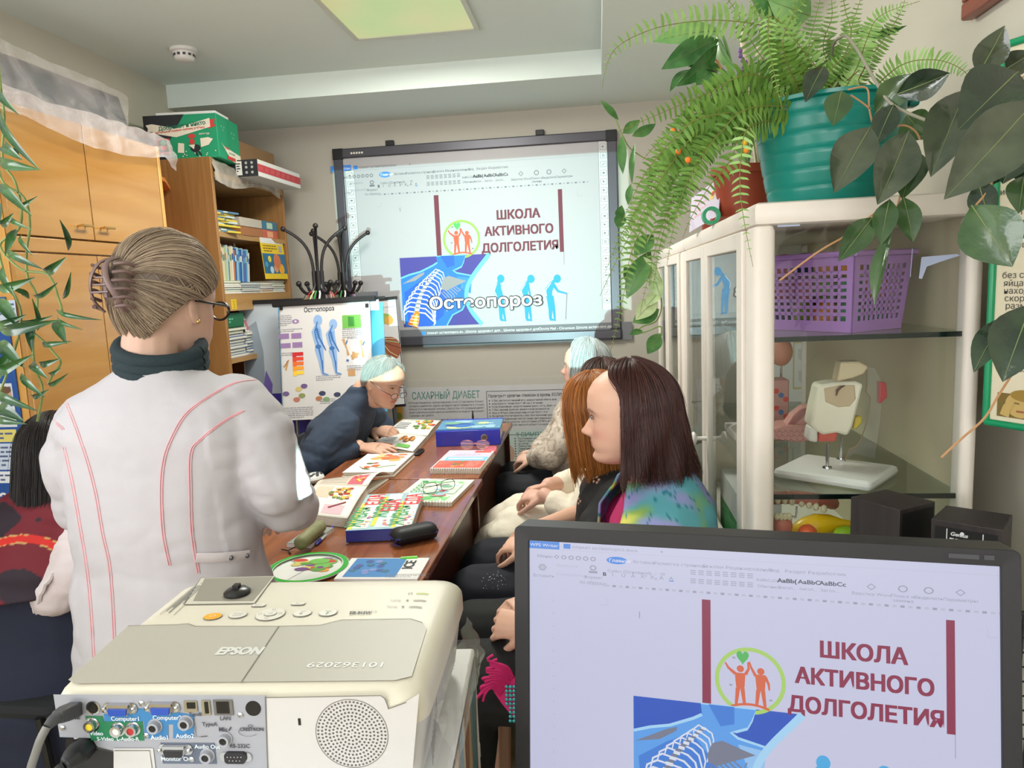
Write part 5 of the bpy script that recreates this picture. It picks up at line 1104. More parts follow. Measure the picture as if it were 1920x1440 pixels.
# ------------------------------------------------------------------ glazed cabinets along the right wall
cream = mat('cabinet_paint', (222, 212, 202), rough=0.42, bump=0.25, bscale=38)
cab_back = mat('cabinet_back', (186, 174, 148), rough=0.7)
gl = glass('cabinet_glass', (0.96, 0.98, 0.97), 1.5)
gl2 = glass('shelf_glass', (0.92, 0.97, 0.94), 1.5)
gedge = mat('glass_edge', (8, 24, 22), rough=0.25)
CX0, CX1, CT = 0.285, 0.685, 1.55
def cabinet(y0, y1, label, near_glass):
 c = thing('glass_cabinet', label, 'cabinet', ((CX0+CX1)/2, (y0+y1)/2, 0))
 b = MB().use(cream)
 for xa, ya, wx, wy in ((CX0, y0, 0.040, 0.085), (CX1-0.026, y0, 0.026, 0.05), (CX0, y1-0.05, 0.04, 0.05), (CX1-0.026, y1-0.05, 0.026, 0.05)):
  MB().bbox((xa, ya, 0), (xa+wx, ya+wy, CT-0.040), 0.012, cream, 3).build('corner_post', c, smooth=True)
 b = MB().use(cream); b.bbox((CX0, y0, CT-0.042), (CX1, y1, CT), 0.010, None, 2); b.build('top_board', c, smooth=True)
 MB().box((CX0+0.004, y0+0.004, 0.05), (CX1-0.004, y1-0.004, 0.72), cream).build('base_cupboard', c, bevel=0.003)
 MB().box((CX1-0.012, y0+0.03, 0.72), (CX1-0.004, y1-0.03, CT-0.04), cab_back).build('back_panel', c)
 if near_glass: MB().box((CX0+0.035, y0+0.012, 0.72), (CX1-0.022, y0+0.016, CT-0.04), gl).build('end_pane', c)
 else: MB().box((CX0+0.03, y0+0.012, 0.72), (CX1-0.02, y0+0.018, CT-0.04), cream).build('end_panel', c)
 MB().box((CX0+0.03, y1-0.02, 0.72), (CX1-0.02, y1-0.012, CT-0.04), mat('cabinet_inner', (206, 202, 192), rough=0.6)).build('far_end_panel', c)
 ym_ = (y0+0.09+y1)/2
 for k, (a, e) in enumerate(((y0+0.088, ym_-0.003), (ym_+0.003, y1-0.052))):
  b = MB().use(cream); st = 0.055
  b.box((CX0-0.006, a, 0.73), (CX0+0.016, a+st, CT-0.045)).box((CX0-0.006, e-st, 0.73), (CX0+0.016, e, CT-0.045)).box((CX0-0.006, a+st, CT-0.080), (CX0+0.016, e-st, CT-0.045)).box((CX0-0.006, a+st, 0.73), (CX0+0.016, e-st, 0.78))
  d = b.build('door', c, bevel=0.003); MB().prism([(CX0+0.013, a+st-0.004), (CX0+0.016, a+st-0.004), (CX0+0.004, e-st+0.004), (CX0+0.001, e-st+0.004)], 0.776, CT-0.078, gl).build('pane', d)
  if k == 0:
   b = MB().use(mat('knob_white', (232, 228, 222), rough=0.3)); zk = 0.985; yk = e-st*0.5
   b.tube([(CX0-0.006, yk, zk), (CX0-0.034, yk, zk)], 0.0055, 10); b.ell((CX0-0.040, yk, zk), (0.008, 0.019, 0.019), 14, 8); b.build('knob', d, smooth=True)
 b = MB().use(cream); b.box((CX0-0.002, ym_-0.004, 0.74), (CX0+0.002, ym_+0.004, CT-0.05)); b.build('cover_strip', c)
 for z in (0.985, 1.292):
  MB().box((CX0+0.022, y0+0.022, z), (CX1-0.014, y1-0.024, z+0.007), gl2).build('glass_shelf', c)
  MB().box((CX0+0.022, y0+0.0185, z-0.001), (CX1-0.014, y0+0.0218, z+0.0085), gedge).build('shelf_edge', c)
 return c
cabinet(1.40, 2.53, 'near cream painted glass cabinet with anatomy models and a purple basket inside', True)
cabinet(2.55, 3.62, 'far cream painted glass cabinet half hidden behind the hanging plants', False)
# paint scraps and tape on the end pane
b = MB(frame((0, 1.4115, 0), (1, 0, 0), (0, 0, 1))); sc = mat('old_tape', (168, 178, 206), rough=0.3)
def cq(px, py, Y=1.41): p = at(px, py, Y=Y); return (p.x, p.z)
b.poly([cq(*p) for p in ((1728, 482), (1795, 476), (1800, 479), (1760, 492), (1738, 500), (1729, 523), (1723, 522))], sc, 0.001)
b.line([cq(1711, 466), cq(1707, 519)], 0.0012, sc, 0.001); b.line([cq(1458, 424), cq(1500, 422)], 0.003, sc, 0.001)
tp = one('tape_scrap', 'torn scrap of old clear tape stuck on the cabinet end pane', 'tape', b)
# purple perforated basket on the top glass shelf
pb_ = thing('purple_basket', 'purple perforated plastic basket full of toys on the upper glass shelf', 'basket', (0.48, 1.62, 1.2995))
pur = mat('basket_purple', (164, 120, 188), rough=0.35)
Cn = at(1597, 618, Y=1.475); Cl = at(1440, 612, Z=Cn.z); Crr = at(1672, 607, Z=Cn.z)
ul = (Cl-Cn); ul.z = 0; ur = (Crr-Cn); ur.z = 0; ul.normalize(); ur = Vector((ul.y, -ul.x, 0)) if Vector((ul.y, -ul.x, 0)).dot(ur) > 0 else Vector((-ul.y, ul.x, 0))
Cn = Vector((Cn.x, Cn.y, 1.2995)); hb = 0.152
def wall(b, o, u, wid, out, nx, nz, e0, e1):
 """perforated wall: bars between rows and columns of square holes"""
 for k in range(2):
  pass
 t = 0.0022; fl = 0.014
 def P(s_, z, off): sp_ = o+u*(s_*(wid+2*fl*z/hb)-fl*z/hb)+out*(fl*z/hb+off); return (sp_.x, sp_.y, 1.2995+z)
 def slab(s0, s1, z0, z1): b.add([P(s0, z0, 0), P(s1, z0, 0), P(s1, z1, 0), P(s0, z1, 0), P(s0, z0, -t), P(s1, z0, -t), P(s1, z1, -t), P(s0, z1, -t)], [(0, 1, 2, 3), (7, 6, 5, 4), (0, 4, 5, 1), (1, 5, 6, 2), (2, 6, 7, 3), (3, 7, 4, 0)])
 zs = [0.022+0.0135*i for i in range(nz+1)]
 slab(0, 1, 0, zs[0]); slab(0, 1, zs[-1], hb); slab(0, e0, zs[0], zs[-1]); slab(e1, 1, zs[0], zs[-1])
 for i in range(1, nz): slab(e0, e1, zs[i]-0.0035, zs[i]+0.0035)
 for j in range(1, nx): s_ = lerp(e0, e1, j/nx); slab(s_-0.003/wid, s_+0.003/wid, zs[0], zs[-1])
wl, wr_ = 0.235, 0.150
def bask(nm, o, u, wid, out, nx, e0, e1): b = MB().use(pur); wall(b, o, u, wid, out, nx, 8, e0, e1); return b.build(nm, pb_)
bask('side_wall', Cn, ul, wl, -ur, 13, 0.06, 0.94); bask('side_wall', Cn+ur*wr_, ul, wl, ur, 13, 0.06, 0.94); bask('end_wall', Cn, ur, wr_, -ul, 9, 0.1, 0.9); bask('end_wall', Cn+ul*wl, ur, wr_, ul, 9, 0.1, 0.9)
b = MB().use(pur); b.add([tuple(Cn+Vector((0, 0, .002))), tuple(Cn+ul*wl+Vector((0, 0, .002))), tuple(Cn+ul*wl+ur*wr_+Vector((0, 0, .002))), tuple(Cn+ur*wr_+Vector((0, 0, .002)))], [(0, 1, 2, 3)]); b.build('bottom', pb_, solid=0.003)
b = MB().use(pur); fl = 0.016; R4 = [Cn-ul*fl-ur*fl, Cn+ul*(wl+fl)-ur*fl, Cn+ul*(wl+fl)+ur*(wr_+fl), Cn-ul*fl+ur*(wr_+fl)]
b.tube([tuple(p+Vector((0, 0, hb))) for p in R4+[R4[0]]], 0.006, 8); b.build('rim', pb_, smooth=True)
tc_ = [(60, 140, 100), (190, 80, 110), (232, 140, 40), (110, 150, 60), (190, 70, 80), (60, 140, 100), (40, 60, 90), (200, 120, 130), (130, 150, 60), (60, 110, 80), (232, 140, 40), (170, 60, 90)]
k = 0
for lv in range(3):
 for i in range(4):
  for j in range(2):
   c = tc_[(k*5+lv) % 12]; p = Cn+ul*(0.034+0.055*i)+ur*(0.036+0.075*j); r_ = 0.027
   if i == 1 and j == 0 and lv == 2: c = (232, 140, 40)
   q_ = MB().ell((p.x, p.y, 1.334+0.050*lv), (r_, r_, r_), 14, 10, m=mat('toy_%d_%d' % (c[0], c[1]), c, rough=0.4))
   nm = {232: 'orange', 60: 'green', 190: 'pink', 110: 'olive', 40: 'navy', 200: 'pale pink', 130: 'olive', 170: 'crimson'}[c[0]]
   one('toy_ball', nm+' plastic ball in the purple basket', 'ball', q_, group='balls in the purple basket', smooth=True); k += 1
# anatomical section model on a white base, middle shelf
SZ = 0.9925
am = thing('anatomy_model', 'cream anatomical section model on chrome posts over a white base', 'anatomy model', (0.47, 1.6, SZ))
a, c, d = at(1440, 893, Z=SZ), at(1632, 915, Z=SZ), at(1765, 868, Z=SZ)
Bq = [at(1447, 878, Z=SZ+0.02), at(1634, 906, Z=SZ+0.02), at(1720, 862, Z=SZ+0.02), at(1522, 838, Z=SZ+0.02)]
cen = (Bq[0]+Bq[1]+Bq[2]+Bq[3])/4; u0 = (Bq[1]-Bq[0]).normalized(); v0 = Vector((-u0.y, u0.x, 0))
Mc = frame((Bq[0].x, Bq[0].y, SZ), u0, v0); wB2 = (Bq[1]-Bq[0]).length
MB(Mc).bbox((0, 0, 0), (wB2, 0.17, 0.020), 0.012, mat('model_base', (232, 228, 226), rough=0.3), 3).build('base', am, smooth=True)
ch = mat('chrome', (200, 200, 204), rough=0.15, metal=1.0)
Yq = 1.56
def mp(px, py, Y=Yq): return at(px, py, Y=Y)
for px, py, top in ((1551, 877, 828), (1577, 860, 815)):
 bp_ = at(px, py, Z=SZ+0.0205); b = MB().use(ch); b.lathe([(0.010, 0), (0.009, 0.003), (0.004, 0.004), (0.003, 0.05)], 14, (bp_.x, bp_.y, SZ+0.0205)); b.build('post', am, smooth=True)
ivory = mat('model_ivory', (232, 222, 204), rough=0.45, bump=0.2, bscale=60)
def slabpoly(pts, Y, th, m, name, bev=0.004):
 b = MB(frame((0, Y, 0), (1, 0, 0), (0, 0, 1))); P = [at(px, py, Y=Y) for px, py in pts]
 b.prism([(p.x, p.z) for p in P], -th, 0, m); return b.build(name, am, bevel=bev, seg=2)
slabpoly([(1536, 722), (1560, 718), (1606, 716), (1620, 720), (1610, 760), (1600, 800), (1590, 818), (1570, 812), (1545, 816), (1530, 808), (1520, 796), (1527, 760)], 1.56, 0.055, ivory, 'bone_block', 0.006)
slabpoly([(1545, 728), (1575, 722), (1603, 722), (1605, 748), (1594, 762), (1572, 764), (1548, 754)], 1.5585, 0.010, mat('model_tan', (196, 172, 142), rough=0.5), 'cut_face', 0.002)
slabpoly([(1577, 679), (1612, 678), (1630, 688), (1620, 702), (1598, 710), (1570, 716)], 1.58, 0.04, mat('model_sand', (212, 192, 160), rough=0.5), 'upper_bone')
slabpoly([(1536, 812), (1556, 808), (1572, 812), (1568, 829), (1534, 829)], 1.565, 0.04, mat('model_red', (200, 84, 72), rough=0.45), 'red_muscle')
slabpoly([(1516, 822), (1520, 800), (1534, 808), (1534, 830), (1518, 828)], 1.562, 0.04, mat('model_pale', (214, 206, 200), rough=0.4), 'jaw_piece')
slabpoly([(1604, 782), (1616, 780), (1618, 792), (1608, 804), (1600, 806)], 1.57, 0.02, mat('model_yellow', (196, 170, 56), rough=0.45), 'yellow_gland')
slabpoly([(1650, 716), (1662, 718), (1664, 745), (1650, 758)], 1.60, 0.02, mat('model_crimson', (180, 60, 66), rough=0.45), 'red_vessel', 0.002)
b = MB().use(mat('model_brown', (90, 64, 46))); b.tube([mp(1568, 742, 1.555), mp(1570, 732, 1.555), mp(1576, 726, 1.555), mp(1584, 723, 1.555)], [0.001, 0.003, 0.003, 0.001], 8); b.build('slit', am, smooth=True)
prf = [(1625, 690), (1626, 715), (1624, 735), (1632, 745), (1630, 770), (1626, 790), (1614, 825), (1605, 838), (1592, 842), (1583, 868)]
b = MB().use(mat('model_edge', (140, 120, 96), rough=0.3)); b.tube([mp(x, y, 1.60) for x, y in prf], 0.0014, 6); b.build('profile_edge', am, smooth=True)
P = [mp(x, y, 1.601) for x, y in prf+[(1600, 850), (1640, 860), (1650, 790), (1655, 720), (1640, 690)]]
b = MB(); b.use(film('clear_acrylic', (226, 222, 214), 0.18, 0.08)); b.add([tuple(p) for p in P], [tuple(range(len(P)))]); b.build('clear_plate', am)
# fin shaped scale model and pink block beside it
sk = thing('scale_model', 'pink fan shaped model with scaly base beside the anatomy model', 'anatomy model', (0.4, 1.75, SZ))
pkm = mat('scale_pink', (198, 140, 132), rough=0.45); pkl = mat('scale_line', (160, 96, 96), rough=0.5)
Y8 = 1.72
b = MB(frame((0, Y8, 0), (1, 0, 0), (0, 0, 1))).use(pkm)
def w8(px, py): p = at(px, py, Y=Y8); return (p.x, p.z)
b.prism([w8(*p) for p in ((1449, 805), (1470, 798), (1520, 796), (1522, 826), (1500, 830), (1449, 824))], -0.07, 0); b.prism([w8(*p) for p in ((1476, 800), (1490, 780), (1508, 766), (1522, 762), (1530, 766), (1524, 800))], -0.05, -0.01); b.build('block', sk, bevel=0.003)
b = MB(frame((0, Y8, 0), (1, 0, 0), (0, 0, 1)))
for i in range(7): b.line([w8(1478+2*i, 800), w8(1492+5*i, 778-2*i), w8(1504+4*i, 768-0.8*i)], 0.0012, pkl, -0.009)
for j in range(3):
 for i in range(6): b.ring(*w8(1456+11*i+5*(j % 2), 806+8*j), 0.0052, 0.0064, pkl, 0.0006, 12, 180, 360)
b.build('scale_lines', sk)
bl_ = thing('patterned_block', 'pink block with red and blue blobs standing behind the cabinet post', 'model', (0.37, 1.9, SZ))
def wb(px, py, Y): p = at(px, py, Y=Y); return p
p0_, p1_ = wb(1440, 815, 1.9), wb(1480, 712, 1.9)
MB().box((p0_.x-0.04, 1.9, SZ), (p1_.x, 1.96, p1_.z), mat('block_rose', (196, 140, 134), rough=0.5)).build('block', bl_, bevel=0.003)
b = MB(frame((0, 1.8995, 0), (1, 0, 0), (0, 0, 1)))
for i in range(12): b.disc(p1_.x-0.008-0.012*(i % 4), SZ+0.02+0.011*i, 0.007, (mat('blob_red', (206, 70, 60)), mat('blob_blue', (80, 110, 170)))[i % 2], 0.0004, 10)
b.build('blobs', bl_)
bx_ = thing('mounted_model', 'small orange and pink model hanging behind the upper shelf edge', 'model', (0.38, 2.0, 1.2)); p = at(1465, 660, Y=2.0); b = MB().use(mat('organ_orange', (196, 130, 104), rough=0.5)); b.ell((p.x, p.y, p.z), (0.03, 0.02, 0.038), 14, 10); b.build('organ', bx_, smooth=True)
MB().tube([(p.x, p.y, p.z-0.035), (p.x, p.y, SZ)], 0.003, 8, ch).build('stem', bx_)
# heart diagram sheet on the cabinet's far end wall
hs = thing('heart_diagram_sheet', 'white sheet with two heart diagrams at the far end of the near cabinet', 'poster', (0.45, 2.49, 1.1))
Y7 = 2.49; a = at(1440, 640, Y=Y7); c = at(1574, 880, Y=Y7); MB().box((a.x, Y7, SZ), (c.x, Y7+0.003, a.z), mat('sheet_white', (226, 226, 224))).build('sheet', hs)
b = MB(frame((0, Y7-0.0004, 0), (1, 0, 0), (0, 0, 1)))
def w7(px, py): p = at(px, py, Y=Y7); return (p.x, p.z)
for x0, y0, x1, y1 in ((1487, 640, 1489, 728), (1487, 638, 1570, 641), (1568, 640, 1570, 728), (1487, 726, 1570, 728)): q0, q1 = w7(x0, y0), w7(x1, y1); b.rect(q0[0], q1[1], q1[0], q0[1], mat('sheet_gold', (206, 190, 140)), 0.0003)
for yy in (668, 709):
 x, z = w7(1545, yy); b.disc(x, z, 0.034, mat('organ_%d' % yy, (170, 84, 84) if yy < 700 else (150, 150, 120)), 0.0004, 18, 0.019); b.disc(x, z+0.007, 0.030, mat('organ_top_%d' % yy, (120, 124, 136) if yy < 700 else (196, 120, 110)), 0.0006, 16, 0.011); b.disc(x-0.024, z+0.016, 0.011, mat('organ_tip', (190, 120, 110)), 0.0008, 12, 0.014)
 for i in range(7): x, z = w7(1498+3*i, yy-14); b.rect(x, z-0.035-0.004*(i % 3), x+0.0015, z, gry, 0.0004)
b.build('print', hs)
# ring tower model seen through the near door
rt = thing('ring_tower_model', 'model with stacked violet and yellow discs behind the near cabinet door', 'model', (0.40, 2.1, SZ))
for i, (px, py, c, rr, hh_) in enumerate(((1352, 733, (70, 62, 140), 0.040, 0.01), (1354, 728, (66, 58, 136), 0.022, -0.04), (1370, 736, (206, 196, 50), 0.042, -0.05), (1362, 766, (190, 130, 112), 0.050, -0.07), (1368, 802, (206, 196, 50), 0.040, -0.035), (1346, 822, (66, 58, 136), 0.022, -0.05), (1352, 826, (70, 62, 140), 0.042, 0.008))):
 p = at(px, py, Y=1.98); MB().lathe([(rr*0.98, 0), (rr, min(hh_, 0)*0.5), (rr*0.98, hh_)] if hh_ < 0 else [(rr*0.6, 0), (rr, 0.002), (rr, hh_)], 20, (0.415+0.01*(i % 3), 1.98, p.z), m=mat('tower_%d' % c[0], c, rough=0.35)).build('disc', rt, smooth=True)
MB().box((0.34, 1.90, SZ), (0.50, 2.06, SZ+0.02), mat('model_base', (232, 228, 226))).build('base', rt, bevel=0.003); MB().tube([(0.42, 1.98, SZ+0.02), (0.42, 1.98, 1.22)], 0.006, 8, ch).build('rod', rt)
# lower shelf: jaws, toy fruit
LZ = 0.7255
jw = thing('jaw_model', 'pink gum jaw model with a row of cream teeth under the glass shelf', 'anatomy model', (0.40, 1.5, LZ))
gum, tooth = mat('gum_pink', (196, 110, 96), rough=0.35), mat('tooth_cream', (222, 208, 176), rough=0.25)
b = MB().use(gum); P = [at(1440, 935, Y=1.50), at(1480, 933, Y=1.47), at(1530, 936, Y=1.47), at(1562, 944, Y=1.52)]; b.tube(spline(P, 6), 0.013, 10); b.build('gum', jw, smooth=True)
b = MB().use(tooth)
for px, py in ((1458, 938), (1471, 938), (1485, 940), (1503, 943), (1517, 946), (1530, 950), (1545, 954)): p = at(px, py, Y=1.458); b.ell(tuple(p), (0.0062, 0.006, 0.0085), 10, 8)
b.build('teeth', jw, smooth=True)
b = MB().use(ch); b.tube(spline([at(1494, 950, Y=1.47), at(1492, 970, Y=1.47), at(1482, 985, Y=1.47), (0.36, 1.47, LZ)], 5), 0.002, 6); b.build('wire_stand', jw, smooth=True)
b = MB().use(gum); p = at(1465, 985, Y=1.46); b.ell((p.x, p.y, p.z), (0.022, 0.02, 0.022), 14, 8); b.use(tooth)
for i in range(4): b.ell((p.x-0.012+0.008*i, p.y-0.012, p.z+0.022), (0.006, 0.006, 0.008), 8, 6)
lo = tag(b.build('molar_model', smooth=True), 'small pink gum model with cream molars beside the toy fruit', 'anatomy model'); 
b = MB().use(gum); b.lathe([(0.016, 0), (0.016, max(p.z-0.02-LZ, 0.01))], 12, (p.x, p.y, LZ)); b.build('stand', lo)
p0_, p1_ = at(1478, 1002, Y=1.48), at(1600, 983, Y=1.48)
b = MB().use(mat('toy_yellow', (240, 190, 20), rough=0.3)); P = [lerp(p0_, p1_, t)+Vector((0, 0, 0.010*math.sin(t*3.1))) for t in (0, 0.08, 0.25, 0.45, 0.65, 0.82, 1.0)]; b.tube(P, [0.003, 0.014, 0.022, 0.024, 0.019, 0.010, 0.006], 14)
bn = tag(b.build('toy_banana', smooth=True), 'bright yellow toy fruit on the lower cabinet shelf', 'toy'); MB().box((p0_.x, 1.47, LZ), (p1_.x, 1.50, min(p0_.z, p1_.z)-0.018), mat('toy_stand', (190, 200, 190), rough=0.3)).build('stand', bn)
p = at(1514, 998, Y=1.445); one('toy_orange', 'orange toy ball in front of the yellow toy fruit', 'toy', MB().ell(tuple(p), (0.018, 0.016, 0.016), 16, 10, m=mat('toy_orange', (226, 90, 30), rough=0.3)).tube([(p.x, p.y, p.z-0.014), (p.x, p.y, LZ)], 0.006, 8), smooth=True)
p = at(1585, 1003, Y=1.45); one('toy_lime', 'lime green toy fruit beside the left speaker', 'toy', MB().ell(tuple(p), (0.024, 0.018, 0.018), 14, 8, m=mat('toy_lime', (150, 190, 40), rough=0.3)).tube([(p.x, p.y, p.z-0.014), (p.x, p.y, LZ)], 0.006, 8), smooth=True)
g_ = thing('green_gift_box', 'white and green packet low behind the near cabinet door', 'box', (0.36, 1.85, LZ)); p = at(1360, 965, X=0.33)
MB().box((0.315, 1.66, LZ), (0.40, 1.98, 0.83), mat('packet_green', (60, 150, 84), rough=0.4)).build('lower_part', g_); MB().box((0.315, 1.66, 0.83), (0.40, 1.98, 0.90), mat('paper_white', (232, 230, 230))).build('upper_part', g_)
# ------------------------------------------------------------------ framed pieces on the right wall
fp = thing('picture_frame', 'corner of a brown wooden picture frame high on the right wall', 'picture frame', (XR-0.01, 1.4, 1.9))
Mw = frame(at(1815, 40, X=XR-0.012), (0, -1, 0), (0, 0, 1)); fwood = wood('frame_wood', (122, 52, 30), (150, 70, 42), 'Y', 8, rough=0.3)
b = MB(Mw).use(fwood); w, h = 0.34, 0.42
b.box((0, 0, -0.01), (w, 0.035, 0.016)).box((0, h-0.035, -0.01), (w, h, 0.016)).box((0, 0.035, -0.01), (0.035, h-0.035, 0.016)).box((w-0.035, 0.035, -0.01), (w, h-0.035, 0.016)); b.build('frame', fp, bevel=0.005)
b = MB(Mw).box((0.035, 0.035, -0.008), (w-0.035, h-0.035, 0.0), mat('picture_sand', (206, 176, 120), rough=0.5)); b.build('picture', fp)
gf = thing('green_framed_text', 'cream text sheet with a photo of a resting face in a green hinged frame', 'poster', (0.67, 1.3, 1.12))
A0 = at(1851, 790, X=0.664); B0 = at(1920, 801, Z=A0.z)
Mgf = frame(A0, B0-A0, (0, 0, 1)); hG = 0.62; wG = 0.20
grf = mat('frame_green', (16, 140, 92), rough=0.3)
b = MB(Mgf).use(grf)
for p_, q_ in (((0, 0), (0, hG)), ((0, hG), (wG, hG)), ((wG, hG), (wG, 0)), ((wG, 0), (0, 0))): b.tube([(p_[0], p_[1], 0.004), (q_[0], q_[1], 0.004)], 0.006, 10)
b.build('frame', gf, smooth=True)
MB(Mgf).box((0.004, 0.004, -0.004), (wG-0.004, hG-0.004, 0.002), mat('text_cream', (216, 206, 180), rough=0.3)).build('sheet', gf)
b = MB(Mgf); mpk = mat('sheet_margin', (226, 208, 212)); b.rect(0.008, 0.006, 0.022, hG-0.01, mpk, 0.0025)
b = MB().use(grf); e_ = Mgf @ Vector((wG, 0.1, 0)); b.tube([e_, Vector((XR, e_.y-0.02, e_.z))], 0.006, 8); e_ = Mgf @ Vector((wG, hG-0.1, 0)); b.tube([e_, Vector((XR, e_.y-0.02, e_.z))], 0.006, 8); b.build('wall_hinge', gf, smooth=True)
b = MB(Mgf)
def gq(px, py):
 d = CR*((px-960)/FPX)-CU*((py-720)/FPX)+CF; n = Vector(Mgf.col[2][:3]); t = (A0-Vector((0, 0, H))).dot(n)/d.dot(n); p = Mgf.inverted() @ (Vector((0, 0, H))+d*t); return p.x, p.y
for t, px, py in (('либо', 1868, 362), ('животных', 1872, 401), ('перелетные', 1876, 420), ('Горные', 1897, 431), ('голуби', 1885, 445), ('площадки', 1890, 460), ('без сорняков', 1882, 516), ('яйца', 1884, 531), ('находят', 1885, 545), ('скорлупу', 1886, 559), ('размножение', 1888, 573), ('хранят', 1889, 588), ('Зимой', 1892, 640), ('Полёт', 1900, 690)):
 x, y = gq(px, py); b.text(t, x, y-0.005, 0.0145, mat('text_ink', (70, 64, 60)), 0.003)
x0, y0 = gq(1873, 735); x1, y1 = gq(1945, 790); b.rect(x0, y1, x1, y0, mat('photo_olive', (116, 96, 44)), 0.003)
xm, ym2 = gq(1896, 757); b.disc(xm+0.018, ym2, 0.026, mat('photo_face', (190, 160, 96)), 0.0034, 20, 0.022); b.disc(xm+0.026, ym2+0.016, 0.026, mat('photo_hair', (150, 120, 50)), 0.0038, 16, 0.010); b.line([(xm-0.008, y1+0.002), (xm-0.004, ym2-0.006), (xm+0.004, ym2+0.004)], [0.016, 0.014, 0.010], mat('photo_face', (190, 160, 96)), 0.0042)
for dx in (0.008, 0.024): b.line([(xm+dx, ym2+0.003), (xm+dx+0.008, ym2+0.002)], 0.0025, mat('photo_olive', (116, 96, 44)), 0.0046)
b.line([(xm+0.012, ym2-0.011), (xm+0.024, ym2-0.011)], 0.003, mat('photo_lips', (150, 90, 60)), 0.0046)
b.build('sheet_print', gf)
# ------------------------------------------------------------------ computer table, monitor, speakers
DZ = 0.78
dk = thing('computer_table', 'pale topped computer table under the monitor and the speakers', 'table', (0.3, 0.85, 0))
dtop = mat('desk_top', (196, 190, 182), rough=0.4)
MB().box((-0.08, 0.45, DZ-0.025), (0.69, 1.375, DZ), dtop).build('tabletop', dk, bevel=0.003)
pt_ = thing('projector_stand', 'small pale table under the white carton and projector', 'table', (-0.4, 0.68, 0))
MB().box((-0.62, 0.42, DZ-0.025), (-0.185, 0.94, DZ), dtop).build('tabletop', pt_, bevel=0.003)
for x, y in ((-0.59, 0.45), (-0.59, 0.91), (-0.215, 0.45), (-0.215, 0.91)): MB().box((x-0.02, y-0.02, 0), (x+0.02, y+0.02, DZ-0.025), metal).build('leg', pt_)
for x, y in ((-0.04, 0.49), (-0.04, 1.33), (0.64, 0.49), (0.64, 1.33)): MB().box((x-0.025, y-0.025, 0), (x+0.025, y+0.025, DZ-0.025), metal).build('leg', dk)
mz = 1.147
mn = thing('monitor', 'black framed computer monitor showing the slide, in front on the right', 'monitor', (0.14, 0.83, DZ))
TLm, TRm = at(966, 984, Z=mz), at(1912, 1031, Z=mz); mw = (TRm-TLm).length; mh = 0.335
uxm = (TRm-TLm).normalized(); back = Vector((0, 0, 1)).cross(uxm)          # away from the viewer
tilt = math.radians(8.5); uym = (Vector((0, 0, 1))*math.cos(tilt)+back*math.sin(tilt)).normalized()
Mm = frame(TLm-uym*mh, uxm, uym)
casing = mat('monitor_black', (30, 29, 33), rough=0.5)
MB(Mm).bbox((0, 0, -0.045), (mw, mh, -0.0), 0.010, casing, 3)
b = MB(Mm).use(casing); bz = 0.0165
def rr_(x0, y0, x1, y1, r, n=4):
 return [(cx+r*math.cos(math.radians(a0+90*k/n)), cy+r*math.sin(math.radians(a0+90*k/n))) for cx, cy, a0 in ((x1-r, y1-r, 0), (x0+r, y1-r, 90), (x0+r, y0+r, 180), (x1-r, y0+r, 270)) for k in range(n+1)]
b.prism(rr_(0, 0, mw, mh, 0.007), -0.040, -0.0025); b.build('back_shell', mn, smooth=True, angle=40)
b = MB(Mm).use(casing); o_, i_ = rr_(0, 0, mw, mh, 0.007), rr_(bz, bz, mw-bz, mh-bz, 0.0015); n = len(o_)
b.add([(x, y, 0.004) for x, y in o_]+[(x, y, 0.003) for x, y in i_]+[(x, y, -0.0026) for x, y in o_]+[(x, y, -0.0022) for x, y in i_], [(i, (i+1) % n, n+(i+1) % n, n+i) for i in range(n)]+[(2*n+i, 2*n+(i+1) % n, (i+1) % n, i) for i in range(n)]+[(n+i, n+(i+1) % n, 3*n+(i+1) % n, 3*n+i) for i in range(n)])
bez_ = b.build('bezel', mn, bevel=0.0008)
MB(Mm).lines(mw-0.062, mh-0.006, mw-0.020, 1, 0.01, 0.0045, mat('bezel_mark', (62, 62, 68)), 0.0043, 1.0).build('maker_mark', bez_)
scm = mat('screen_base', (206, 208, 236), rough=0.3, emit=0.65)
MB(Mm).box((bz-0.002, bz-0.002, -0.0024), (mw-bz+0.002, mh-bz+0.002, -0.0018), scm).build('screen', mn)
PAGE2 = dict(PAGE); PAGE2.update(wine=(142, 30, 76), lime=(176, 216, 110), orange=(222, 104, 72), violet=(20, 84, 200), blue=(90, 164, 244), bluedk=(56, 128, 224), bluemid=(150, 200, 250), sky=(170, 220, 255), bone=(226, 232, 248), bonedk=(120, 126, 150), cyan=(70, 176, 236), pale=(240, 240, 252), grey=(160, 162, 184), faint=(190, 194, 216), ink=(70, 72, 90))
def Pmon(c): return mat('screen_'+c, PAGE2[c], rough=0.3, emit=0.65)
b = MB(Mm @ TR(bz, mh-bz-0.0355*(mw-2*bz)/1.743*0.0, -0.0016)); kk = (mw-2*bz)/1.743; b.xf = Mm @ TR(bz, mh-bz-0.001, -0.0017)
b2 = MB(); page(b2, 1.0, Pmon)
def fit(p):                                          # the monitor shows the same window at its own, larger zoom
 y = 1.173*p.y+0.044 if p.y < -0.17 else p.y*0.155/0.17
 return b.xf @ Vector((min(max(1.187*p.x-0.019, 0), 1.742)*kk, max(y, -1.085)*kk, p.z*0.35))
b2.v = [fit(p) for p in b2.v]
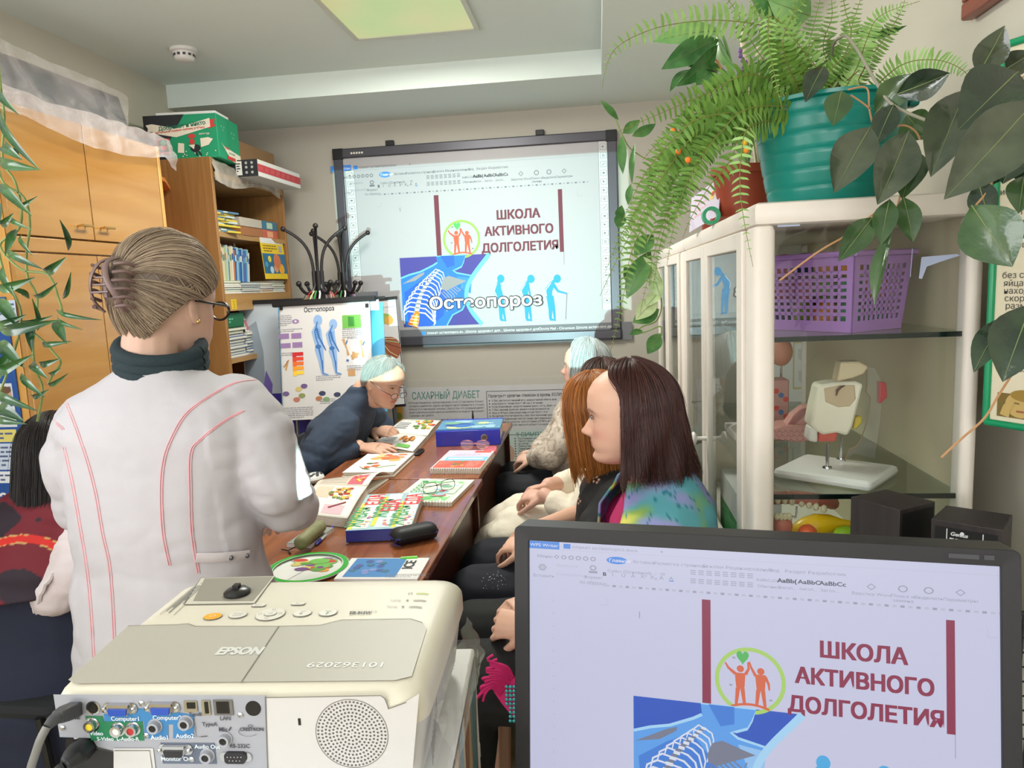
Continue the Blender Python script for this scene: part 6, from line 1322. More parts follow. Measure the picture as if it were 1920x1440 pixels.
# keep the picture inside the glass
lim = (mh-2*bz)/kk
b2.build('screen_page', mn, label='screen page with emblem, dark red heading and blue skeleton picture')
MB(Mm).box((mw*0.42, -0.02, -0.075), (mw*0.58, mh*0.5, -0.041), casing).build('stand_neck', mn, bevel=0.004)
c_ = Mm @ Vector((mw/2, 0, -0.06)); MB(TR(c_.x, c_.y, DZ)).lathe([(0.11, 0), (0.11, 0.008), (0.03, 0.014), (0.03, max(0.03, c_.z-DZ-0.01))], 32, m=casing).build('stand_base', mn, smooth=True)
spk_m = wood('speaker_wood', (42, 36, 38), (54, 47, 48), 'Z', 8, rough=0.5)
def speaker(c4, z, label, back_label):
 r = thing('desk_speaker', label, 'speaker', sum(c4, Vector())/4-Vector((0, 0, z-DZ)))
 P = [Vector((p.x, p.y, 0)) for p in c4]                        # front-left.. order: left, far, right, near
 b = MB().use(spk_m); b.prism([(p.x, p.y) for p in P][::-1], DZ, z); return r, b
L4 = [at(1595, 931, Z=1.02), at(1661, 917, Z=1.02), at(1754, 940, Z=1.02), at(1687, 956, Z=1.02)]
R4_ = [at(1746, 972, Z=1.02), at(1774, 947, Z=1.02), at(1899, 965, Z=1.02), at(1881, 994, Z=1.02)]
r, b = speaker(L4, 1.02, 'left dark wooden desk speaker seen from its side behind the monitor', None); b.build('housing', r, bevel=0.0015)
a, c = L4[3], L4[2]; u = (c-a); Ms_ = frame((a.x, a.y, DZ), (u.x, u.y, 0), (0, 0, 1)); MB(Ms_).rect(0.006, 0.005, u.length-0.006, 1.02-DZ-0.008, mat('speaker_back', (12, 12, 14), rough=0.6), 0.0008).build('back_plate', r)
b = MB(Ms_).use(metal); b.tube([(u.length*0.35, 0.155, 0.001), (u.length*0.35, 0.155, 0.006)], 0.004, 10); b.build('screw', r, smooth=True)
r, b = speaker(R4_, 1.02, 'right dark wooden desk speaker with a white printed label on its back', True); b.build('housing', r, bevel=0.0015)
a, c = R4_[0], R4_[3]; u = (c-a); Ms_ = frame((a.x, a.y, DZ), (u.x, u.y, 0), (0, 0, 1)); hS = 1.02-DZ; ws_ = u.length
b = MB(Ms_); MB(Ms_).rect(0.006, 0.005, ws_-0.006, hS-0.010, mat('speaker_back', (12, 12, 14)), 0.0006).build('back_plate', r)
wl_ = mat('label_white', (214, 214, 218)); x0, x1 = ws_*0.235, ws_*0.74
b.line([(x0, hS-0.012), (x0, hS-0.10)], 0.0014, wl_, 0.001); b.line([(x1, hS-0.012), (x1, hS-0.10)], 0.0014, wl_, 0.001)
b.text('Genius', x0+0.005, hS-0.022, 0.0085, wl_, 0.001, bold=0.03, slant=0.2); b.disc(x0+0.021, hS-0.017, 0.003, wl_, 0.001, 10)
b.lines(x0+0.004, hS-0.026, x1-0.006, 2, 0.006, 0.0022, wl_, 0.001); b.text('CE FC', x0+0.003, hS-0.047, 0.012, wl_, 0.001, bold=0.03, width=(x1-x0)*0.46); b.text('EAC', x0+(x1-x0)*0.56, hS-0.046, 0.010, wl_, 0.001, bold=0.03, width=(x1-x0)*0.16)
b.line([(x1-0.012, hS-0.036), (x1-0.004, hS-0.047)], 0.0016, wl_, 0.001); b.line([(x1-0.004, hS-0.036), (x1-0.012, hS-0.047)], 0.0016, wl_, 0.001); b.rect(x1-0.011, hS-0.044, x1-0.005, hS-0.037, wl_, 0.001)
b.lines(x0+0.004, hS-0.052, x1-0.006, 5, 0.006, 0.0022, wl_, 0.001); b.build('back_label', r)
# dark mesh basket at the picture's right edge
mb_ = thing('mesh_basket', 'dark wire mesh desk basket at the right edge beside the monitor', 'basket', (0.53, 0.72, DZ))
p = at(1912, 1150, Y=0.78); b = MB().use(mat('mesh_black', (40, 40, 46), rough=0.4, metal=0.4)); bx_0 = p.x-0.004
for i in range(13): b.tube([(bx_0+0.008*i, 0.78, DZ), (bx_0+0.008*i, 0.78, p.z)], 0.0012, 5); b.tube([(bx_0, 0.78+0.008*i, DZ), (bx_0, 0.78+0.008*i, p.z)], 0.0012, 5)
for i in range(18): z = DZ+0.0165*i; z = min(z, p.z); b.tube([(bx_0, 0.876, z), (bx_0, 0.78, z), (bx_0+0.096, 0.78, z)], 0.0012, 5)
b.build('mesh', mb_); b = MB().use(MATS['mesh_black']); b.tube([(bx_0, 0.88, p.z), (bx_0, 0.78, p.z), (bx_0+0.1, 0.78, p.z)], 0.003, 8); b.build('rim', mb_)
# ------------------------------------------------------------------ projector on its box
cbx = thing('white_carton', 'white carton with a colourful side under the projector', 'box', (-0.35, 0.7, DZ))
BZ = 0.958
fR, nR = at(890, 1214, Z=BZ), at(846, 1440, Z=BZ)
ub = (fR-nR); ub.z = 0; vb = ub.normalized(); ub = Vector((vb.y, -vb.x, 0)); Mbx = frame((fR.x, fR.y, DZ), ub, vb)      # local origin at the far right corner, x right, y away
bwid, blen, bhh = 0.40, 0.40, BZ-DZ
MB(Mbx).box((-bwid, -blen, 0.0), (0, 0, bhh), mat('carton_white', (226, 224, 222), rough=0.45)).build('carton', cbx, bevel=0.004)
b = MB(Mbx @ frame((0.0006, -blen, 0), (0, 1, 0), (0, 0, 1)))
art = [(170, 130, 90), (196, 168, 130), (120, 80, 60), (150, 176, 186), (210, 190, 160), (90, 130, 140), (190, 150, 110), (150, 96, 66), (200, 206, 200)]
r = random.Random(2)
for i in range(40):
 c = art[i % 9]; x = r.uniform(0, blen-0.05); b.poly([(x, 0.004), (x+r.uniform(0.01, 0.03), 0.004), (x+r.uniform(0.02, 0.07), bhh-0.006), (x+r.uniform(0.0, 0.02), bhh-0.006)], mat('art_%d' % (i % 9), c, rough=0.3), 0.0001+0.00002*i)
b.build('side_art', cbx)
b = MB(Mbx @ TR(0, 0, bhh+0.0006)); k1, k2 = mat('print_dim', (120, 120, 130)), mat('ink_black', (36, 38, 44))
b.rect(-0.062, -0.016, -0.050, -0.004, mat('print_red', (204, 62, 58))); b.rect(-0.048, -0.014, -0.044, -0.006, mat('print_red', (204, 62, 58)))
b.line([(-0.062, -0.045), (-0.02, -0.045)], 0.0014, mat('print_blue', (110, 140, 190))); b.line([(-0.062, -0.052), (-0.02, -0.052)], 0.0012, mat('print_blue', (110, 140, 190))); b.lines(-0.055, -0.055, -0.022, 1, 0.004, 0.002, k1)
for i, t in enumerate(('Н', 'Г', 'К', 'А', 'Г')): b.text(t, -0.060, -0.075-0.018*i, 0.012, k2, bold=0.02)
for y in (-0.085, -0.145): b.ring(-0.032, y, 0.007, 0.0078, k1, 0, 4, 45, 405); b.disc(-0.032, y, 0.0018, k2)
b.build('top_print', cbx)
MB(Mbx).box((-0.21, -blen+0.05, bhh), (-0.016, -0.165, bhh+0.0012), mat('carton_sheet', (232, 232, 232), rough=0.5)).build('paper_sheet', cbx)
# projector
PZ = 1.069
q0, q1, q2 = at(93, 1292, Z=PZ), at(792, 1292, Z=PZ), at(346, 1080, Z=PZ)
uP = (q1-q0); PW = uP.length; Mpj = frame((q0.x, q0.y, BZ+0.012), uP, (-uP.y, uP.x, 0)); PH = PZ-BZ-0.012; PD = 0.252
pj = thing('projector', 'cream coloured projector with its sockets facing us, bottom left', 'projector', Mpj @ Vector((PW/2, PD/2, -0.012)))
ivr, ivg, wht = mat('projector_cream', (210, 202, 186), rough=0.42), mat('projector_lid', (172, 167, 157), rough=0.45), mat('projector_white', (196, 193, 192), rough=0.4)
def ring_(x0, y0, x1, y1, r, z, n=6): return [(x, y, z) for x, y in rr_(x0, y0, x1, y1, r, n)]
def body(b, x0, y0, x1, y1, zt, rv, r0=0.022, z0=0.0, taper=0.012):
 rings = [ring_(x0+taper+.004, y0+taper*.5+.004, x1-taper-.004, y1-taper-.004, r0, z0), ring_(x0+taper*.8, y0+taper*.4, x1-taper*.8, y1-taper*.8, r0, z0+0.004), ring_(x0, y0, x1, y1, r0, zt-rv-0.004)]
 for t in (20, 40, 60, 75, 90):
  a = math.radians(t); d = rv*(1-math.cos(a)); rings.append(ring_(x0+d, y0+d*0.75, x1-d, y1-d, max(r0-d*0.3, 0.008), zt-rv+rv*math.sin(a)))
 rings.append(ring_(x0+rv*1.3, y0+rv*1.05, x1-rv*1.3, y1-rv*1.3, 0.012, zt+0.0004)); return b.loft(rings, True)
b = MB(Mpj).use(wht); body(b, 0, 0.0, PW, PD, PH-0.018, 0.004); b.build('lower_case', pj, smooth=True, angle=50)
b = MB(Mpj).use(ivr); rv = 0.019
rg = [ring_(-0.002, -0.003, PW+0.002, PD+0.002, 0.024, PH-0.034), ring_(-0.002, -0.004, PW+0.002, PD+0.002, 0.024, PH-rv)]
for t in (18, 36, 54, 72, 90): a = math.radians(t); d = rv*(1-math.cos(a)); rg.append(ring_(-0.002+d, -0.004+d, PW+0.002-d, PD+0.002-d, 0.022, PH-rv+rv*math.sin(a)))
rg.append(ring_(0.03, 0.03, PW-0.03, PD-0.03, 0.012, PH+0.0003)); b.loft(rg, True); b.build('upper_case', pj, smooth=True, angle=60)
MT = Mpj @ TR(0, 0, PH+0.0007)
dPn = (Mpj.to_3x3() @ Vector((0, 0, 1)))
def pt(px, py, z=PZ+0.0006): p = Mpj.inverted() @ at(px, py, Z=z); return (p.x, p.y)
b = MB(MT).use(ivg)
P = [pt(*p) for p in ((240, 1174), (330, 1172), (352, 1170), (366, 1175), (520, 1175), (600, 1173), (640, 1163), (770, 1161), (792, 1168), (800, 1180), (772, 1268), (740, 1276), (140, 1282), (128, 1275))]
b.poly(P, None, 0.0002); b.build('lamp_lid', pj)
b = MB(MT); sl = mat('seam_grey', (110, 106, 98)); b.line([pt(x, y) for x, y in ((523, 1175), (452, 1281))], 0.0012, sl, 0.0006); b.line([pt(x, y) for x, y in ((240, 1174), (330, 1172), (352, 1170), (366, 1175), (520, 1175), (600, 1173), (640, 1163), (770, 1161), (792, 1168))], 0.0008, sl, 0.0006)
b.build('lid_seam', pj)
b = MB(MT); x0, y0 = pt(404, 1228); x1, _ = pt(486, 1228); b.text('EPSON', x0, y0, 0.020, mat('logo_grey', (206, 204, 200)), 0.0006, bold=0.05, width=x1-x0, slant=0.0)
x0, y0 = pt(720, 1243); x1, _ = pt(572, 1255); b.text('101362029', x0, y0, 0.013, mat('chalk_white', (236, 234, 230)), 0.0006, bold=0.0, width=x0-x1, rot=math.pi)
x0, y0 = pt(652, 1152); b.ring(*pt(681, 1148), 0.0145, 0.0152, sl, 0.0006, 30, 0, 360, 0.24); b.text('EB-915W', x0+0.002, y0-0.0005, 0.0085, mat('ink_black', (36, 38, 44)), 0.0008, bold=0.03, width=0.024)
b.build('lid_lettering', pj)
# sliding lens recess
rc = mat('recess_grey', (196, 190, 176), rough=0.45); dk_ = mat('recess_dark', (28, 26, 26), rough=0.3)
b = MB(MT); P = [pt(*p) for p in ((384, 1086), (512, 1082), (474, 1128), (362, 1128))]; b.poly([pt(*p) for p in ((376, 1084), (516, 1080), (478, 1133), (345, 1135))], sl, 0.0003); b.poly([pt(*p) for p in ((377, 1085), (515, 1081), (477, 1132), (347, 1134))], rc, 0.0006)
b.poly([(x, y) for x, y in P], mat('recess_shade', (138, 132, 120), rough=0.5), 0.0009); b.build('lens_slide', pj)  # darker flat patch painted for the shade inside the lens recess
cx_, cy_ = pt(448, 1112); b = MB(MT @ TR(cx_, cy_-0.004, 0)); b.lathe([(0.0155, 0.0), (0.0155, 0.004), (0.012, 0.007), (0.004, 0.0085), (0.001, 0.0085)], 24, m=dk_); b.box((-0.0035, -0.004, 0.008), (0.0035, 0.004, 0.0125)); b.build('focus_ring', pj, smooth=True)
# front lens itself
lp = Mpj.inverted() @ LENS
b = MB(Mpj @ TR(min(max(lp.x, 0.04), PW-0.04), PD+0.0015, PH*0.55) @ RX(-math.pi/2)); b.lathe([(0.026, 0.0), (0.026, 0.003), (0.020, 0.003), (0.019, 0.001), (0.001, 0.002)], 28, m=dk_); b.build('lens', pj, smooth=True)
# key pad
b = MB(MT); kd = mat('key_outline', (150, 148, 140)); kw = mat('key_face', (220, 214, 204), rough=0.3)
def key(px, py, rx, ry, name, face, out=kd):
 x, y = pt(px, py); b = MB(MT); b.disc(x, y, rx, out, 0.0004, 30, ry); b.disc(x, y, rx-0.0007, face, 0.0010, 30, ry-0.0007); return b, x, y
for px, py, rx, ry, face, nm in ((399, 1157, 0.0105, 0.0088, mat('key_orange', (244, 168, 50), rough=0.3), 'power'), (446, 1154, 0.0105, 0.0088, kw, 'source'), (507, 1153, 0.0165, 0.0155, kw, 'pad'), (567, 1151, 0.0105, 0.0088, kw, 'mute'), (615, 1150, 0.0105, 0.0088, kw, 'help')):
 b, x, y = key(px, py, rx, ry, nm, face)
 if nm == 'power': b.ring(x, y, 0.0026, 0.0034, mat('key_sym', (250, 220, 160)), 0.0016, 20, 120, 420); b.line([(x, y), (x, y+0.004)], 0.0009, None, 0.0016)
 if nm == 'source': b.text('Source', x, y+0.0006, 0.0038, kd, 0.0016, align='C'); b.text('Search', x, y-0.0042, 0.0038, kd, 0.0016, align='C')
 if nm == 'pad':
  b.disc(x, y, 0.0072, kd, 0.0014, 24, 0.0062); b.disc(x, y, 0.0066, kw, 0.0018, 24, 0.0056); b.line([(x+0.002, y+0.001), (x+0.002, y-0.001), (x-0.002, y-0.001)], 0.0007, kd, 0.0024)
  for dx, dy in ((-0.0115, 0), (0.0115, 0), (0, 0.0105), (0, -0.0105)): b.ring(x+dx, y+dy, 0.0018, 0.0024, kd, 0.0018, 4, 45, 405)
 if nm == 'mute': b.poly([(x-0.003, y-0.002), (x, y), (x, y-0.004)], kd, 0.0016); b.text('A/V', x, y+0.002, 0.0034, kd, 0.0016, align='C')
 if nm == 'help': b.text('Help', x, y+0.0018, 0.0036, kd, 0.0016, align='C'); b.text('?', x, y-0.0055, 0.008, mat('key_teal', (70, 160, 140)), 0.0016, bold=0.02, align='C')
 b.build('key', pj, label='orange power key' if nm == 'power' else None)
for px, py, t in ((485, 1136, 'Menu'), (559, 1133, 'Esc')):
 x, y = pt(px, py); b = MB(MT); b.poly(rr_(x-0.0085, y-0.004, x+0.0085, y+0.004, 0.0035), kd, 0.0004); b.poly(rr_(x-0.0079, y-0.0034, x+0.0079, y+0.0034, 0.003), kw, 0.001); b.text(t, x, y-0.0012, 0.0036, kd, 0.0016, align='C'); b.build('key', pj)
b = MB(MT)
for i, (px, py, t) in enumerate(((793, 1114, ''), (788, 1127, 'Lamp'), (780, 1139, 'Temp'))):
 x, y = pt(px, py); b.line([(x-0.008, y+0.0006), (x, y+0.0010), (x+0.007, y-0.0012)], 0.0022, mat('led_green', (190, 210, 90), emit=0.7) if i == 0 else mat('led_off', (150, 144, 132)), 0.0006)
 if t: b.text(t, x-0.034, y, 0.0055, kd, 0.0006)
 else: b.ring(x-0.015, y+0.001, 0.0018, 0.0025, sl, 0.0006, 16)
 if t: b.disc(x-0.015, y+0.001, 0.0016, sl, 0.0006, 10)
b.build('status_lamps', pj)
b = MB(MT); x, y = pt(722, 1084); x1, _ = pt(803, 1080)
b.line([(x, y+0.010), (x1, y+0.010), (x1, y), (x, y), (x, y+0.010)], 0.0007, sl, 0.0006); b.ring(x+0.006, y+0.005, 0.002, 0.0028, sl, 0.0006, 14); b.lines(x+0.012, y+0.009, x1-0.006, 4, 0.0022, 0.0010, sl, 0.0006); b.disc(x1-0.004, y+0.005, 0.0015, sl, 0.0006, 8)
wq_ = [Vector(pt(*p)) for p in ((374, 1092), (300, 1153), (392, 1091), (326, 1154))]; L = 1.0
def lb(a, c): c /= 0.021; p = wq_[0].lerp(wq_[1], a).lerp(wq_[2].lerp(wq_[3], a), c); return (p.x, p.y)
b.line([lb(0, 0), lb(L, 0), lb(L, 0.021), lb(0, 0.021), lb(0, 0)], 0.0007, sl, 0.0006)
for i in range(5): b.line([lb(0.12, 0.003+0.0036*i), lb(L*(0.9, 0.8, 0.95, 0.6, 0.7)[i], 0.003+0.0036*i)], 0.0013, mat('warning_ink', (96, 96, 96)), 0.0006)
b.ring(*lb(0.06, 0.011), 0.0016, 0.0022, mat('warning_ink', (96, 96, 96)), 0.0006, 18)
b.build('warning_label', pj)
# rear panel: measured on the rear face
nrm = Mpj.to_3x3() @ Vector((0, -1, 0)); oR = Mpj @ Vector((0, -0.0050, 0)); MR = frame(oR, uP, (0, 0, 1))
def pr_(px, py):
 d = CR*((px-960)/FPX)-CU*((py-720)/FPX)+CF; o = Vector((0, 0, H)); t = (oR-o).dot(nrm)/d.dot(nrm); p = MR.inverted() @ (o+d*t); return (p.x, p.y)
def rq(b, x0, y0, x1, y1, m, z): a, c = pr_(x0, y0), pr_(x1, y1); b.rect(a[0], c[1], c[0], a[1], m, z)
pan = mat('panel_grey', (156, 157, 166), rough=0.45)
b = MB(MR); b.poly([pr_(*p) for p in ((100, 1302), (500, 1304), (504, 1440), (500, 1452), (215, 1452), (214, 1408), (182, 1400), (172, 1384), (112, 1382))], pan, 0.0); b.build('socket_panel', pj)
b = MB(MR); b.poly([pr_(*p) for p in ((500, 1308), (716, 1303), (722, 1310), (728, 1330), (760, 1316), (786, 1300), (774, 1440), (772, 1452), (503, 1452))], wht, 0.0004); b.line([pr_(*p) for p in ((498, 1305), (503, 1445))], 0.0010, sl, 0.001); b.line([pr_(*p) for p in ((500, 1307), (714, 1303), (722, 1309), (729, 1328), (762, 1316))], 0.0008, sl, 0.001); b.build('speaker_panel', pj)
gx, gy = pr_(660, 1375); b = MB(MR).use(mat('grille_hole', (92, 88, 88), rough=0.8)); b.disc(gx, gy, 0.0005, None, 0.0006)
for k in range(1, 10):
 n = int(6.2*k)
 for i in range(n): a = 2*math.pi*i/n+0.3*k; b.disc(gx+0.0034*k*math.cos(a), gy+0.0034*k*math.sin(a), 0.00105, None, 0.0006, 8)
gr = b.build('speaker_grille', pj); b = MB(MR); b.ring(gx, gy, 0.0325, 0.0332, sl, 0.0006, 48); b.build('grille_rim', gr)
b = MB(MR); rq(b, 559, 1346, 565, 1359, dk_, 0.0008); b.build('lock_slot', pj)
bl, gn, dg = mat('zone_blue', (58, 122, 176), rough=0.5), mat('zone_green', (36, 116, 78), rough=0.5), mat('zone_grey', (92, 100, 118), rough=0.5)
b = MB(MR)
b.poly([pr_(*p) for p in ((195, 1338), (254, 1338), (258, 1328), (272, 1328), (338, 1336), (364, 1340), (364, 1384), (325, 1384), (325, 1358), (316, 1358), (316, 1384), (272, 1384), (270, 1352), (196, 1352))], bl, 0.0004)
b.poly([pr_(*p) for p in ((160, 1342), (193, 1342), (195, 1352), (268, 1352), (271, 1388), (172, 1388))], gn, 0.0006); rq(b, 301, 1392, 407, 1432, dg, 0.0004)
for t, px, py, s_, m_ in (('Computer1', 210, 1350, 0.0062, None), ('Computer2', 288, 1348, 0.0062, None), ('Audio1', 284, 1385, 0.0062, None), ('Audio2', 331, 1382, 0.0062, None), ('Video', 170, 1377, 0.0058, None), ('S-Video', 184, 1387, 0.0054, None), ('L-Audio-R', 221, 1387, 0.0054, None), ('Monitor Out', 304, 1425, 0.0062, None), ('Audio Out', 366, 1402, 0.0058, None), ('TypeB', 355, 1341, 0.0050, 1), ('TypeA', 380, 1360, 0.0056, 1), ('LAN', 414, 1349, 0.0056, 1), ('Mic', 412, 1370, 0.0060, 1), ('RS-232C', 432, 1401, 0.0056, 1), ('HDMI', 128, 1348, 0.0052, 1), ('CRESTRON', 451, 1369, 0.0046, 2)):
 x, y = pr_(px, py); b.text(t, x, y, s_*0.95, mat('port_text', (216, 224, 232)) if m_ is None else mat('port_ink', (70, 70, 78)), 0.0010, bold=0.02 if m_ != 2 else 0.04)
x, y = pr_(470, 1371); b.ring(x-0.002, y, 0.0085, 0.0090, mat('port_ink', (70, 70, 78)), 0.001, 30, 150, 330, 0.5); b.line([pr_(364, 1345), pr_(369, 1380), pr_(380, 1380)], 0.0005, mat('port_ink', (70, 70, 78)), 0.001)
x, y = pr_(378, 1380); b.line([(x, y), (x+0.006, y+0.0006)], 0.0008, mat('port_ink', (70, 70, 78)), 0.001); b.line([pr_(430, 1369), pr_(434, 1362)], 0.0012, mat('port_ink', (70, 70, 78)), 0.001); x, y = pr_(470, 1360); b.ring(x, y, 0.0016, 0.0023, mat('port_ink', (70, 70, 78)), 0.001, 14, 0, 360, 0.6)
b.build('socket_markings', pj)
def dsub(px, py, c, rows):
 x, y = pr_(px, py); b = MB(MR); w, h = 0.0105, 0.0052
 b.poly(rr_(x-0.0165, y-0.0052, x+0.0165, y+0.0052, 0.0048), ch, 0.0012); b.prism([(x-w, y+h), (x+w, y+h), (x+w*0.86, y-h), (x-w*0.86, y-h)][::-1], 0.0, 0.005, ch); o = b.build('video_socket', pj)
 b = MB(MR).prism([(x-w*0.86, y+h*0.3), (x+w*0.86, y+h*0.3), (x+w*0.76, y-h*0.85), (x-w*0.76, y-h*0.85)][::-1], 0.0, 0.0062, c); b.build('insert', o)
 b = MB(MR).use(ch)
 for sx_ in (-0.0138, 0.0138): b.lathe([(0.0026, 0), (0.0026, 0.004), (0.001, 0.0045)], 6, (x+sx_, y, 0.0))
 b.build('screw', o)
vb_, vk_ = mat('insert_blue', (40, 74, 170), rough=0.4), mat('insert_black', (40, 38, 42), rough=0.4)
dsub(226, 1327, vb_, 3); dsub(306, 1325, vb_, 3); dsub(330, 1404, vk_, 3)
x, y = pr_(443, 1418); b = MB(MR); b.poly(rr_(x-0.015, y-0.0045, x+0.015, y+0.0045, 0.004), ch, 0.0012); b.prism(rr_(x-0.0098, y-0.0052, x+0.0098, y+0.0052, 0.003), 0, 0.0035, vk_); b.use(ch)
for k in range(9): b.disc(x-0.0064+0.0032*(k % 5)+(0.0016 if k > 4 else 0), y+(0.0018 if k < 5 else -0.0018), 0.0006, ch, 0.0040, 6)
b.build('serial_socket', pj)
def rca(px, py, c, nm='audio_socket', r_=0.0062):
 x, y = pr_(px, py); b = MB(MR); b.lathe([(r_*1.12, 0.0), (r_*1.12, 0.0012), (r_*0.9, 0.0014), (r_*0.86, 0.006), (r_*0.55, 0.006), (r_*0.55, 0.002), (0.0001, 0.002)], 20, (x, y, 0), ch if c else pan); o = b.build(nm, pj, smooth=True)
 MB(MR).lathe([(r_*0.54, 0.0), (r_*0.54, 0.0052), (r_*0.25, 0.0054), (0.0001, 0.0054)], 16, (x, y, 0), c or dk_).build('insert', o, smooth=True); return o
rca(174, 1357, mat('insert_yellow', (226, 200, 60), rough=0.4)); rca(223, 1366, mat('insert_white', (226, 222, 216), rough=0.4)); rca(251, 1365, mat('insert_red', (170, 44, 48), rough=0.4))
for p in ((292, 1360), (350, 1353), (423, 1384), (390, 1415)): rca(*p, None)
x, y = pr_(176, 1326); MB(MR).lathe([(0.0066, 0), (0.0066, 0.0014), (0.0052, 0.0016), (0.0001, 0.0014)], 20, (x, y, 0), ch).build('round_socket', pj); b = MB(MR).disc(x, y, 0.0050, dk_, 0.0020); b.build('round_socket_pins', pj)
x, y = pr_(475, 1328); MB(MR).lathe([(0.0072, 0), (0.0070, 0.0008), (0.0001, 0.0008)], 24, (x, y, 0), dk_).build('remote_receiver', pj)
for nm, x0, y0, x1, y1, c in (('square_socket', 345, 1313, 372, 1334, ch), ('flat_socket', 378, 1312, 397, 1340, ch), ('network_socket', 400, 1311, 439, 1340, mat('dull_metal', (130, 128, 130), rough=0.35, metal=0.7))):
 b = MB(MR); rq(b, x0, y0, x1, y1, c, 0.0012); rq(b, x0+(6 if nm != 'network_socket' else 6), y0+3, x1-(4 if nm != 'network_socket' else 7), y1-(7 if nm == 'square_socket' else 4), dk_, 0.0016); b.build(nm, pj)
b = MB(MR).use(ch)
for p in ((266, 1318), (275, 1378), (360, 1423), (451, 1340), (118, 1364)): x, y = pr_(*p); b.lathe([(0.0026, 0), (0.0026, 0.001), (0.0012, 0.0018), (0.0001, 0.0016)], 12, (x, y, 0))
b.build('panel_screws', pj, smooth=True)
b = MB(MR); b.poly([pr_(*p) for p in ((124, 1384), (164, 1386), (172, 1400), (214, 1410), (214, 1450), (124, 1450))], dk_, 0.0008); b.build('power_inlet', pj)
b = MB(MR); b.poly([pr_(*p) for p in ((214, 1402), (288, 1402), (294, 1452), (214, 1452))], wht, 0.0008); b.line([pr_(*p) for p in ((216, 1406), (282, 1406), (288, 1450))], 0.0008, sl, 0.0012); b.build('cable_bracket', pj)
b = MB(Mpj @ frame((PW-0.0002, 0, 0), (0, 1, 0), (0, 0, 1))).use(mat('vent_dark', (120, 116, 108)))
for i in range(9): b.poly([(0.018+0.004*i, 0.012+0.004*i), (0.020+0.004*i, 0.012+0.004*i), (0.020+0.004*i, 0.036+0.003*i), (0.018+0.004*i, 0.036+0.003*i)], None, 0.0012)
b.build('side_vent', pj)
for x, y in ((0.03, 0.03), (PW-0.04, 0.03), (PW/2, PD-0.04)): MB(Mpj).lathe([(0.010, -0.0118), (0.011, -0.004), (0.011, 0.002)], 14, (x, y, 0), dk_).build('foot', pj)
# clear film bag hanging down the projector's far right side
def film4(u, v):
 y = lerp(0.02, PD*0.98, u); z = lerp(0.058-0.01*u, -0.012, v); x = PW+0.004+0.016*math.sin(v*2.2)+0.006*noise.noise(Vector((u*9, v*6, 4)))
 return tuple(Mpj @ Vector((x, y, z)))
pf = film('bag_film', (226, 224, 210), 0.22, 0.12)
one('clear_bag', 'clear plastic bag tucked along the right side of the projector', 'plastic film', MB().grid(film4, 30, 20, pf), smooth=True, angle=180)
# striped card under the projector
c0 = pr_(560, 1440); Pc = at(566, 1436, Z=BZ+0.004)
b = MB(TR(Pc.x, Pc.y, BZ)); b.box((-0.02, -0.012, 0), (0.022, 0.03, 0.002), mat('card_navy', (34, 44, 84), rough=0.4)); cdn = tag(b.build('striped_card'), 'navy blue and white striped card poking out below the projector', 'card')
b = MB(TR(Pc.x, Pc.y, BZ+0.0022)); 
for i in range(4): b.poly([(-0.014+0.009*i, -0.010), (-0.010+0.009*i, -0.010), (-0.004+0.009*i, 0.0), (-0.010+0.009*i, 0.0)], mat('paper_white', (232, 230, 230)), 0.0)
b.build('stripes', cdn)
# cables
hd = thing('video_cable', 'dark grey video plug with its cable at the left end of the projector', 'cable', at(110, 1350, Y=0.55))
pg = mat('plug_grey', (72, 72, 76), rough=0.5)
ax = [MR @ Vector((*pr_(142, 1324), 0.0)), MR @ Vector((*pr_(140, 1326), 0.012))]
b = MB(MR); x, y = pr_(128, 1332); 
def c3(px, py, d): return at(px, py, Y=0.572-d)
pl = [c3(150, 1324, -.004), c3(138, 1331, .010), c3(122, 1338, .024), c3(106, 1346, .034)]
b = MB(); b.tube(pl, [0.0085, 0.0090, 0.0090, 0.0072], 4, pg, up=(0.7, 0, 0.7)); b.build('plug', hd, bevel=0.0015)
pl2 = [pl[3], c3(97, 1353, .040), c3(88, 1363, .045)]; b = MB(); b.tube(pl2, [0.0055, 0.005, 0.0036], 10, pg); b.build('strain_relief', hd, smooth=True)
b = MB(); b.tube(spline([pl2[2], c3(76, 1386, .05), c3(66, 1415, .05), c3(58, 1440, .05), c3(50, 1478, .046), c3(40, 1540, .03)], 6), 0.0035, 10, mat('cable_grey', (120, 118, 116), rough=0.4)); b.build('cord', hd, smooth=True)
pw_ = thing('power_cable', 'black power plug and cord below the video plug on the projector', 'cable', at(150, 1420, Y=0.55))
p3 = [c3(160, 1396, -.002), c3(150, 1408, .014), c3(138, 1422, .026), c3(120, 1436, .034)]; b = MB(); b.tube(p3, [0.012, 0.0125, 0.012, 0.007], 8, black, flat=0.75); b.build('plug', pw_, bevel=0.002)
b = MB(); b.tube(spline([p3[3], c3(104, 1448, .038), c3(80, 1478, .036), c3(60, 1530, .02)], 6), 0.004, 10, black); b.build('cord', pw_, smooth=True)
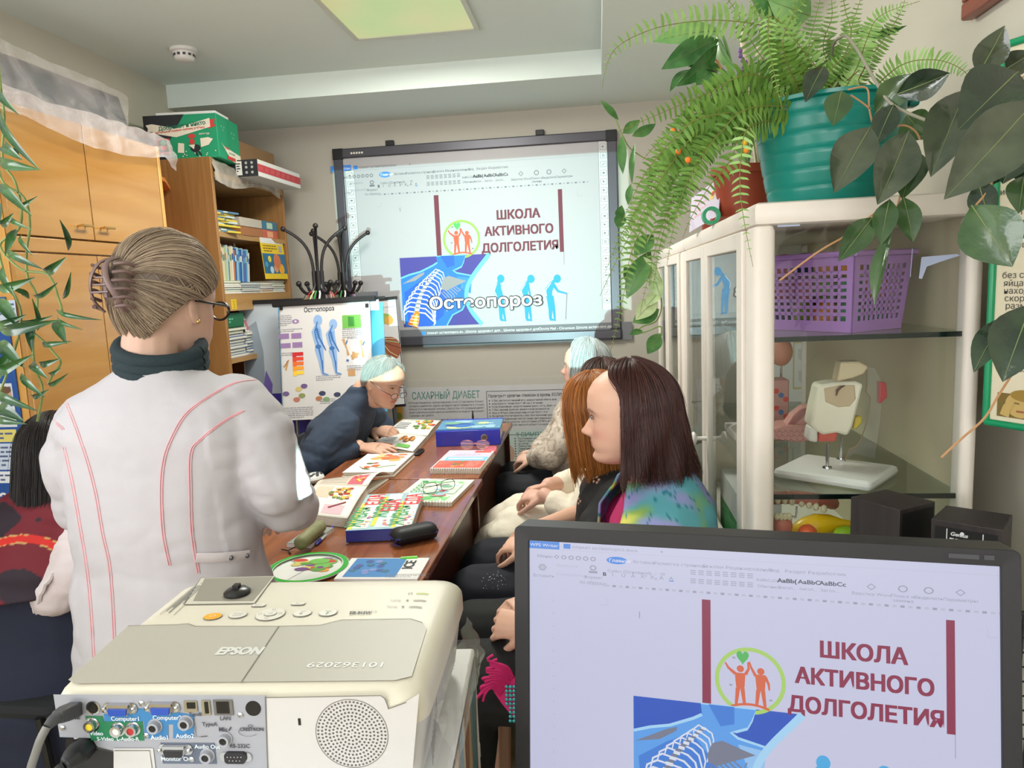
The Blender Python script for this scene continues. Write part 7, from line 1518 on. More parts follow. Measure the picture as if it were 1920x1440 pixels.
# ------------------------------------------------------------------ plants
leafm = {}
def leafmat(name, c1, c2, rough=0.3, coat=0.0, trans=0.0, bump=0.0):
 if name in MATS: return MATS[name]
 m = mat(name, c1, rough=rough, coat=coat, bump=bump, bscale=70); nt = m.node_tree; b = pbsdf(m)
 tc = nt.nodes.new('ShaderNodeTexCoord'); n = nt.nodes.new('ShaderNodeTexNoise'); n.inputs['Scale'].default_value = 22; n.inputs['Detail'].default_value = 3; nt.links.new(tc.outputs['Object'], n.inputs['Vector'])
 r = nt.nodes.new('ShaderNodeValToRGB'); r.color_ramp.elements[0].position = 0.35; r.color_ramp.elements[1].position = 0.65
 r.color_ramp.elements[0].color = (*lin(c1), 1); r.color_ramp.elements[1].color = (*lin(c2), 1); nt.links.new(n.outputs[0], r.inputs[0]); nt.links.new(r.outputs[0], b.inputs['Base Color'])
 b.inputs['Transmission Weight'].default_value = 0.0
 return m
def leaf_mesh(b, base, tip, width, m, fold=0.25, bow=0.12, tw=0.0, shape=1.0, n=10, side=None, nrm=None):
 """broad leaf: midrib from base to tip, two halves folded along it"""
 base, tip = Vector(base), Vector(tip); d = tip-base; L = d.length; t = d.normalized()
 view = Vector(nrm) if nrm else (Vector((0, 0, H))-base).normalized()
 s_ = t.cross(view).normalized(); nn = s_.cross(t).normalized(); nn = nn if nn.dot(view) > 0 else -nn
 if tw: R_ = Matrix.Rotation(tw, 3, t); s_ = R_ @ s_; nn = R_ @ nn
 rows = []
 for i in range(n+1):
  u = i/n; w = width*0.5*(math.sin(math.pi*u**shape)**0.92 if u < 1 else 0.0)
  w = max(w, 0.0004); c = base+d*u+nn*(bow*L*math.sin(math.pi*u))
  rows.append([c-s_*w+nn*w*fold, c-s_*w*0.5+nn*w*fold*0.38, c, c+s_*w*0.5+nn*w*fold*0.38, c+s_*w+nn*w*fold])
 b.use(m); k0 = len(b.v); b.add([tuple(p) for r in rows for p in r], [(i*5+j, i*5+j+1, (i+1)*5+j+1, (i+1)*5+j) for i in range(n) for j in range(4)])
 if width > 0.03: b.use(mat('leaf_rib', (120, 134, 84), rough=0.4)).tube([r[2]+nn*0.0006 for r in rows], [0.0011*(1-0.08*i) for i in range(n+1)], 5)
def frond(b, pts, w, m, ms, n=34, seed=0, taper=True, droop=0.25):
 """fern frond: leaflets in pairs along a midrib"""
 r = random.Random(seed); P = spline(pts, 8); L = [0.0]
 for i in range(1, len(P)): L.append(L[-1]+(P[i]-P[i-1]).length)
 def pos(s_):
  for i in range(1, len(P)):
   if L[i] >= s_: f = (s_-L[i-1])/max(L[i]-L[i-1], 1e-9); return P[i-1].lerp(P[i], f), (P[i]-P[i-1]).normalized()
  return P[-1], (P[-1]-P[-2]).normalized()
 b.use(ms); b.tube(P, [0.0013*(1-0.7*i/len(P)) for i in range(len(P))], 5)
 b.use(m); eye = Vector((0, 0, H))
 for i in range(n):
  u = 0.04+0.95*i/n; p, t = pos(u*L[-1]); view = (eye-p).normalized(); s_ = t.cross(view)
  if s_.length < 0.2: s_ = t.cross(Vector((0, 0, 1)))
  s_.normalize(); nn = s_.cross(t).normalized()
  ll = w*(0.55+0.45*math.sin(math.pi*min(u*1.25, 1)))*(1.0 if u < 0.74 else max(0.12, 1-((u-0.74)/0.26)**1.4))*r.uniform(0.9, 1.08)
  for sg in (-1, 1):
   dr = (s_*sg+t*r.uniform(0.05, 0.30)+nn*r.uniform(-0.25, 0.30)-Vector((0, 0, 1))*droop*r.uniform(0.2, 1)).normalized(); tt = (t-dr*t.dot(dr)).normalized(); hw = ll*0.13
   up = dr.cross(tt)*0.25*hw
   q0, q1, q2, q3 = p+tt*0.0, p+dr*ll*0.3, p+dr*ll*0.72, p+dr*ll+tt*hw*0.9
   b.add([tuple(q0-tt*hw*0.75), tuple(q0+tt*hw*0.75), tuple(q1-tt*hw+up), tuple(q1+tt*hw*1.0+up), tuple(q2-tt*hw*0.7), tuple(q2+tt*hw*0.85), tuple(q3)], [(0, 2, 3, 1), (2, 4, 5, 3), (4, 6, 5)])
def pathp(pts, Y0, Y1): n = len(pts)-1; return [at(x, y, Y=lerp(Y0, Y1, i/max(n, 1))) for i, (x, y) in enumerate(pts)]
# fern in the teal pot
tealp = mat('pot_teal', (10, 124, 112), rough=0.28)
px_, py_, pz_ = 0.478, 1.625, CT+0.001
fn = thing('fern_in_teal_pot', 'large fern in a round teal plastic pot on top of the near cabinet', 'potted plant', (px_, py_, pz_))
prof = [(0.104, 0), (0.110, 0.003)]
for i in range(1, 40):
 u = i/40; r_ = 0.110+0.037*u**0.75; prof.append((r_-(0.0018 if i % 7 == 0 else 0), 0.003+0.196*u))
prof += [(0.147, 0.196), (0.158, 0.199), (0.159, 0.206), (0.150, 0.208), (0.142, 0.200), (0.136, 0.170), (0.001, 0.165)]
MB(TR(px_, py_, pz_)).lathe(prof, 48, m=tealp).build('pot', fn, smooth=True, angle=30)
b = MB(TR(px_, py_, pz_)).use(tealp)
for a in (-0.05, 3.3): b.xf = TR(px_, py_, pz_) @ RZ(a); b.bbox((0.150, -0.016, 0.190), (0.172, 0.016, 0.224), 0.006)
b.build('grip', fn, smooth=True)
MB(TR(px_, py_, pz_)).lathe([(0.139, 0.170), (0.10, 0.186), (0.04, 0.190), (0.001, 0.188)], 24, m=mat('soil', (70, 52, 40), rough=0.95, bump=0.8, bscale=60)).build('soil', fn, smooth=True)
fm1 = leafmat('fern_green', (84, 124, 46), (112, 150, 62), 0.5); fm2 = leafmat('fern_light', (118, 160, 78), (150, 186, 108), 0.45); fs = mat('fern_stem', (120, 120, 58), rough=0.6)
bA, bB = MB(), MB()
F = [  # (pixel path, depth at base, depth at tip, leaflet length, leaflet count, light)
 ([(1480, 70), (1430, 48), (1340, 38), (1240, 50), (1165, 82), (1138, 120), (1129, 166)], 1.60, 1.42, 0.036, 44, 1),
 ([(1500, 130), (1420, 140), (1320, 178), (1240, 212), (1160, 246)], 1.58, 1.45, 0.036, 38, 0), ([(1490, 160), (1400, 172), (1310, 210), (1240, 262), (1205, 300)], 1.60, 1.5, 0.036, 36, 0),
 ([(1480, 170), (1390, 190), (1310, 245), (1250, 320), (1205, 400), (1160, 480), (1125, 555)], 1.56, 1.46, 0.034, 56, 0), ([(1470, 180), (1400, 210), (1330, 270), (1285, 350), (1262, 430), (1250, 500)], 1.55, 1.47, 0.034, 44, 0),
 ([(1465, 185), (1410, 240), (1370, 300), (1330, 350), (1300, 400), (1280, 445)], 1.52, 1.44, 0.034, 38, 0), ([(1450, 190), (1370, 205), (1290, 290), (1230, 380), (1185, 470), (1168, 560), (1142, 670)], 1.6, 1.52, 0.032, 60, 0),
 ([(1440, 190), (1350, 220), (1270, 280), (1215, 350), (1175, 430), (1150, 480)], 1.62, 1.55, 0.034, 42, 0), ([(1470, 150), (1380, 160), (1290, 230), (1235, 310), (1215, 390), (1210, 460)], 1.60, 1.55, 0.034, 42, 0),
 ([(1455, 200), (1410, 235), (1390, 290), (1388, 360), (1398, 430), (1412, 500)], 1.46, 1.37, 0.026, 34, 1), ([(1478, 120), (1460, 40), (1440, 60), (1450, 130), (1467, 205)], 1.55, 1.44, 0.022, 38, 1),
 ([(1505, 170), (1490, 110), (1485, 50), (1495, -20)], 1.62, 1.58, 0.030, 30, 0), ([(1520, 175), (1515, 100), (1530, 30), (1545, -30)], 1.64, 1.62, 0.028, 30, 0), ([(1540, 175), (1545, 100), (1560, 30), (1555, -30)], 1.66, 1.64, 0.028, 30, 0),
 ([(1560, 175), (1580, 110), (1600, 40), (1620, -20)], 1.62, 1.58, 0.028, 30, 0), ([(1570, 178), (1605, 130), (1625, 75), (1650, 30), (1725, 2)], 1.60, 1.50, 0.026, 40, 1), ([(1575, 180), (1618, 130), (1660, 70), (1690, 20), (1700, -20)], 1.64, 1.60, 0.024, 34, 0),
 ([(1550, 175), (1590, 90), (1585, 20), (1575, -25)], 1.58, 1.52, 0.026, 30, 0), ([(1600, 180), (1680, 128), (1745, 112), (1800, 128), (1838, 170)], 1.52, 1.30, 0.024, 40, 1), ([(1500, 140), (1450, 80), (1420, 20), (1400, -20)], 1.58, 1.52, 0.034, 30, 0),
 ([(1495, 150), (1430, 110), (1380, 20), (1345, -20)], 1.64, 1.60, 0.03, 30, 0), ([(1470, 185), (1420, 200), (1350, 250), (1310, 310), (1290, 370)], 1.50, 1.42, 0.034, 34, 0), ([(1440, 200), (1340, 230), (1260, 300), (1210, 370), (1165, 440), (1135, 510)], 1.58, 1.54, 0.034, 48, 0),
 ([(1480, 160), (1400, 150), (1320, 200), (1270, 250), (1235, 330)], 1.66, 1.6, 0.036, 36, 0), ([(1440, 200), (1330, 260), (1270, 360), (1240, 450), (1225, 540)], 1.66, 1.62, 0.032, 46, 0), ([(1470, 100), (1480, 40), (1510, 0), (1520, -30)], 1.5, 1.45, 0.03, 26, 0),
 ([(1450, 190), (1360, 230), (1290, 310), (1250, 400), (1220, 500), (1200, 590)], 1.70, 1.66, 0.034, 50, 0), ([(1515, 178), (1505, 130), (1520, 90), (1535, 60)], 1.55, 1.52, 0.026, 24, 0), ([(1500, 175), (1475, 130), (1455, 90), (1440, 60)], 1.60, 1.58, 0.030, 26, 0),
 ([(1560, 178), (1570, 140), (1560, 90), (1540, 50)], 1.66, 1.63, 0.026, 26, 0), ([(1530, 178), (1550, 140), (1590, 100), (1612, 80)], 1.56, 1.52, 0.022, 24, 0),
 ([(1445, 195), (1340, 215), (1265, 260), (1210, 325), (1180, 385), (1165, 420)], 1.48, 1.40, 0.034, 42, 0), ([(1460, 190), (1380, 225), (1320, 290), (1275, 380), (1245, 455)], 1.72, 1.68, 0.034, 40, 0)]
for i, (p, y0, y1, w, n, li) in enumerate(F):
 P = pathp(p, y0, y1); P[0] = Vector((px_+0.055*math.cos(i*2.4), py_+0.055*math.sin(i*2.4), pz_+0.19)) if p[0][1] > 100 else P[0]
 if p[0][1] <= 100: P = [Vector((px_+0.04*math.cos(i*2.4), py_+0.04*math.sin(i*2.4), pz_+0.19))]+P
 frond(bB if li else bA, P, w, fm2 if li else fm1, fs, n, i)
for i in range(26):
 a = i*2.399; p = Vector((px_+0.10*math.cos(a)*((i % 5)/5+0.2), py_+0.10*math.sin(a)*((i % 5)/5+0.2), pz_+0.185)); bA.use(mat('dry_stem', (110, 80, 56), rough=0.8)); bA.tube([p, p+Vector((0.03*math.cos(a*3), 0.03*math.sin(a*3), 0.05)), p+Vector((0.06*math.cos(a*3+.5), 0.06*math.sin(a*3+.5), 0.07))], 0.001, 4)
bA.build('fronds', fn); bB.build('light_fronds', fn, label='paler arching fern fronds')
# hoya with large waxy leaves, right
hyp = thing('waxy_leaf_plant', 'trailing plant with large dark waxy leaves at the upper right', 'potted plant', (0.62, 1.86, CT))
MB(TR(0.61, 1.86, CT+0.001)).lathe([(0.045, 0), (0.06, 0.10), (0.064, 0.10), (0.064, 0.115), (0.055, 0.115), (0.05, 0.09), (0.001, 0.09)], 24, m=mat('pot_redbrown', (128, 50, 34), rough=0.5)).build('pot', hyp, smooth=True)
hm = leafmat('waxy_dark', (30, 46, 34), (44, 62, 42), 0.16, 0.6, bump=0.6); hm2 = leafmat('waxy_mid', (50, 76, 44), (66, 92, 54), 0.18, 0.5, bump=0.5); hm3 = leafmat('waxy_olive', (56, 66, 50), (76, 84, 66), 0.15, 0.6, bump=0.6)
b = MB()
for base, tip, w, Y, m, fold, tw in (((1681, 177), (1781, 137), 55, 1.36, hm, 0.2, 0.2), ((1640, 215), (1712, 138), 54, 1.40, hm2, 0.2, -0.4), ((1578, 170), (1562, 236), 50, 1.40, hm2, 0.1, 0), ((1545, 124), (1510, 192), 42, 1.45, hm, 0.3, 0.4), ((1676, 196), (1641, 274), 46, 1.36, hm, 0.15, 0.2),
  ((1632, 238), (1564, 362), 78, 1.30, hm3, 0.35, 0.2), ((1704, 246), (1645, 384), 78, 1.28, hm3, 0.30, -0.2), ((1722, 285), (1692, 374), 58, 1.30, hm2, 0.25, 0.3), ((1812, 168), (1745, 332), 86, 1.18, hm3, 0.55, 0.1), ((1908, 135), (1796, 244), 118, 1.14, hm, 0.25, 0.1), ((1940, 190), (1770, 374), 112, 1.05, hm3, 0.35, -0.1),
  ((1834, 140), (1884, 48), 56, 1.20, hm3, 0.3, 0.2), ((1886, 130), (1940, 96), 46, 1.2, hm3, 0.3, 0), ((1668, 374), (1652, 460), 44, 1.25, hm2, 0.2, 0.2), ((1636, 408), (1572, 490), 50, 1.24, hm2, 0.25, 0), ((1694, 370), (1712, 454), 44, 1.26, hm2, 0.2, -0.2), ((1672, 430), (1640, 572), 30, 1.22, hm2, 0.4, 0.9),
  ((1822, 385), (1898, 500), 104, 1.02, hm2, 0.15, 0.0), ((1935, 570), (1880, 716), 96, 1.00, hm, 0.30, 0.1), ((1895, 590), (1826, 698), 56, 1.02, hm, 0.1, 0.7), ((1885, 290), (1850, 350), 60, 1.15, hm, 0.2, 0), ((1935, 240), (1880, 345), 90, 1.12, hm, 0.1, 0.4), ((1700, 215), (1740, 260), 60, 1.4, hm2, 0.2, 0.3), ((1920, 330), (1910, 400), 50, 1.1, hm2, 0.2, 0), ((1870, 130), (1810, 200), 60, 1.28, hm2, 0.2, 0.5), ((1835, 340), (1860, 420), 50, 1.12, hm, 0.2, 0.3), ((1915, 260), (1945, 350), 70, 1.15, hm, 0.2, 0.3)):
 leaf_mesh(b, at(*base, Y=Y), at(*tip, Y=Y-0.04), w*Y/FPX*0.92, m, 0.12+fold*0.9, 0.07, tw*0.6)
b.build('leaves', hyp, smooth=True, angle=180)
b = MB().use(mat('stem_grey', (148, 144, 128), rough=0.6))
b.tube(spline([Vector((0.60, 1.86, CT+0.1)), at(1560, 120, Y=1.6), at(1580, 68, Y=1.5), at(1605, 90, Y=1.45), at(1640, 150, Y=1.40), at(1672, 195, Y=1.37), at(1735, 225, Y=1.30), at(1800, 245, Y=1.2), at(1880, 240, Y=1.12), at(1935, 200, Y=1.08)], 6), 0.0028, 8)
b.use(mat('stem_tan', (176, 132, 92), rough=0.6))
for p, Y in (([(1590, 168), (1625, 165), (1630, 205), (1640, 250)], 1.40), ([(1595, 178), (1620, 195), (1632, 205)], 1.40), ([(1640, 250), (1690, 235), (1715, 245), (1725, 262)], 1.34), ([(1705, 262), (1700, 300), (1690, 360), (1668, 430)], 1.28), ([(1578, 447), (1530, 475), (1462, 526)], 1.25), ([(1640, 400), (1600, 430), (1578, 447)], 1.25), ([(1765, 858), (1800, 825), (1845, 785), (1870, 745), (1905, 690)], 1.02), ([(1800, 190), (1850, 190), (1925, 140)], 1.15), ([(1820, 300), (1860, 340), (1830, 385)], 1.1), ([(1925, 380), (1940, 480), (1935, 570), (1905, 690)], 1.02)):
 b.tube(spline([at(x, y, Y=Y) for x, y in p], 5), 0.0017, 6)
b.build('stems', hyp, smooth=True)
# peace lily in a brown pot
pl_ = thing('peace_lily', 'broad leaved plant in a red brown pot behind the fern', 'potted plant', (0.37, 1.95, CT))
pt0 = (0.375, 1.97, CT+0.001)
MB(TR(*pt0)).lathe([(0.058, 0.012), (0.076, 0.12), (0.082, 0.12), (0.082, 0.14), (0.072, 0.14), (0.068, 0.10), (0.001, 0.10)], 28, m=mat('pot_brick', (150, 62, 38), rough=0.5)).build('pot', pl_, smooth=True)
MB(TR(*pt0)).lathe([(0.05, 0.0), (0.074, 0.004), (0.084, 0.016), (0.078, 0.016), (0.06, 0.010), (0.001, 0.009)], 28, m=mat('saucer_brick', (168, 82, 60), rough=0.45)).build('saucer', pl_, smooth=True)
lm1 = leafmat('lily_green', (46, 92, 44), (84, 136, 76), 0.25); lm2 = leafmat('lily_pale', (110, 160, 90), (140, 180, 116), 0.3)
b = MB()
for base, tip, w, Y, m, tw in (((1348, 74), (1240, 130), 44, 1.85, lm1, 0.2), ((1346, 84), (1268, 162), 36, 1.84, lm1, -0.6), ((1352, 58), (1224, 78), 36, 1.88, lm2, 0.3), ((1366, 140), (1290, 125), 22, 1.86, lm1, 0.9), ((1300, 130), (1256, 172), 22, 1.86, lm1, 0.8), ((1480, 20), (1405, -10), 60, 1.75, lm1, 0.2), ((1520, 30), (1440, 0), 60, 1.75, lm2, 0), ((1390, 130), (1470, 105), 22, 1.9, lm1, 0.6), ((1345, 60), (1380, 130), 30, 1.86, lm2, 1.0), ((1600, 60), (1700, 48), 20, 1.8, lm1, 0.8), ((1340, 130), (1305, 160), 40, 1.84, lm1, 0.3)):
 leaf_mesh(b, at(*base, Y=Y), at(*tip, Y=Y-0.05), w*Y/FPX, m, 0.25, 0.10, tw)
b.build('leaves', pl_, smooth=True, angle=180)
b = MB().use(lm2)
for p in ([(1348, 74), (1368, 130)], [(1352, 58), (1374, 140)], [(1366, 140), (1378, 165)], [(1480, 20), (1440, 120)]): q_ = [at(x, y, Y=1.87) for x, y in p]; b.tube(spline(q_+[Vector((pt0[0]+rng.uniform(-.02, .02), pt0[1], CT+0.11))], 5), 0.0035, 6)
b.use(mat('dry_leaf', (190, 140, 90), rough=0.7)); b.tube(spline([at(1326, 110, Y=1.84), at(1345, 115, Y=1.84), at(1358, 150, Y=1.85)], 5), 0.003, 6)
b.build('stalks', pl_, smooth=True)
# pothos hanging at the cabinet's left edge
po = thing('hanging_pothos', 'trailing vine with pale edged leaves hanging down the cabinet front', 'potted plant', (0.36, 2.35, CT))
MB(TR(0.37, 2.35, CT+0.001)).lathe([(0.045, 0), (0.06, 0.10), (0.063, 0.10), (0.055, 0.108), (0.05, 0.08), (0.001, 0.08)], 24, m=mat('pot_redbrown', (128, 50, 34))).build('pot', po, smooth=True)
vm = leafmat('vine_green', (58, 104, 52), (96, 142, 78), 0.3); vm2 = leafmat('vine_cream', (140, 170, 110), (196, 206, 160), 0.35)
b = MB()
for base, tip, w, m, tw in (((1190, 530), (1170, 500), 24, vm, 0), ((1232, 560), (1192, 600), 34, vm2, 0.3), ((1236, 580), (1186, 605), 34, vm, 0.2), ((1224, 510), (1240, 558), 28, vm2, 0.3), ((1238, 625), (1214, 664), 28, vm, 0.0), ((1220, 470), (1175, 560), 40, vm, 0.2), ((1200, 480), (1240, 530), 30, vm2, 0.4), ((1205, 620), (1180, 628), 14, vm, 0.5), ((1225, 440), (1190, 480), 34, vm, 0.3), ((1166, 255), (1168, 326), 18, vm, 0.2), ((1190, 270), (1185, 345), 12, vm, 0.5), ((1160, 225), (1126, 188), 12, vm, 0.2), ((1168, 250), (1200, 225), 20, vm, 0.1), ((1185, 255), (1230, 232), 20, vm, 0.4), ((1160, 410), (1166, 385), 18, vm, 0), ((1165, 400), (1160, 430), 22, vm, 0), ((1183, 345), (1178, 385), 14, vm, .3), ((1240, 545), (1212, 575), 26, vm2, .5)):
 leaf_mesh(b, at(*base, Y=2.1), at(*tip, Y=2.07), w*2.1/FPX, m, 0.2, 0.06, tw)
b.build('leaves', po, smooth=True, angle=180)
b = MB().use(mat('vine_stem', (130, 150, 84), rough=0.5)); b.tube(spline([Vector((0.36, 2.33, CT+0.1)), at(1228, 430, Y=2.1), at(1215, 500, Y=2.1), at(1240, 560, Y=2.1), at(1232, 600, Y=2.1), at(1205, 612, Y=2.1), at(1190, 625, Y=2.1), at(1210, 622, Y=2.1), at(1238, 612, Y=2.1), at(1240, 630, Y=2.1)], 6), 0.0022, 6)
b.tube(spline([Vector((0.36, 2.33, CT+0.1)), at(1270, 330, Y=2.1), at(1190, 285, Y=2.1), at(1168, 255, Y=2.1), at(1150, 215, Y=2.1), at(1128, 190, Y=2.1)], 6), 0.002, 6); b.build('stems', po, smooth=True)
# small things on the cabinet top among the plants
b = MB(); 
fl_ = thing('violet_flower_stem', 'little violet artificial flower stem behind the fern', 'flower', (0.42, 1.93, CT))
p0 = at(1395, 140, Y=1.93); b.tube([Vector((0.42, 1.93, CT+0.002)), p0, at(1390, 95, Y=1.93)], 0.002, 6, mat('vine_stem', (130, 150, 84))); b.build('stalk', fl_, smooth=True)
b = MB().use(mat('petal_violet', (140, 104, 170), rough=0.5))
for px, py in ((1388, 94), (1392, 112), (1398, 118), (1392, 130), (1400, 128), (1388, 104)): p = at(px, py, Y=1.925); b.ell(tuple(p), (0.006, 0.006, 0.007), 8, 6)
b.build('petals', fl_, smooth=True)
og = thing('ivory_ornament', 'ivory stick shaped ornament standing behind the fern', 'ornament', (0.43, 2.0, CT)); ivo = mat('ornament_ivory', (216, 200, 178), rough=0.5)
b = MB().use(ivo); b.tube([Vector((0.44, 2.0, CT+0.002)), at(1400, 130, Y=2.0), at(1392, 70, Y=2.0), at(1397, 50, Y=2.0)], [0.012, 0.009, 0.007, 0.003], 10); b.build('stick', og, smooth=True)
b = MB().use(ivo); p = at(1428, 98, Y=2.0); b.ell(tuple(p), (0.016, 0.012, 0.022), 14, 8); b.tube([p, Vector((0.47, 2.0, CT+0.005))], 0.006, 8); b.build('head', og, smooth=True)
for i, (px, py, c) in enumerate(((1272, 284, (240, 120, 40)), (1396, 268, (240, 190, 50)), (1399, 282, (240, 150, 40)), (1262, 246, (240, 130, 40)), (1290, 300, (236, 120, 40)))):
 p = at(px, py, Y=1.50-0.01*i); one('orange_berry', 'tiny orange or yellow artificial berry among the fern fronds', 'berry', MB().ell(tuple(p), (0.006, 0.006, 0.006), 10, 6, m=mat('berry_%d' % c[1], c, rough=0.4)), group='berries in the fern', smooth=True)
bk_ = thing('leaning_cards', 'pale lilac printed cards leaning on the plant saucer on the cabinet', 'card', (0.31, 2.12, CT))
Ml = frame(at(1292, 436, Y=2.2), at(1345, 405, Y=1.95)-at(1292, 436, Y=2.2), (0.10, 0.1, 1))
MB(Ml).box((0, 0, -0.002), (0.26, 0.10, 0), mat('card_lilac', (206, 196, 216), rough=0.4)).build('sheet', bk_)
b = MB(Ml); b.disc(0.20, 0.065, 0.020, mat('card_yellow', (226, 196, 110)), 0.0004, ry=0.012); b.disc(0.205, 0.068, 0.014, mat('food_196_60', (196, 60, 50)), 0.0008, ry=0.006); b.lines(0.04, 0.08, 0.16, 4, 0.014, 0.005, mat('card_rose', (220, 176, 190)), 0.0004); b.build('print', bk_)
gt = MB(); p = at(1333, 403, Y=1.90); b = MB(TR(p.x, p.y, CT+0.02) @ RX(math.pi/2)); b.lathe([(0.014, -0.012), (0.022, -0.012), (0.022, 0.012), (0.014, 0.012), (0.014, -0.012)], 24, m=mat('tape_green', (40, 160, 110), rough=0.35), cap=False)
one('green_tape_roll', 'green tape roll lying at the edge of the cabinet top', 'tape', b, smooth=True)
# trailing plant on the left, close to the camera
lp_ = thing('hanging_vine', 'hanging vine with narrow dark green leaves at the left edge', 'hanging plant', at(-20, 20, Y=0.95))
vg = leafmat('narrow_green', (28, 64, 34), (56, 100, 46), 0.22, 0.2); st_ = mat('vine_stem2', (120, 136, 74), rough=0.5)
b = MB(); YY = 0.95
for base, tip, w, tw in (((-10, 165), (35, 215), 16, 0.2), ((0, 205), (76, 320), 16, 0.5), ((10, 270), (42, 300), 22, .3), ((0, 300), (76, 318), 22, 0.2), ((28, 285), (34, 270), 16, 0), ((0, 345), (60, 405), 18, 0.1), ((30, 385), (70, 368), 10, 0.3), ((0, 420), (25, 400), 16, .2), ((20, 400), (58, 430), 12, 0.6), ((128, 470), (112, 412), 12, 0.4), ((86, 510), (124, 482), 18, 0.1), ((15, 470), (82, 505), 14, 0.2), ((40, 440), (62, 480), 9, .5),
  ((-5, 540), (66, 520), 20, 0.2), ((0, 560), (42, 620), 24, 0.1), ((60, 552), (108, 530), 12, 0.5), ((118, 560), (133, 510), 10, 0.2), ((40, 600), (100, 592), 12, 0.4), ((-5, 610), (50, 590), 16, .1), ((0, 620), (110, 600), 24, 0.1), ((105, 580), (190, 600), 10, 0.3), ((108, 590), (155, 618), 9, 0.6), ((108, 600), (125, 645), 22, 0.2), ((80, 645), (134, 640), 12, 0.1), ((0, 640), (46, 690), 26, 0.1), ((62, 600), (60, 660), 18, 0.3), ((-5, 700), (62, 665), 20, 0), ((75, 680), (114, 672), 14, 0.3), ((60, 680), (90, 710), 16, .2), ((-5, 735), (70, 770), 18, 0.2), ((0, 760), (45, 790), 26, 0.1), ((-5, 785), (50, 795), 16, .1), ((60, 740), (92, 730), 12, .4), ((90, 720), (128, 700), 10, .3), ((5, 500), (30, 560), 14, .4), ((95, 700), (115, 690), 10, .2), ((20, 660), (-5, 720), 20, .4), ((30, 430), (10, 480), 16, .2), ((0, 380), (-5, 440), 16, .2), ((55, 560), (20, 540), 14, .5), ((70, 620), (60, 560), 10, .4), ((40, 700), (85, 745), 14, .3)):
 leaf_mesh(b, at(*base, Y=YY), at(*tip, Y=YY-0.03), w*YY/FPX*1.0, vg, 0.5, 0.14, tw, 0.9)
b.build('leaves', lp_, smooth=True, angle=180)
b = MB().use(st_)
for p in ([(-15, -40), (0, 150), (8, 220), (5, 300), (28, 340), (40, 390), (35, 430), (0, 460), (40, 505), (90, 515), (110, 560), (118, 590)], [(-10, 200), (0, 330), (45, 370), (56, 420), (50, 470), (52, 520), (70, 560), (62, 640), (66, 690), (80, 730), (70, 790)], [(45, 610), (82, 640), (100, 660), (114, 680), (100, 700), (90, 720)], [(-10, 440), (10, 520), (40, 590), (20, 680), (-10, 760)]):
 b.tube(spline([at(x, y, Y=YY) for x, y in p], 5), 0.0018, 6)
b.build('stems', lp_, smooth=True)
p = at(-15, -60, Y=YY); MB().tube([p, Vector((p.x, p.y, ZC))], 0.003, 6, st_).build('hanging_cord', lp_)
# posters low on the left wall behind the vine
lw = thing('health_posters', 'blue and white health leaflet poster on the side of the wardrobe', 'poster', (-2.0, WY0-0.004, 1.0))
Yp = WY0-0.004
P_ = [at(-25, 560, Y=Yp), at(40, 960, Y=Yp)]
b = MB().box((XL+0.02, Yp-0.002, 0.50), (at(38, 760, Y=Yp).x, Yp, at(20, 556, Y=Yp).z), mat('leaflet_blue', (40, 84, 160), rough=0.35)); b.build('sheet', lw)
b = MB(frame((0, Yp-0.0022, 0), (1, 0, 0), (0, 0, 1)))
def wq(px, py): p = at(px, py, Y=Yp); return (p.x, p.z)
for (y0, y1, c) in ((565, 600, (200, 212, 232)), (720, 800, (216, 220, 230)), (806, 828, (224, 210, 120)), (832, 880, (214, 220, 232)), (884, 905, (230, 232, 238))):
 a, c_ = wq(-30, y0), wq(34, y1); b.rect(a[0], c_[1], c_[0], a[1], mat('leaflet_%d' % c[2], c), 0.0004); b.lines(a[0]+0.02, a[1]-0.01, c_[0]-0.005, max(1, int((a[1]-c_[1])/0.016)), 0.014, 0.006, mat('leaflet_ink', (90, 100, 140)), 0.0008)
x, z = wq(12, 742); b.disc(x, z, 0.022, mat('leaflet_face', (210, 160, 140)), 0.0012, 16, 0.026); b.disc(x, z+0.018, 0.022, mat('leaflet_hair', (110, 80, 60)), 0.0016, 14, 0.012)
x, z = wq(10, 945); b.text('-ЗДО', x-0.03, z, 0.05, mat('paper_white', (232, 230, 230)), 0.0008, bold=0.03); b.build('print', lw)
# ------------------------------------------------------------------ people
from mathutils.bvhtree import BVHTree
def V(*a): return Vector(a)
def interp(t, tab): return float(np.interp(t, [a for a, _ in tab], [c for _, c in tab]))
def limb(b, pr, n=14):
 """tapered round limb through (point, radius) pairs"""
 P = [Vector(p) for p, _ in pr]; R_ = [r for _, r in pr]
 b.tube(P, R_, n)
 for p, r in zip(P, R_): b.ell(tuple(p), (r, r, r), n, 8)
def trunk(b, rings, face=0.0, n=28):
 """stacked rounded rings (x, y, z, depth, width) turned to face the angle"""
 c, s_ = math.cos(face), math.sin(face); out = []
 for x, y, z, d, w in rings:
  out.append([(x+d*math.copysign(abs(math.cos(a))**0.85, math.cos(a))*c-w*math.copysign(abs(math.sin(a))**0.85, math.sin(a))*s_, y+d*math.copysign(abs(math.cos(a))**0.85, math.cos(a))*s_+w*math.copysign(abs(math.sin(a))**0.85, math.sin(a))*c, z) for a in [2*math.pi*k/n for k in range(n)]])
 b.loft(out)
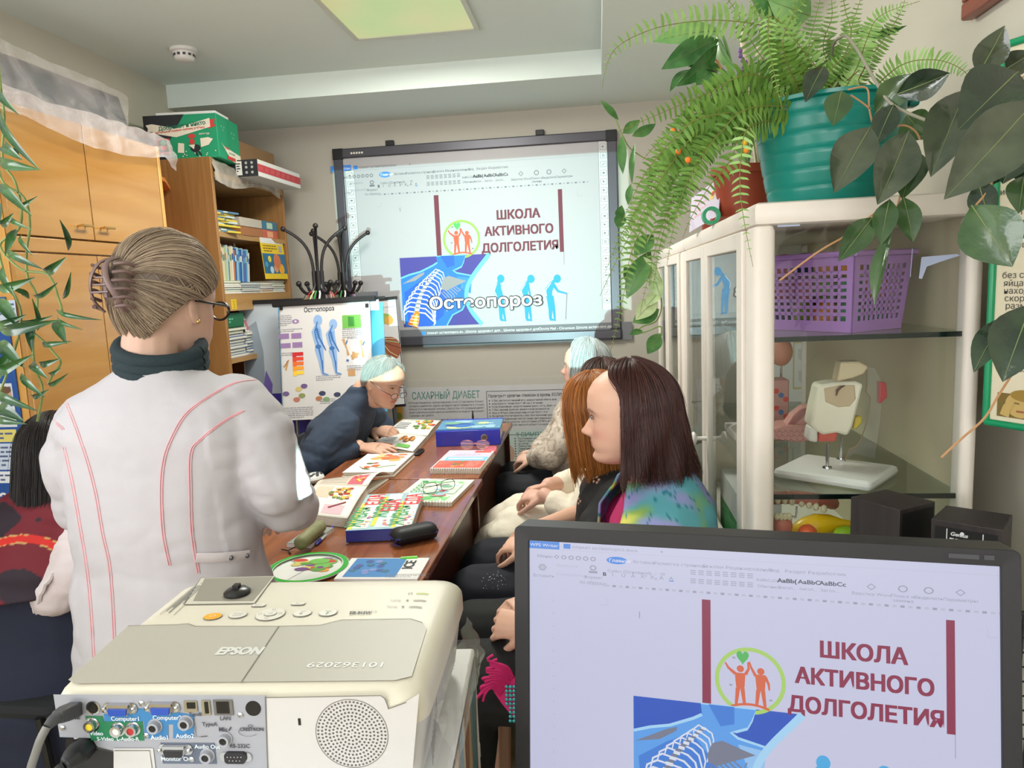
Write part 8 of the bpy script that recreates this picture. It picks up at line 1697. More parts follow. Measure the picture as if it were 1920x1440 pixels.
def flesh(b, name, parent, m, vox=0.006, smooth=4, disp=None, col=None, label=None):
 """fuse overlapping pieces into one continuous skin"""
 me = bpy.data.meshes.new(name); me.from_pydata([tuple(p) for p in b.v], [], b.f); o = bpy.data.objects.new(name, me); COL.objects.link(o)
 r = o.modifiers.new('r', 'REMESH'); r.mode = 'VOXEL'; r.voxel_size = vox; r.use_smooth_shade = True
 s_ = o.modifiers.new('s', 'SMOOTH'); s_.factor = 0.5; s_.iterations = smooth
 dg = bpy.context.evaluated_depsgraph_get(); dg.update(); e = bpy.data.meshes.new_from_object(o.evaluated_get(dg)); bpy.data.objects.remove(o); bpy.data.meshes.remove(me)
 n = len(e.vertices); co = np.empty(n*3); e.vertices.foreach_get('co', co); co = co.reshape(-1, 3); no = np.empty(n*3); e.vertices.foreach_get('normal', no); no = no.reshape(-1, 3)
 if disp: co = co+no*np.array([disp(*p) for p in co])[:, None]
 bvh = BVHTree.FromPolygons([tuple(p) for p in co], [tuple(q_.vertices) for q_ in e.polygons])
 if col:
  a = e.color_attributes.new('Col', 'FLOAT_COLOR', 'POINT'); a.data.foreach_set('color', np.array([(*lin(col(*p)), 1.0) for p in co], dtype=np.float32).ravel())
 inv = np.array(wm(parent).inverted()); co = co @ inv[:3, :3].T+inv[:3, 3]; e.vertices.foreach_set('co', co.ravel()); e.update()
 e.materials.clear(); e.materials.append(m); e.name = name; o = bpy.data.objects.new(name, e); COL.objects.link(o); o.parent = parent; WM[o.name] = wm(parent)
 if label: o['label'] = label
 return o, bvh
def hit(bvh, px, py, off=0.001):
 d = (CR*((px-960)/FPX)-CU*((py-720)/FPX)+CF).normalized(); p, n, i, t = bvh.ray_cast(Vector((0, 0, H)), d)
 return p-d*off if p else None
def folds(amp, f=9.0, seed=0.0, st=(1, 1, 2.2)):
 return lambda x, y, z: amp*(noise.noise(Vector((x*f*st[0]+seed, y*f*st[1], z*f*st[2])))+0.5*abs(noise.noise(Vector((x*f*2.3+seed, y*f*2.3, z*f*3.1)))))
FRONT = [(0, .27), (.03, .35), (.08, .375), (.14, .355), (.19, .385), (.24, .392), (.285, .385), (.35, .385), (.45, .385), (.5, .392), (.56, .415), (.65, .42), (.75, .405), (.85, .345), (.93, .245), (.98, .12), (1, .01)]
BACK = [(0, .06), (.05, 0), (.1, -.08), (.2, -.2), (.3, -.32), (.4, -.39), (.5, -.44), (.6, -.455), (.7, -.44), (.8, -.385), (.9, -.27), (.97, -.12), (1, -.01)]
HALF = [(0, .09), (.05, .18), (.1, .225), (.2, .275), (.3, .305), (.4, .32), (.5, .332), (.6, .342), (.7, .34), (.8, .305), (.9, .22), (.97, .115), (1, .01)]
NOSE = [(.26, 0), (.285, .02), (.305, .085), (.335, .128), (.37, .098), (.42, .06), (.47, .025), (.52, 0)]
def g(v, c, s_): return math.exp(-((v-c)/s_)**2)
def face_x(y, z, age):
 a = abs(y)
 return interp(z, NOSE)*math.exp(-(y/(0.035+0.03*g(z, .31, .05)))**2)+0.035*g(a, .062, .028)*g(z, .315, .022)-0.040*g(a, .135, .075)*g(z, .505, .04)+0.024*g(a, .14, .05)*g(z, .497, .02)+0.014*g(z, .565, .025)*g(a, .12, .1)+0.016*g(a, .2, .07)*g(z, .38, .07) \
  + 0.024*g(z, .237, .014)*g(y, 0, .075)+0.024*g(z, .192, .016)*g(y, 0, .065)-0.022*g(z, .214, .007)*g(y, 0, .09)+0.018*g(z, .07, .05)*g(y, 0, .09)-age*0.014*g(a-(.30-z)*0.35, .10, .018)*g(z, .25, .07)
def head(b, M_, age=0.0):
 """head with face; M_ carries chin-to-crown unit space (x forward, z up) to the room"""
 rings = []; nz, na = 64, 60
 for i in range(nz+1):
  z = min(max(i/nz, 0.004), 0.996); f, k, w = interp(z, FRONT), interp(z, BACK), interp(z, HALF); cx, rx = (f+k)/2, (f-k)/2; ring = []
  for j in range(na):
   t = 2*math.pi*j/na; c, s_ = math.cos(t), math.sin(t); x = cx+rx*math.copysign(abs(c)**0.82, c); y = w*math.copysign(abs(s_)**0.92, s_)
   if c > 0: x += face_x(y, z, age)*min(1, c*3)
   ring.append(tuple(M_ @ V(x, y, z)))
  rings.append(ring)
 b.loft(rings)
 R3 = M_.to_3x3()
 for s_ in (-1, 1):
  b.ell(tuple(M_ @ V(-.03, s_*.345, .44)), (.075, .026, .125), 12, 8, R3 @ Matrix.Rotation(-s_*0.35, 3, 'Z') @ Matrix.Rotation(-0.15, 3, 'Y'))
  b.ell(tuple(M_ @ V(-.0, s_*.35, .345)), (.035, .02, .045), 10, 6, R3)
def headM(p, yaw, pitch=0.0, roll=0.0, s_=0.222): return Matrix.Translation(Vector(p)) @ RZ(yaw) @ RY(pitch) @ RX(roll) @ Matrix.Scale(s_, 4)
def skin_col(M_, base, lips, brow=None, ruddy=0.25):
 inv = M_.inverted()
 def f(x, y, z):
  q_ = inv @ V(x, y, z); c = np.array(base, float)
  if q_.x > 0.1 and 0 < q_.z < 1:
   a = abs(q_.y); c = c+(np.array((200, 110, 100))-c)*ruddy*(g(a, .2, .09)*g(q_.z, .34, .08)+g(q_.y, 0, .06)*g(q_.z, .33, .04))
   c = c+(np.array(lips)-c)*min(1, 1.3*math.exp(-((q_.z-.214)/.042)**4-(a/.085)**4))
   if brow: c = c+(np.array(brow)-c)*0.75*min(1, 1.4*math.exp(-((q_.z-.578+.3*(a-.13)**2*6)/.014)**2-((a-.14)/.085)**4))
  return c
 return f
def eyes(M_, parent, shut=0.0):
 b = MB(); R3 = M_.to_3x3(); w, i_, l = mat('eye_white', (206, 200, 196), rough=0.2), mat('iris_brown', (62, 48, 42), rough=0.15), mat('lash', (74, 54, 48), rough=0.6)
 for s_ in (-1, 1):
  y = s_*.138; x = .372
  b.ell(tuple(M_ @ V(x, y, .497)), (.018, .05, .019*(1-shut)), 12, 8, R3, w); b.ell(tuple(M_ @ V(x+.012, y+.004, .497)), (.011, .018, .017*(1-shut)), 10, 8, R3, i_)
  b.use(l).tube([M_ @ V(x-.018+.03*math.cos(t*1.2), y+.056*math.sin(t*1.3), .502+.018*(1-shut)*math.cos(t*1.5)) for t in (-1.1, -.6, 0, .6, 1.1)], M_.to_scale().x*.006, 5)
 b.build('eyes', parent, smooth=True)
def hand(b, W_, fwd, back, side, curl=0.5, s_=1.0, spread=0.06):
 """palm, four unequal jointed fingers and a thumb; fwd along the fingers, back = outward normal of the hand's back, side +1 puts the thumb on its left"""
 x = Vector(fwd).normalized(); z = Vector(back); z = (z-x*z.dot(x)).normalized(); y = z.cross(x)*side; M3 = Matrix((x, y, z)).transposed(); o = Vector(W_); L = lambda a, c, e: o+M3 @ (V(a, c, e)*s_)
 b.tube([L(-.01, 0, 0), L(.015, 0, 0), L(.05, 0, .002), L(.085, -.002, .001)], [.023*s_, .026*s_, .036*s_, .037*s_], 12, flat=0.40, up=z)
 for fy, ln, r in ((.029, .066, .0086), (.010, .074, .0090), (-.010, .069, .0086), (-.028, .054, .0074)):
  p = L(.080, fy, .001); a = 0.25*curl; d0 = math.atan2(fy, .3)+fy*spread*20; P = [L(.05, fy*.8, .002), p]
  for k, fr_ in enumerate((.46, .31, .25)):
   a += curl*(0.55, 0.75, 0.5)[k]; p = p+M3 @ (V(math.cos(a)*math.cos(d0), math.cos(a)*math.sin(d0), -math.sin(a))*ln*fr_*s_); P.append(p)
  limb(b, list(zip(P, [r*s_*1.05, r*s_*1.05, r*s_, r*s_*.92, r*s_*.8])), 10)
 a = 0.7-0.35*curl; P = [L(.012, .020, -.004), L(.038, .042, -.012), L(.038+.034*math.cos(a), .042+.034*math.sin(a), -.018-.012*curl), L(.038+.060*math.cos(a*.7), .042+.056*math.sin(a*.7), -.026-.016*curl)]
 limb(b, list(zip(P, [.013*s_, .0115*s_, .0098*s_, .0082*s_])), 10)
def hairmat(name, c1, c2, rough=0.38):
 if name in MATS: return MATS[name]
 m = mat(name, c1, rough=rough); nt = m.node_tree; h = nt.nodes.new('ShaderNodeHairInfo'); r = nt.nodes.new('ShaderNodeValToRGB'); nt.links.new(h.outputs['Random'], r.inputs[0])
 r.color_ramp.elements[0].color = (*lin(c1), 1); r.color_ramp.elements[1].color = (*lin(c2), 1); nt.links.new(r.outputs[0], pbsdf(m).inputs['Base Color']); return m
def hair(M_, parent, m, fn, N, rad=0.0007, npts=12, shell=True, seed=1, phi=(0.0, math.pi), jit=0.014, inset=0.93):
 """fn(side, a, s) gives a point of the hair in head space: a runs round the head from the face, s from root to tip"""
 r = np.random.default_rng(seed); inv = wm(parent).inverted() @ M_; hp = None
 if shell:
  for s_ in (1, -1):
   b = MB(M_); b.grid(lambda u, v: tuple(fn(s_, lerp(phi[0], phi[1], u), 0.98*v)*inset+V(-.02, 0, .55)*(1-inset)), 36, 26)
   o = b.build('hair', hp or parent, m, smooth=True, angle=180, solid=0.004)
   if hp: o.name = 'hair_half'
   hp = hp or o
 cv = bpy.data.hair_curves.new('hair_strands'); cv.add_curves([npts]*N); P = np.zeros((N, npts, 3))
 for i in range(N):
  sd = 1 if i % 2 else -1; a = phi[0]+(phi[1]-phi[0])*r.random(); s0 = r.random()**2.0*0.5; s1 = 1.0+r.normal(0, .035) if r.random() < 0.8 else s0+0.45; k = 1+r.normal(0, jit); off = r.normal(0, 0.012, 3)
  for j in range(npts):
   t = j/(npts-1); q_ = fn(sd, a+r.normal(0, .004), lerp(s0, s1, t)); c = V(-.02, 0, .55); q_ = c+(q_-c)*(k*(0.985+0.02*t))+Vector(off)*t; P[i, j] = inv @ q_
 cv.attributes['position'].data.foreach_set('vector', P.reshape(-1).astype(np.float32))
 ra = cv.attributes.get('radius') or cv.attributes.new('radius', 'FLOAT', 'POINT'); ra.data.foreach_set('value', np.tile(np.linspace(rad, rad*.5, npts), N).astype(np.float32))
 cv.materials.append(m); o = bpy.data.objects.new('hair_strands', cv); COL.objects.link(o); o.parent = hp or parent; WM[o.name] = wm(parent); return hp
def ellp(sd, a, t, k=1.0, rz=.475): return V(-.02+.475*k*math.sin(t)*math.cos(a), sd*.375*k*math.sin(t)*math.sin(a), .55+rz*k*math.cos(t))
def falling(side_a, end_z, out=1.06, curl=0.0, hairline=0.85, lift=1.05, fall=1.55, wave=0.0):
 """hair parted on top that lies over the skull, then hangs to end_z"""
 def f(sd, a, s):
  a2 = lerp(a, max(a, side_a), min(1, s*2.2)); tm = fall if a > side_a else lerp(hairline+0.5, fall, a/side_a)
  if s < 0.5: return ellp(sd, a2, max(0.05, tm*s*2), lift)
  e = ellp(sd, a2, tm, lift); u = (s-.5)*2; k = lerp(1.0, out, u)-curl*max(0, u-.75)*2+wave*u*(math.sin(a2*9+sd+u*5)+.6*math.sin(a2*21+u*3))
  return V(-.02+(e.x+.02)*k, e.y*k, lerp(e.z, end_z+0.10*(1 if a2 < side_a+.3 else 0)*0, u))
 return f
def swept(tx, tz, front=0.9, lift=1.05):
 """hair combed back to a knot at (tx, 0, tz)"""
 T_ = V(tx, 0, tz)
 def f(sd, a, s):
  st = ellp(sd, a, front+0.82*min(1, a/1.5)+1.02*max(0, (a-1.75)/1.15), lift); c = V(-.02, 0, .55); q_ = st.lerp(T_, s); d = q_-c; L = lerp((st-c).length, (T_-c).length, s); top = 0.10*math.sin(math.pi*s)
  q_ = c+d.normalized()*(L*1.0)+V(0, 0, top*(1 if st.z > .55 else .2)); return q_
 return f
def leg_bits(b, hip, knee, foot, r=(.085, .06, .045)): limb(b, [(hip, r[0]), (knee, r[1]), (foot, r[2])])
def shoes(parent, feet, d, c=(30, 28, 30)):
 for p in feet: b = MB(); q_ = Vector(p); d_ = Vector(d).normalized(); b.tube([(q_-d_*.06+V(0, 0, .0)), q_, q_+d_*.08, q_+d_*.15], [.034, .042, .044, .026], 12, flat=0.9); b.v = [V(v.x, v.y, max(v.z, 0.004)) for v in b.v]; b.build('shoe', parent, mat('shoe_%d' % c[0], c, rough=0.4), smooth=True)
def visitor_chair(p, face, label, arms=True):
 r = thing('visitor_chair', label, 'chair', (p[0], p[1], 0), face, 'visitor chairs of the sitting people'); M_ = TR(p[0], p[1], 0) @ RZ(face); fr_ = mat('chair_black', (26, 26, 28), rough=0.4); up_ = mat('chair_cloth', (34, 36, 40), rough=0.85)
 MB(M_).bbox((-.19, -.22, .405), (.21, .22, .45), .03, up_, 3).build('seat', r, smooth=True)
 MB(M_ @ TR(-.225, 0, .62) @ RY(-.10) @ RY(math.pi/2)).bbox((-.17, -.21, -.014), (.17, .21, .014), .03, up_, 3).build('backrest', r, smooth=True)
 for y in (-.22, .22):
  MB(M_).tube(spline([(-.235, y, .76), (-.20, y, .44), (-.22, y, .01)], 4), .011, 8, fr_).build('back_leg', r, smooth=True); MB(M_).tube([(.17, y, .42), (.20, y, .01)], .011, 8, fr_).build('front_leg', r, smooth=True)
  if arms: MB(M_).tube(spline([(-.22, y, .62), (-.05, y*1.08, .66), (.12, y*1.08, .62), (.17, y, .42)], 5), .013, 8, fr_).build('armrest', r, smooth=True)
 return r
def skinmat(n): return attr_mat('skin_'+n, rough=0.5, bump=0.15, bscale=350, sss=0.06)
# --- woman in the white coat, standing with her back to us
tea = thing('person', 'woman in a white coat with a claw clip in her hair, back to us', 'person', (-.85, 1.30, 0))
HM = headM((-.832, 1.315, 1.307), math.radians(72), math.radians(6), 0, .212)
b = MB(); head(b, HM); limb(b, [((-.845, 1.29, 1.36), .052), ((-.855, 1.27, 1.24), .058)]); trunk(b, [(-.86, 1.3, .62, .10, .14), (-.86, 1.3, .85, .10, .14), (-.86, 1.3, 1.1, .10, .15), (-.85, 1.29, 1.24, .05, .06)], math.radians(80))
limb(b, [((-.72, 1.30, 1.18), .036), ((-.625, 1.30, 1.05), .034), ((-.66, 1.46, .96), .028)]); limb(b, [((-.99, 1.31, 1.16), .036), ((-1.06, 1.33, 1.02), .034), ((-.98, 1.47, .90), .028)])
hand(b, (-.67, 1.475, .955), (-.7, .6, -.25), (.2, -.3, 1), 1, .6, .92); hand(b, (-.965, 1.49, .895), (.8, .6, .1), (-.3, -.3, 1), -1, .6, .92)
for s_ in (-1, 1): leg_bits(b, (-.86+s_*.08, 1.3, .66), (-.86+s_*.08, 1.31, .36), (-.86+s_*.08, 1.30, .06), (.075, .05, .036))
flesh(b, 'body', tea, skinmat('tea'), .0042, 3, None, skin_col(HM, (206, 168, 150), (190, 110, 104)))
b = MB(); trunk(b, [(-.865, 1.30, .50, .155, .215), (-.865, 1.30, .74, .150, .205), (-.862, 1.30, .92, .135, .185), (-.860, 1.30, 1.06, .135, .195), (-.855, 1.30, 1.17, .125, .215), (-.850, 1.295, 1.235, .10, .19), (-.842, 1.285, 1.275, .075, .11), (-.835, 1.28, 1.30, .06, .07)], math.radians(82))
limb(b, [((-.70, 1.30, 1.205), .072), ((-.655, 1.295, 1.15), .070), ((-.622, 1.29, 1.06), .062), ((-.632, 1.34, 1.01), .060), ((-.655, 1.42, .975), .052), ((-.665, 1.455, .965), .050)])
limb(b, [((-1.0, 1.31, 1.175), .072), ((-1.045, 1.31, 1.10), .068), ((-1.065, 1.33, 1.02), .060), ((-1.045, 1.40, .97), .056), ((-.99, 1.47, .92), .048)])
def cd(x, y, z):
 el = 1.0 if x > -.70 or x < -1.0 else 0.45; w = noise.noise(V(x*7+z*9, y*7, z*14))*.009*el+abs(noise.noise(V(x*15, y*15+z*6, z*26)))*.006*el+noise.noise(V(x*4, y*4, z*4))*.004
 return w
coatm = mat('coat_white', (186, 181, 187), rough=0.8, bump=0.1, bscale=700)
_, cbv = flesh(b, 'coat', tea, coatm, .006, 5, cd)
pk = mat('seam_pink', (222, 160, 168), rough=0.7); b = MB().use(pk)
for px in ([(480, 712), (440, 718), (390, 745), (350, 775), (325, 815), (308, 860), (302, 920), (306, 1000), (318, 1060)], [(456, 770), (420, 790), (375, 825), (358, 850), (357, 920), (360, 1000), (372, 1075)], [(112, 728), (128, 765), (145, 810), (165, 870), (180, 930), (192, 1000), (205, 1060), (212, 1150), (215, 1230)], [(80, 770), (118, 805)], [(120, 838), (130, 880), (140, 930), (152, 1000), (162, 1060), (170, 1140), (176, 1240)]):
 for dx in (-2.2, 2.2):
  P = [hit(cbv, x+dx, y) for x, y in [(p.x, p.y) for p in spline([V(x, y, 0) for x, y in px], 6)]]; run = []
  for p in P+[None]:
   if p is None or (run and (p-run[-1]).length > .05):
    if len(run) > 2: b.tube(run, .0011, 5)
    run = [] if p is None else [p]
   else: run.append(p)
b.build('seam_stitching', tea, smooth=True)
b = MB().use(mat('coat_strap', (206, 198, 202), rough=0.75)); P = [hit(cbv, x, y, .004) for x, y in ((368, 1046), (400, 1046), (430, 1044), (465, 1040), (498, 1032))]; P = [p for p in P if p]
if len(P) > 2: b.tube(P, .010, 8, flat=0.3, up=(0, -1, 0))
b.use(metal)
for x, y in ((433, 1046), (463, 1042)):
 p = hit(cbv, x, y, .008)
 if p: b.ell(tuple(p), (.005, .003, .005), 12, 6)
b.build('belt_strap', tea, smooth=True)
b = MB().use(mat('knit_dark', (38, 52, 58), rough=0.9, bump=0.6, bscale=260))
for k in range(3): b.tube([(-.834+.074*math.cos(a), 1.292+.066*math.sin(a), 1.300+.016*k+.012*math.cos(a)*-1+.02*math.sin(a)) for a in [2*math.pi*i/28 for i in range(29)]], .014, 8, cap=False)
b.build('knit_collar', tea, smooth=True, angle=180); b = MB().use(MATS['knit_dark']); limb(b, [((-.662, 1.445, .966), .044), ((-.672, 1.475, .956), .034)]); b.build('knit_cuff', tea, smooth=True)
MB().lathe([(.20, .20), (.21, .52), (.12, .53)], 24, (-.865, 1.30, 0), mat('skirt_dark', (40, 42, 54), rough=0.8)).build('skirt', tea, smooth=True); shoes(tea, [(-.94, 1.30, .04), (-.78, 1.30, .04)], (.1, 1, 0))
hmT = hairmat('hair_ash', (100, 82, 70), (196, 174, 150), .4); fT = swept(-.50, .66, .80, 1.09)
hp = hair(HM, tea, hmT, fT, 5200, .0006, 12, True, 3, (0.0, 2.95), .022, .955)
b = MB(HM).use(hmT); b.ell((-.47, .02, .62), (.12, .17, .20), 18, 12); b.build('hair_knot', hp, smooth=True)
cl = MB(HM).use(mat('claw_mauve', (116, 92, 88), rough=0.35))
for s_ in (-1, 1):
 cl.tube(spline([(-.52, s_*.03, .86), (-.64, s_*.05, .80), (-.68, s_*.10, .66), (-.62, s_*.15, .50), (-.54, s_*.12, .40)], 5), .026, 8, flat=.5)
 for k in range(6): z = .44+.07*k; cl.tube(spline([(-.63-.03*math.sin(k*.6), s_*.13, z), (-.58, s_*.20, z+.01), (-.50, s_*.21, z-.01)], 4), [.016]*8+[.008], 6)
for k in range(3): cl.tube([(-.665, -.10, .56+.06*k), (-.665, .10, .56+.06*k)], .010, 6)
cl.tube([(-.60, 0, .52), (-.62, 0, .80)], .03, 8); cl.build('claw_clip', tea, smooth=True)
b = MB(HM).use(mat('rim_black', (26, 26, 30), rough=0.3))
for s_ in (-1, 1): b.tube([(-.02, s_*.37, .52), (.30, s_*.36, .50), (.44, s_*.27, .50)], .011, 6); b.tube([(.46+.0*math.cos(t), s_*.15+.115*math.cos(t), .46+.085*math.sin(t)) for t in [2*math.pi*k/20 for k in range(21)]], .012, 6)
b.build('spectacles', tea, smooth=True); MB(HM).ell((.0, -.375, .335), (.02, .016, .02), 10, 8, m=brass).build('earring', tea, smooth=True)
# --- person with black hair and red scarf, sitting at the far left
nav = thing('person', 'seated person with long black hair, red scarf and navy dress at the far left', 'person', (-1.5, 1.72, 0))
HN = headM((-1.475, 1.74, .915), math.radians(100), .25, 0, .215); b = MB(); head(b, HN); limb(b, [((-1.48, 1.72, .98), .05), ((-1.5, 1.70, .84), .06)]); trunk(b, [(-1.52, 1.7, .45, .1, .15), (-1.52, 1.7, .8, .08, .13)], math.pi/2)
limb(b, [((-1.33, 1.72, .78), .04), ((-1.30, 1.74, .60), .036), ((-1.32, 1.95, .58), .028)]); hand(b, (-1.32, 1.96, .58), (-.1, 1, -.1), (0, 0, 1), 1, .5, .9); flesh(b, 'body', nav, skinmat('nav'), .007, 3, None, skin_col(HN, (206, 168, 150), (190, 110, 104)))
nd = mat('dress_navy', (34, 38, 58), rough=0.85); b = MB(); trunk(b, [(-1.55, 1.74, .06, .24, .27), (-1.55, 1.74, .40, .24, .27), (-1.55, 1.72, .55, .17, .23), (-1.53, 1.71, .72, .14, .20), (-1.51, 1.71, .82, .10, .15), (-1.5, 1.71, .87, .06, .07)], math.pi/2)
limb(b, [((-1.40, 1.9, .46), .12), ((-1.42, 2.0, .44), .10), ((-1.42, 2.02, .1), .09)]); flesh(b, 'dress', nav, nd, .009, 4, folds(.008, 6))
b = MB(); limb(b, [((-1.36, 1.66, .79), .07), ((-1.34, 1.63, .74), .078), ((-1.39, 1.61, .70), .066)]); sl_, _ = flesh(b, 'sleeve', nav, mat('sleeve_pale', (214, 200, 204), rough=0.8), .006, 4, folds(.006, 14), label='pale pink gathered sleeve')
b = MB().use(mat('sleeve_lace', (216, 204, 208), rough=0.85))
for k in range(9): b.tube([(-1.375-.0085*k+.062*math.cos(a)*.5, 1.60+.006*k+.06*math.sin(a), .725-.008*k+.055*math.cos(a)+.004*math.sin(a*14)) for a in [2*math.pi*i/40 for i in range(41)]], .006, 6, cap=False)
b.build('gathered_cuff', sl_, smooth=True)
def scol(x, y, z):
 n = noise.noise(V(x*7, y*7, z*9)); e = abs(noise.noise(V(x*5+3, y*5, z*6)))
 return (206, 40, 34) if e < .07 else (196, 160, 100) if e < .085 else (110, 22, 38) if n < .25 else (40, 26, 40)
b = MB(); trunk(b, [(-1.56, 1.68, .70, .18, .225), (-1.54, 1.69, .76, .165, .22), (-1.51, 1.70, .84, .13, .17), (-1.49, 1.71, .91, .10, .11), (-1.48, 1.72, .935, .08, .09)], math.pi/2); flesh(b, 'scarf', nav, attr_mat('scarf_red', .7), .0055, 4, folds(.006, 10), scol)
hair(HN, nav, hairmat('hair_black', (22, 18, 18), (46, 38, 38), .35), falling(1.2, -.38, 1.02), 2600, .0007, 10, True, 5)
shoes(nav, [(-1.45, 2.0, .04), (-1.55, 2.0, .04)], (0, 1, 0)); visitor_chair((-1.56, 1.72), 0, 'black visitor chair under the person with the red scarf', False)
# --- grey haired man reading at the far desk
man = thing('person', 'grey haired man in a dark blue sweater and spectacles, reading at the far desk', 'person', (-1.3, 2.95, 0))
HMm = headM(at(708, 757, Y=2.93), math.radians(-26), math.radians(20), math.radians(-4), .204)
nk = HMm @ V(-.10, 0, .15); b = MB(); head(b, HMm, 1.0); limb(b, [(tuple(nk), .055), ((-.995, 2.95, 1.0), .058), ((-1.08, 2.96, .92), .06)]); trunk(b, [(-1.24, 2.97, .48, .10, .15), (-1.18, 2.97, .72, .09, .15), (-1.11, 2.97, .88, .06, .14)], 0)
wr, wl2 = at(672, 838, Z=.79), at(700, 806, Z=.80); limb(b, [((-1.06, 2.82, .87), .04), ((-1.15, 2.70, .73), .04), (tuple(wr), .030)]); limb(b, [((-1.06, 3.12, .87), .04), ((-1.04, 3.24, .79), .04), (tuple(wl2), .030)])
hand(b, wr, at(738, 842, Z=.785)-wr, (0.05, -.25, 1), 1, .22, 1.06, .03); hand(b, wl2, at(742, 812, Z=.79)-wl2, (-.2, -.5, 1), -1, .95, 1.04)
flesh(b, 'body', man, skinmat('man'), .0036, 3, None, skin_col(HMm, (206, 162, 140), (180, 110, 100), (130, 120, 112), .4)); eyes(HMm, man, .55)
swm = mat('sweater_slate', (50, 62, 82), rough=0.85, bump=0.3, bscale=500); b = MB(); trunk(b, [(-1.26, 2.97, .46, .15, .20), (-1.225, 2.97, .60, .145, .195), (-1.17, 2.97, .76, .135, .20), (-1.11, 2.97, .88, .12, .205), (-1.05, 2.965, .955, .095, .135), (-1.01, 2.955, 1.0, .07, .078), (-.992, 2.95, 1.025, .064, .066)], 0)
e1 = wr+(V(-1.16, 2.70, .74)-wr)*.16; e2 = wl2+(V(-1.04, 3.24, .79)-wl2)*.16
limb(b, [((-1.065, 2.81, .875), .080), ((-1.13, 2.73, .80), .076), ((-1.15, 2.70, .75), .070), (tuple(e1.lerp(V(-1.16, 2.70, .745), .4)), .056), (tuple(e1), .044)]); limb(b, [((-1.065, 3.13, .875), .080), ((-1.05, 3.22, .82), .068), ((-1.02, 3.22, .805), .056), (tuple(e2), .044)])
flesh(b, 'sweater', man, swm, .006, 4, folds(.008, 9, 3)); tr_ = mat('trousers_dark', (36, 38, 44), rough=0.8)
def lap(parent, hips, knees, feet, m, r=(.10, .075, .055), name='trousers'): b = MB(); [limb(b, [(h, r[0]), (k, r[1]), ((k[0], k[1], k[2]-.06), r[1]), (f, r[2])]) for h, k, f in zip(hips, knees, feet)]; return flesh(b, name, parent, m, .008, 4, folds(.004, 9))
lap(man, [(-1.28, 2.86, .50), (-1.28, 3.08, .50)], [(-.90, 2.84, .52), (-.90, 3.1, .52)], [(-.92, 2.84, .10), (-.92, 3.1, .10)], tr_); shoes(man, [(-.92, 2.84, .04), (-.92, 3.1, .04)], (1, 0, 0))
hmM = hairmat('hair_grey', (110, 110, 108), (176, 176, 172), .55); hair(HMm, man, hmM, lambda sd, a, s: ellp(sd, a, lerp(.12, lerp(.46, 2.2, min(1, abs(a)/2.4)**1.2), s), 1.0+.03*math.sin(a)), 2600, .0006, 8, True, 7, (.0, math.pi), .018, .955)
b = MB(HMm).use(mat('rim_steel', (80, 78, 80), rough=0.25, metal=0.7))
for s_ in (-1, 1): b.tube([(-.03, s_*.365, .52), (.28, s_*.36, .46), (.47, s_*.24, .40)], .008, 6); b.tube([(.475, s_*.14+.10*math.cos(t), .375+.06*math.sin(t)) for t in [2*math.pi*k/20 for k in range(21)]], .006, 6)
b.tube([(.48, -.04, .385), (.49, 0, .40), (.48, .04, .385)], .006, 6); gm = b.build('spectacles', man, smooth=True); b = MB(HMm).use(film('lens_clear', (235, 235, 235), 0.12, 0.05))
for s_ in (-1, 1): b.add([(.474, s_*.14+.10*math.cos(t), .375+.06*math.sin(t)) for t in [2*math.pi*k/20 for k in range(20)]], [tuple(range(20))])
b.build('lenses', gm); visitor_chair((-1.13, 2.97), 0, 'black visitor chair of the reading man')
# --- the row of four women on the right
def sitter(label, Y, X, chin, hs, hyaw, hpitch, skin, brow, z_sh, wrists, hcurl, age=0.0, vox=.005, palm=((-.6, -.1, 1), (-.6, .1, 1)), rest=.0):
 p = thing('person', label, 'person', (X, Y, 0)); M_ = headM(chin, hyaw, hpitch, 0, hs); b = MB(); head(b, M_, age)
 nb = M_ @ V(-.12, 0, .12); limb(b, [(tuple(nb), .050), ((X-.01, Y, z_sh+.05), .054), ((X, Y, z_sh), .06)]); trunk(b, [(X, Y, .48, .10, .15), (X, Y, .70, .09, .13), (X, Y, z_sh-.03, .07, .13)], math.pi)
 el = [(X-.12, Y-.215, z_sh-.20), (X-.12, Y+.215, z_sh-.20)]
 for k, s_ in enumerate((-1, 1)):
  w = Vector(wrists[k]); limb(b, [((X, Y+s_*.165, z_sh-.03), .045), (el[k], .040), (tuple(w), .027)]); d = V(-.9, -s_*.45, -.15); hand(b, w, d, palm[k], -s_ if True else s_, hcurl, .92)
 for s_ in (-1, 1): limb(b, [((X, Y+s_*.09, .52), .06), ((X-.40, Y+s_*.09, .51), .05), ((X-.42, Y+s_*.09, .07), .04)])
 flesh(b, 'body', p, skinmat(str(int(Y*100))), vox, 3, None, skin_col(M_, skin, (186, 104, 100), brow)); eyes(M_, p); return p, M_, el
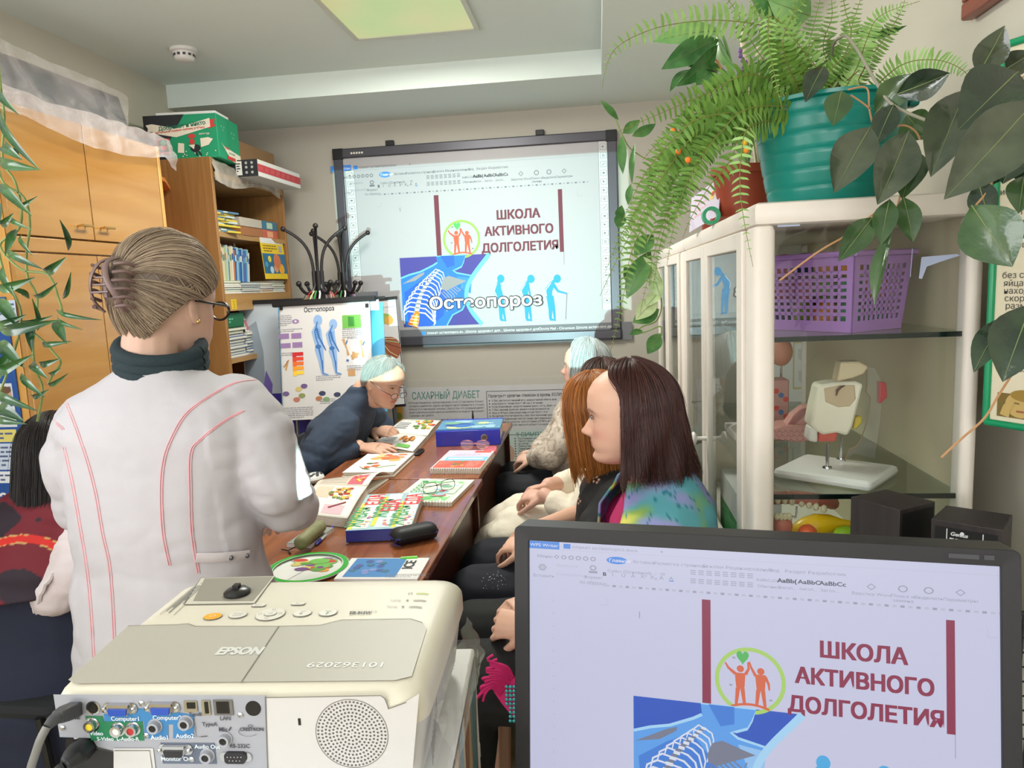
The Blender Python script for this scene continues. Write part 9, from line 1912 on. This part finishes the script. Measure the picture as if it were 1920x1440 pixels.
def blouse(p, X, Y, zs, el, wrists, m, name, t=.66, amp=.006, col=None, vox=.006, fat=1.0, skirt=.44):
 b = MB(); trunk(b, [(X+.0, Y, skirt, .155*fat, .20*fat), (X+.01, Y, .62, .14*fat, .185*fat), (X+.01, Y, .76, .13*fat, .18*fat), (X+.01, Y, zs-.05, .115*fat, .19*fat), (X+.005, Y, zs, .085*fat, .15), (X, Y, zs+.035, .06, .075), (X-.005, Y, zs+.05, .056, .06)], math.pi)
 for k, s_ in enumerate((-1, 1)):
  e, w = Vector(el[k]), Vector(wrists[k]); c = [((X, Y+s_*.155, zs-.045), .070), (tuple(V(X, Y+s_*.17, zs-.03).lerp(e, .5)), .066)]
  if t > 0: c += [(tuple(e), .060), (tuple(e.lerp(w, t)), .046)]
  limb(b, c)
 return flesh(b, name, p, m, vox, 4, folds(amp, 9, Y*3), col)
# farthest: white haired woman in the beige lace sweater
wv = [(-.30, 3.08, .67), (-.30, 3.22, .67)]
pd, MD, el = sitter('white haired woman in a beige lace sweater sitting farthest back on the right', 3.19, -.10, (-.085, 3.19, .945), .215, math.radians(170), -.12, (206, 166, 148), None, .90, wv, .8, 1.0)
def lace(x, y, z): n = noise.cell(V(x*26, y*26, z*30)); k = abs(noise.noise(V(x*38, y*38, z*38))); return (150, 136, 122) if k < .10 else (196, 184, 172) if n > .4 else (180, 166, 154)
blouse(pd, -.10, 3.19, .90, el, wv, attr_mat('lace_beige', .85, .4, 300), 'lace_sweater', .85, .006, lace, fat=1.12); lap(pd, [(-.11, 3.1, .52), (-.11, 3.28, .52)], [(-.42, 3.09, .53), (-.42, 3.28, .53)], [(-.44, 3.09, .1), (-.44, 3.28, .1)], tr_); shoes(pd, [(-.44, 3.09, .04), (-.44, 3.28, .04)], (-1, 0, 0))
hair(MD, pd, hairmat('hair_white', (160, 166, 166), (200, 206, 206), .6), falling(1.15, .28, .98, .2, .75, 1.10, 1.6), 3000, .0008, 10, True, 11, (.1, math.pi), .05)
# dark haired woman in the cream cardigan
wv = [(-.20, 2.36, .715), (-.20, 2.54, .70)]
pe, ME, el = sitter('dark haired woman in a cream knitted cardigan, mostly hidden in the row on the right', 2.52, .03, (.0, 2.50, .925), .215, math.radians(172), .0, (206, 160, 142), (70, 50, 44), .86, wv, .75)
crm2 = mat('knit_cream', (222, 212, 196), rough=0.9, bump=0.7, bscale=170); blouse(pe, .03, 2.52, .86, el, wv, crm2, 'cardigan', .60, .007, fat=1.08)
b = MB(); limb(b, [((-.02, 2.42, .55), .125), ((-.30, 2.41, .555), .105), ((-.37, 2.41, .52), .09)]); limb(b, [((-.02, 2.60, .55), .12), ((-.30, 2.60, .55), .10), ((-.37, 2.60, .52), .09)]); limb(b, [((-.33, 2.36, .56), .075), ((-.35, 2.36, .46), .06)]); flesh(b, 'cardigan_skirt', pe, crm2, .007, 4, folds(.008, 10))
def chk(x, y, z): return (40, 40, 46) if (int(math.floor(y*90))+int(math.floor(z*90))+int(math.floor(x*90))) % 2 else (206, 204, 200)
b = MB(); [limb(b, [((-.30, y, .50), .10), ((-.385, y, .47), .095), ((-.40, y, .40), .09)]) for y in (2.41, 2.60)]; flesh(b, 'checked_skirt', pe, attr_mat('check_cloth', .8), .005, 3, None, chk)
shoes(pe, [(-.40, 2.43, .04), (-.40, 2.61, .04)], (-1, 0, 0)); hair(ME, pe, hairmat('hair_brown', (52, 34, 32), (96, 66, 58), .4), falling(1.0, .10, 1.04, .3, .8, 1.10), 2400, .0008, 10, True, 13, (0, math.pi), .04)
# ginger woman in the black cut-work blouse
wv = [(-.21, 1.93, .70), (-.20, 2.10, .69)]
pf_, MF, el = sitter('ginger haired woman in a black short sleeved cut-work blouse, second from us on the right', 2.06, .045, (-.005, 2.06, .935), .218, math.radians(165), .12, (218, 170, 146), (120, 80, 54), .875, wv, .7)
blk3 = mat('blouse_black', (20, 20, 24), rough=0.75); _, bvF = blouse(pf_, .045, 2.06, .875, el, wv, blk3, 'blouse', 0, .005, fat=1.08)
b = MB().use(mat('cutwork_skin', (206, 158, 136), rough=0.6))
for cx, cy, k in ((1105, 884, 10), (1072, 912, 8), (1118, 900, 7), (1084, 940, 6), (1098, 873, 6)):
 for i in range(5):
  a = i*1.257; p = hit(bvF, cx+k*.75*math.cos(a), cy+k*.75*math.sin(a), .0012)
  if p: b.ell(tuple(p), (.0052*k/9, .003, .0058*k/9), 6, 4)
b.build('cutwork_openings', pf_, smooth=True); sp_ = mat('trousers_navy', (24, 26, 36), rough=0.85)
o, bvL = lap(pf_, [(.0, 1.95, .53), (.0, 2.15, .53)], [(-.36, 1.93, .54), (-.36, 2.17, .53)], [(-.38, 1.93, .1), (-.38, 2.17, .1)], sp_, (.125, .10, .08), 'skirt'); b = MB().use(mat('spangle', (190, 196, 206), rough=0.2, metal=0.6)); rr = random.Random(6)
for i in range(34):
 p = hit(bvL, rr.gauss(927, 14), rr.gauss(1087, 9), .0006)
 if p: b.ell(tuple(p), (.0012, .0012, .0012), 5, 4)
b.build('spangles', o, smooth=True); shoes(pf_, [(-.38, 1.93, .04), (-.38, 2.17, .04)], (-1, 0, 0))
hair(MF, pf_, hairmat('hair_ginger', (120, 62, 26), (206, 134, 66), .35), falling(.80, -.22, 1.0, .1, .7, 1.08, 1.55, .03), 3800, .0007, 12, True, 17, (0, math.pi), .03)
# nearest: auburn woman in the turquoise shawl
wv = [(-.175, 1.49, .680), (-.16, 1.64, .68)]
pg_, MG, el = sitter('auburn haired woman in a turquoise and green shawl, nearest to us on the right', 1.63, .115, (.062, 1.62, 1.012), .222, math.radians(176), .02, (218, 172, 150), (110, 74, 60), .93, wv, .75, .5, .0034, ((-.5, -.7, .6), (-.5, -.2, 1)))
mag = mat('knit_magenta', (176, 30, 96), rough=0.85, bump=0.4, bscale=400); blouse(pg_, .115, 1.63, .915, el, wv, mag, 'magenta_top', .80, .004)
def shc(x, y, z):
 n = noise.noise(V(x*14, y*14, z*15)); m_ = noise.noise(V(x*16+5, y*16, z*18)); d = abs(noise.noise(V(x*22+2, y*22, z*24)))
 c = np.array((92, 166, 180.)); c = c+(np.array((140, 178, 84.))-c)*min(1, max(0, n*3)); c = c+(np.array((150, 150, 206.))-c)*min(1, max(0, m_*2.2)); c = c+(np.array((214, 206, 96.))-c)*min(1, max(0, n-.3)*4)
 return np.array((34, 120, 140.)) if d < .03 and m_ > -.1 else c
def shawl(u, v):
 a = math.radians(lerp(50, 332, u)); z = lerp(.995, .56, v); w = interp(v, [(0, .082), (.07, .115), (.13, .19), (.22, .238), (.5, .255), (1, .255)]); d = interp(v, [(0, .082), (.10, .10), (.22, .135), (.5, .150), (1, .155)]); f = 1+.05*math.sin(a*7+v*5)*v+.03*math.sin(a*17+v*3)*v
 return (.105-d*f*math.cos(a)+.0, 1.63-w*f*math.sin(a)*(-1 if False else 1), z-.03*math.cos(a)*(1-v))
b = MB().grid(shawl, 150, 84); b.col = [(*lin(shc(*p)), 1) for p in b.v]; b.build('shawl', pg_, attr_mat('shawl_cloth', .75, .2, 300), smooth=True, angle=180, solid=.006)
lap(pg_, [(.08, 1.54, .53), (.08, 1.73, .53)], [(-.34, 1.52, .53), (-.34, 1.74, .53)], [(-.36, 1.52, .1), (-.36, 1.74, .1)], mat('trousers_black', (18, 18, 20), rough=0.8), (.115, .09, .07)); shoes(pg_, [(-.36, 1.52, .04), (-.36, 1.74, .04)], (-1, 0, 0))
b = MB().use(mat('fringe_pink', (206, 34, 112), rough=0.7)); Y5 = 1.40
for i in range(13):
 t = i/12; r0 = at(962-2*i, 1268+3*i, Y=Y5); b.tube(spline([r0, at(lerp(950, 922, t), lerp(1250, 1290, t), Y=Y5-.01), at(lerp(915, 897, t)+6*(i % 3), lerp(1238, 1305, t), Y=Y5-.015), at(lerp(925, 893, t)+10*(i % 2), lerp(1228, 1322, t), Y=Y5-.01)], 4), .0028, 6)
b.add([tuple(at(x, y, Y=Y5)) for x, y in ((925, 1296), (950, 1280), (975, 1262), (975, 1360), (958, 1340), (940, 1318))], [(0, 1, 2, 3, 4, 5)]); fr_ = b.build('shawl_fringe', pg_, smooth=True)
b = MB().use(mat('sequin_teal', (70, 170, 176), rough=0.2, metal=0.5))
for i in range(9):
 for j in range(4):
  x, y = 950+7*j, 1288+8*i
  if x > 943+i*1.6: b.ell(tuple(at(x, y, Y=Y5-.004)), (.004, .0015, .004), 8, 4)
b.build('sequins', fr_, smooth=True)
hair(MG, pg_, hairmat('hair_auburn', (46, 24, 24), (86, 48, 42), .33), falling(1.44, -.05, 1.20, .0, .66, 1.06, 1.55, .06), 9000, .0006, 14, True, 19, (0, math.pi), .022)
for x, y in ((-.05, 3.19), (.01, 2.52), (.015, 2.06), (.03, 1.63)): visitor_chair((x, y), math.pi, 'black visitor chair in the right row under a seated woman')
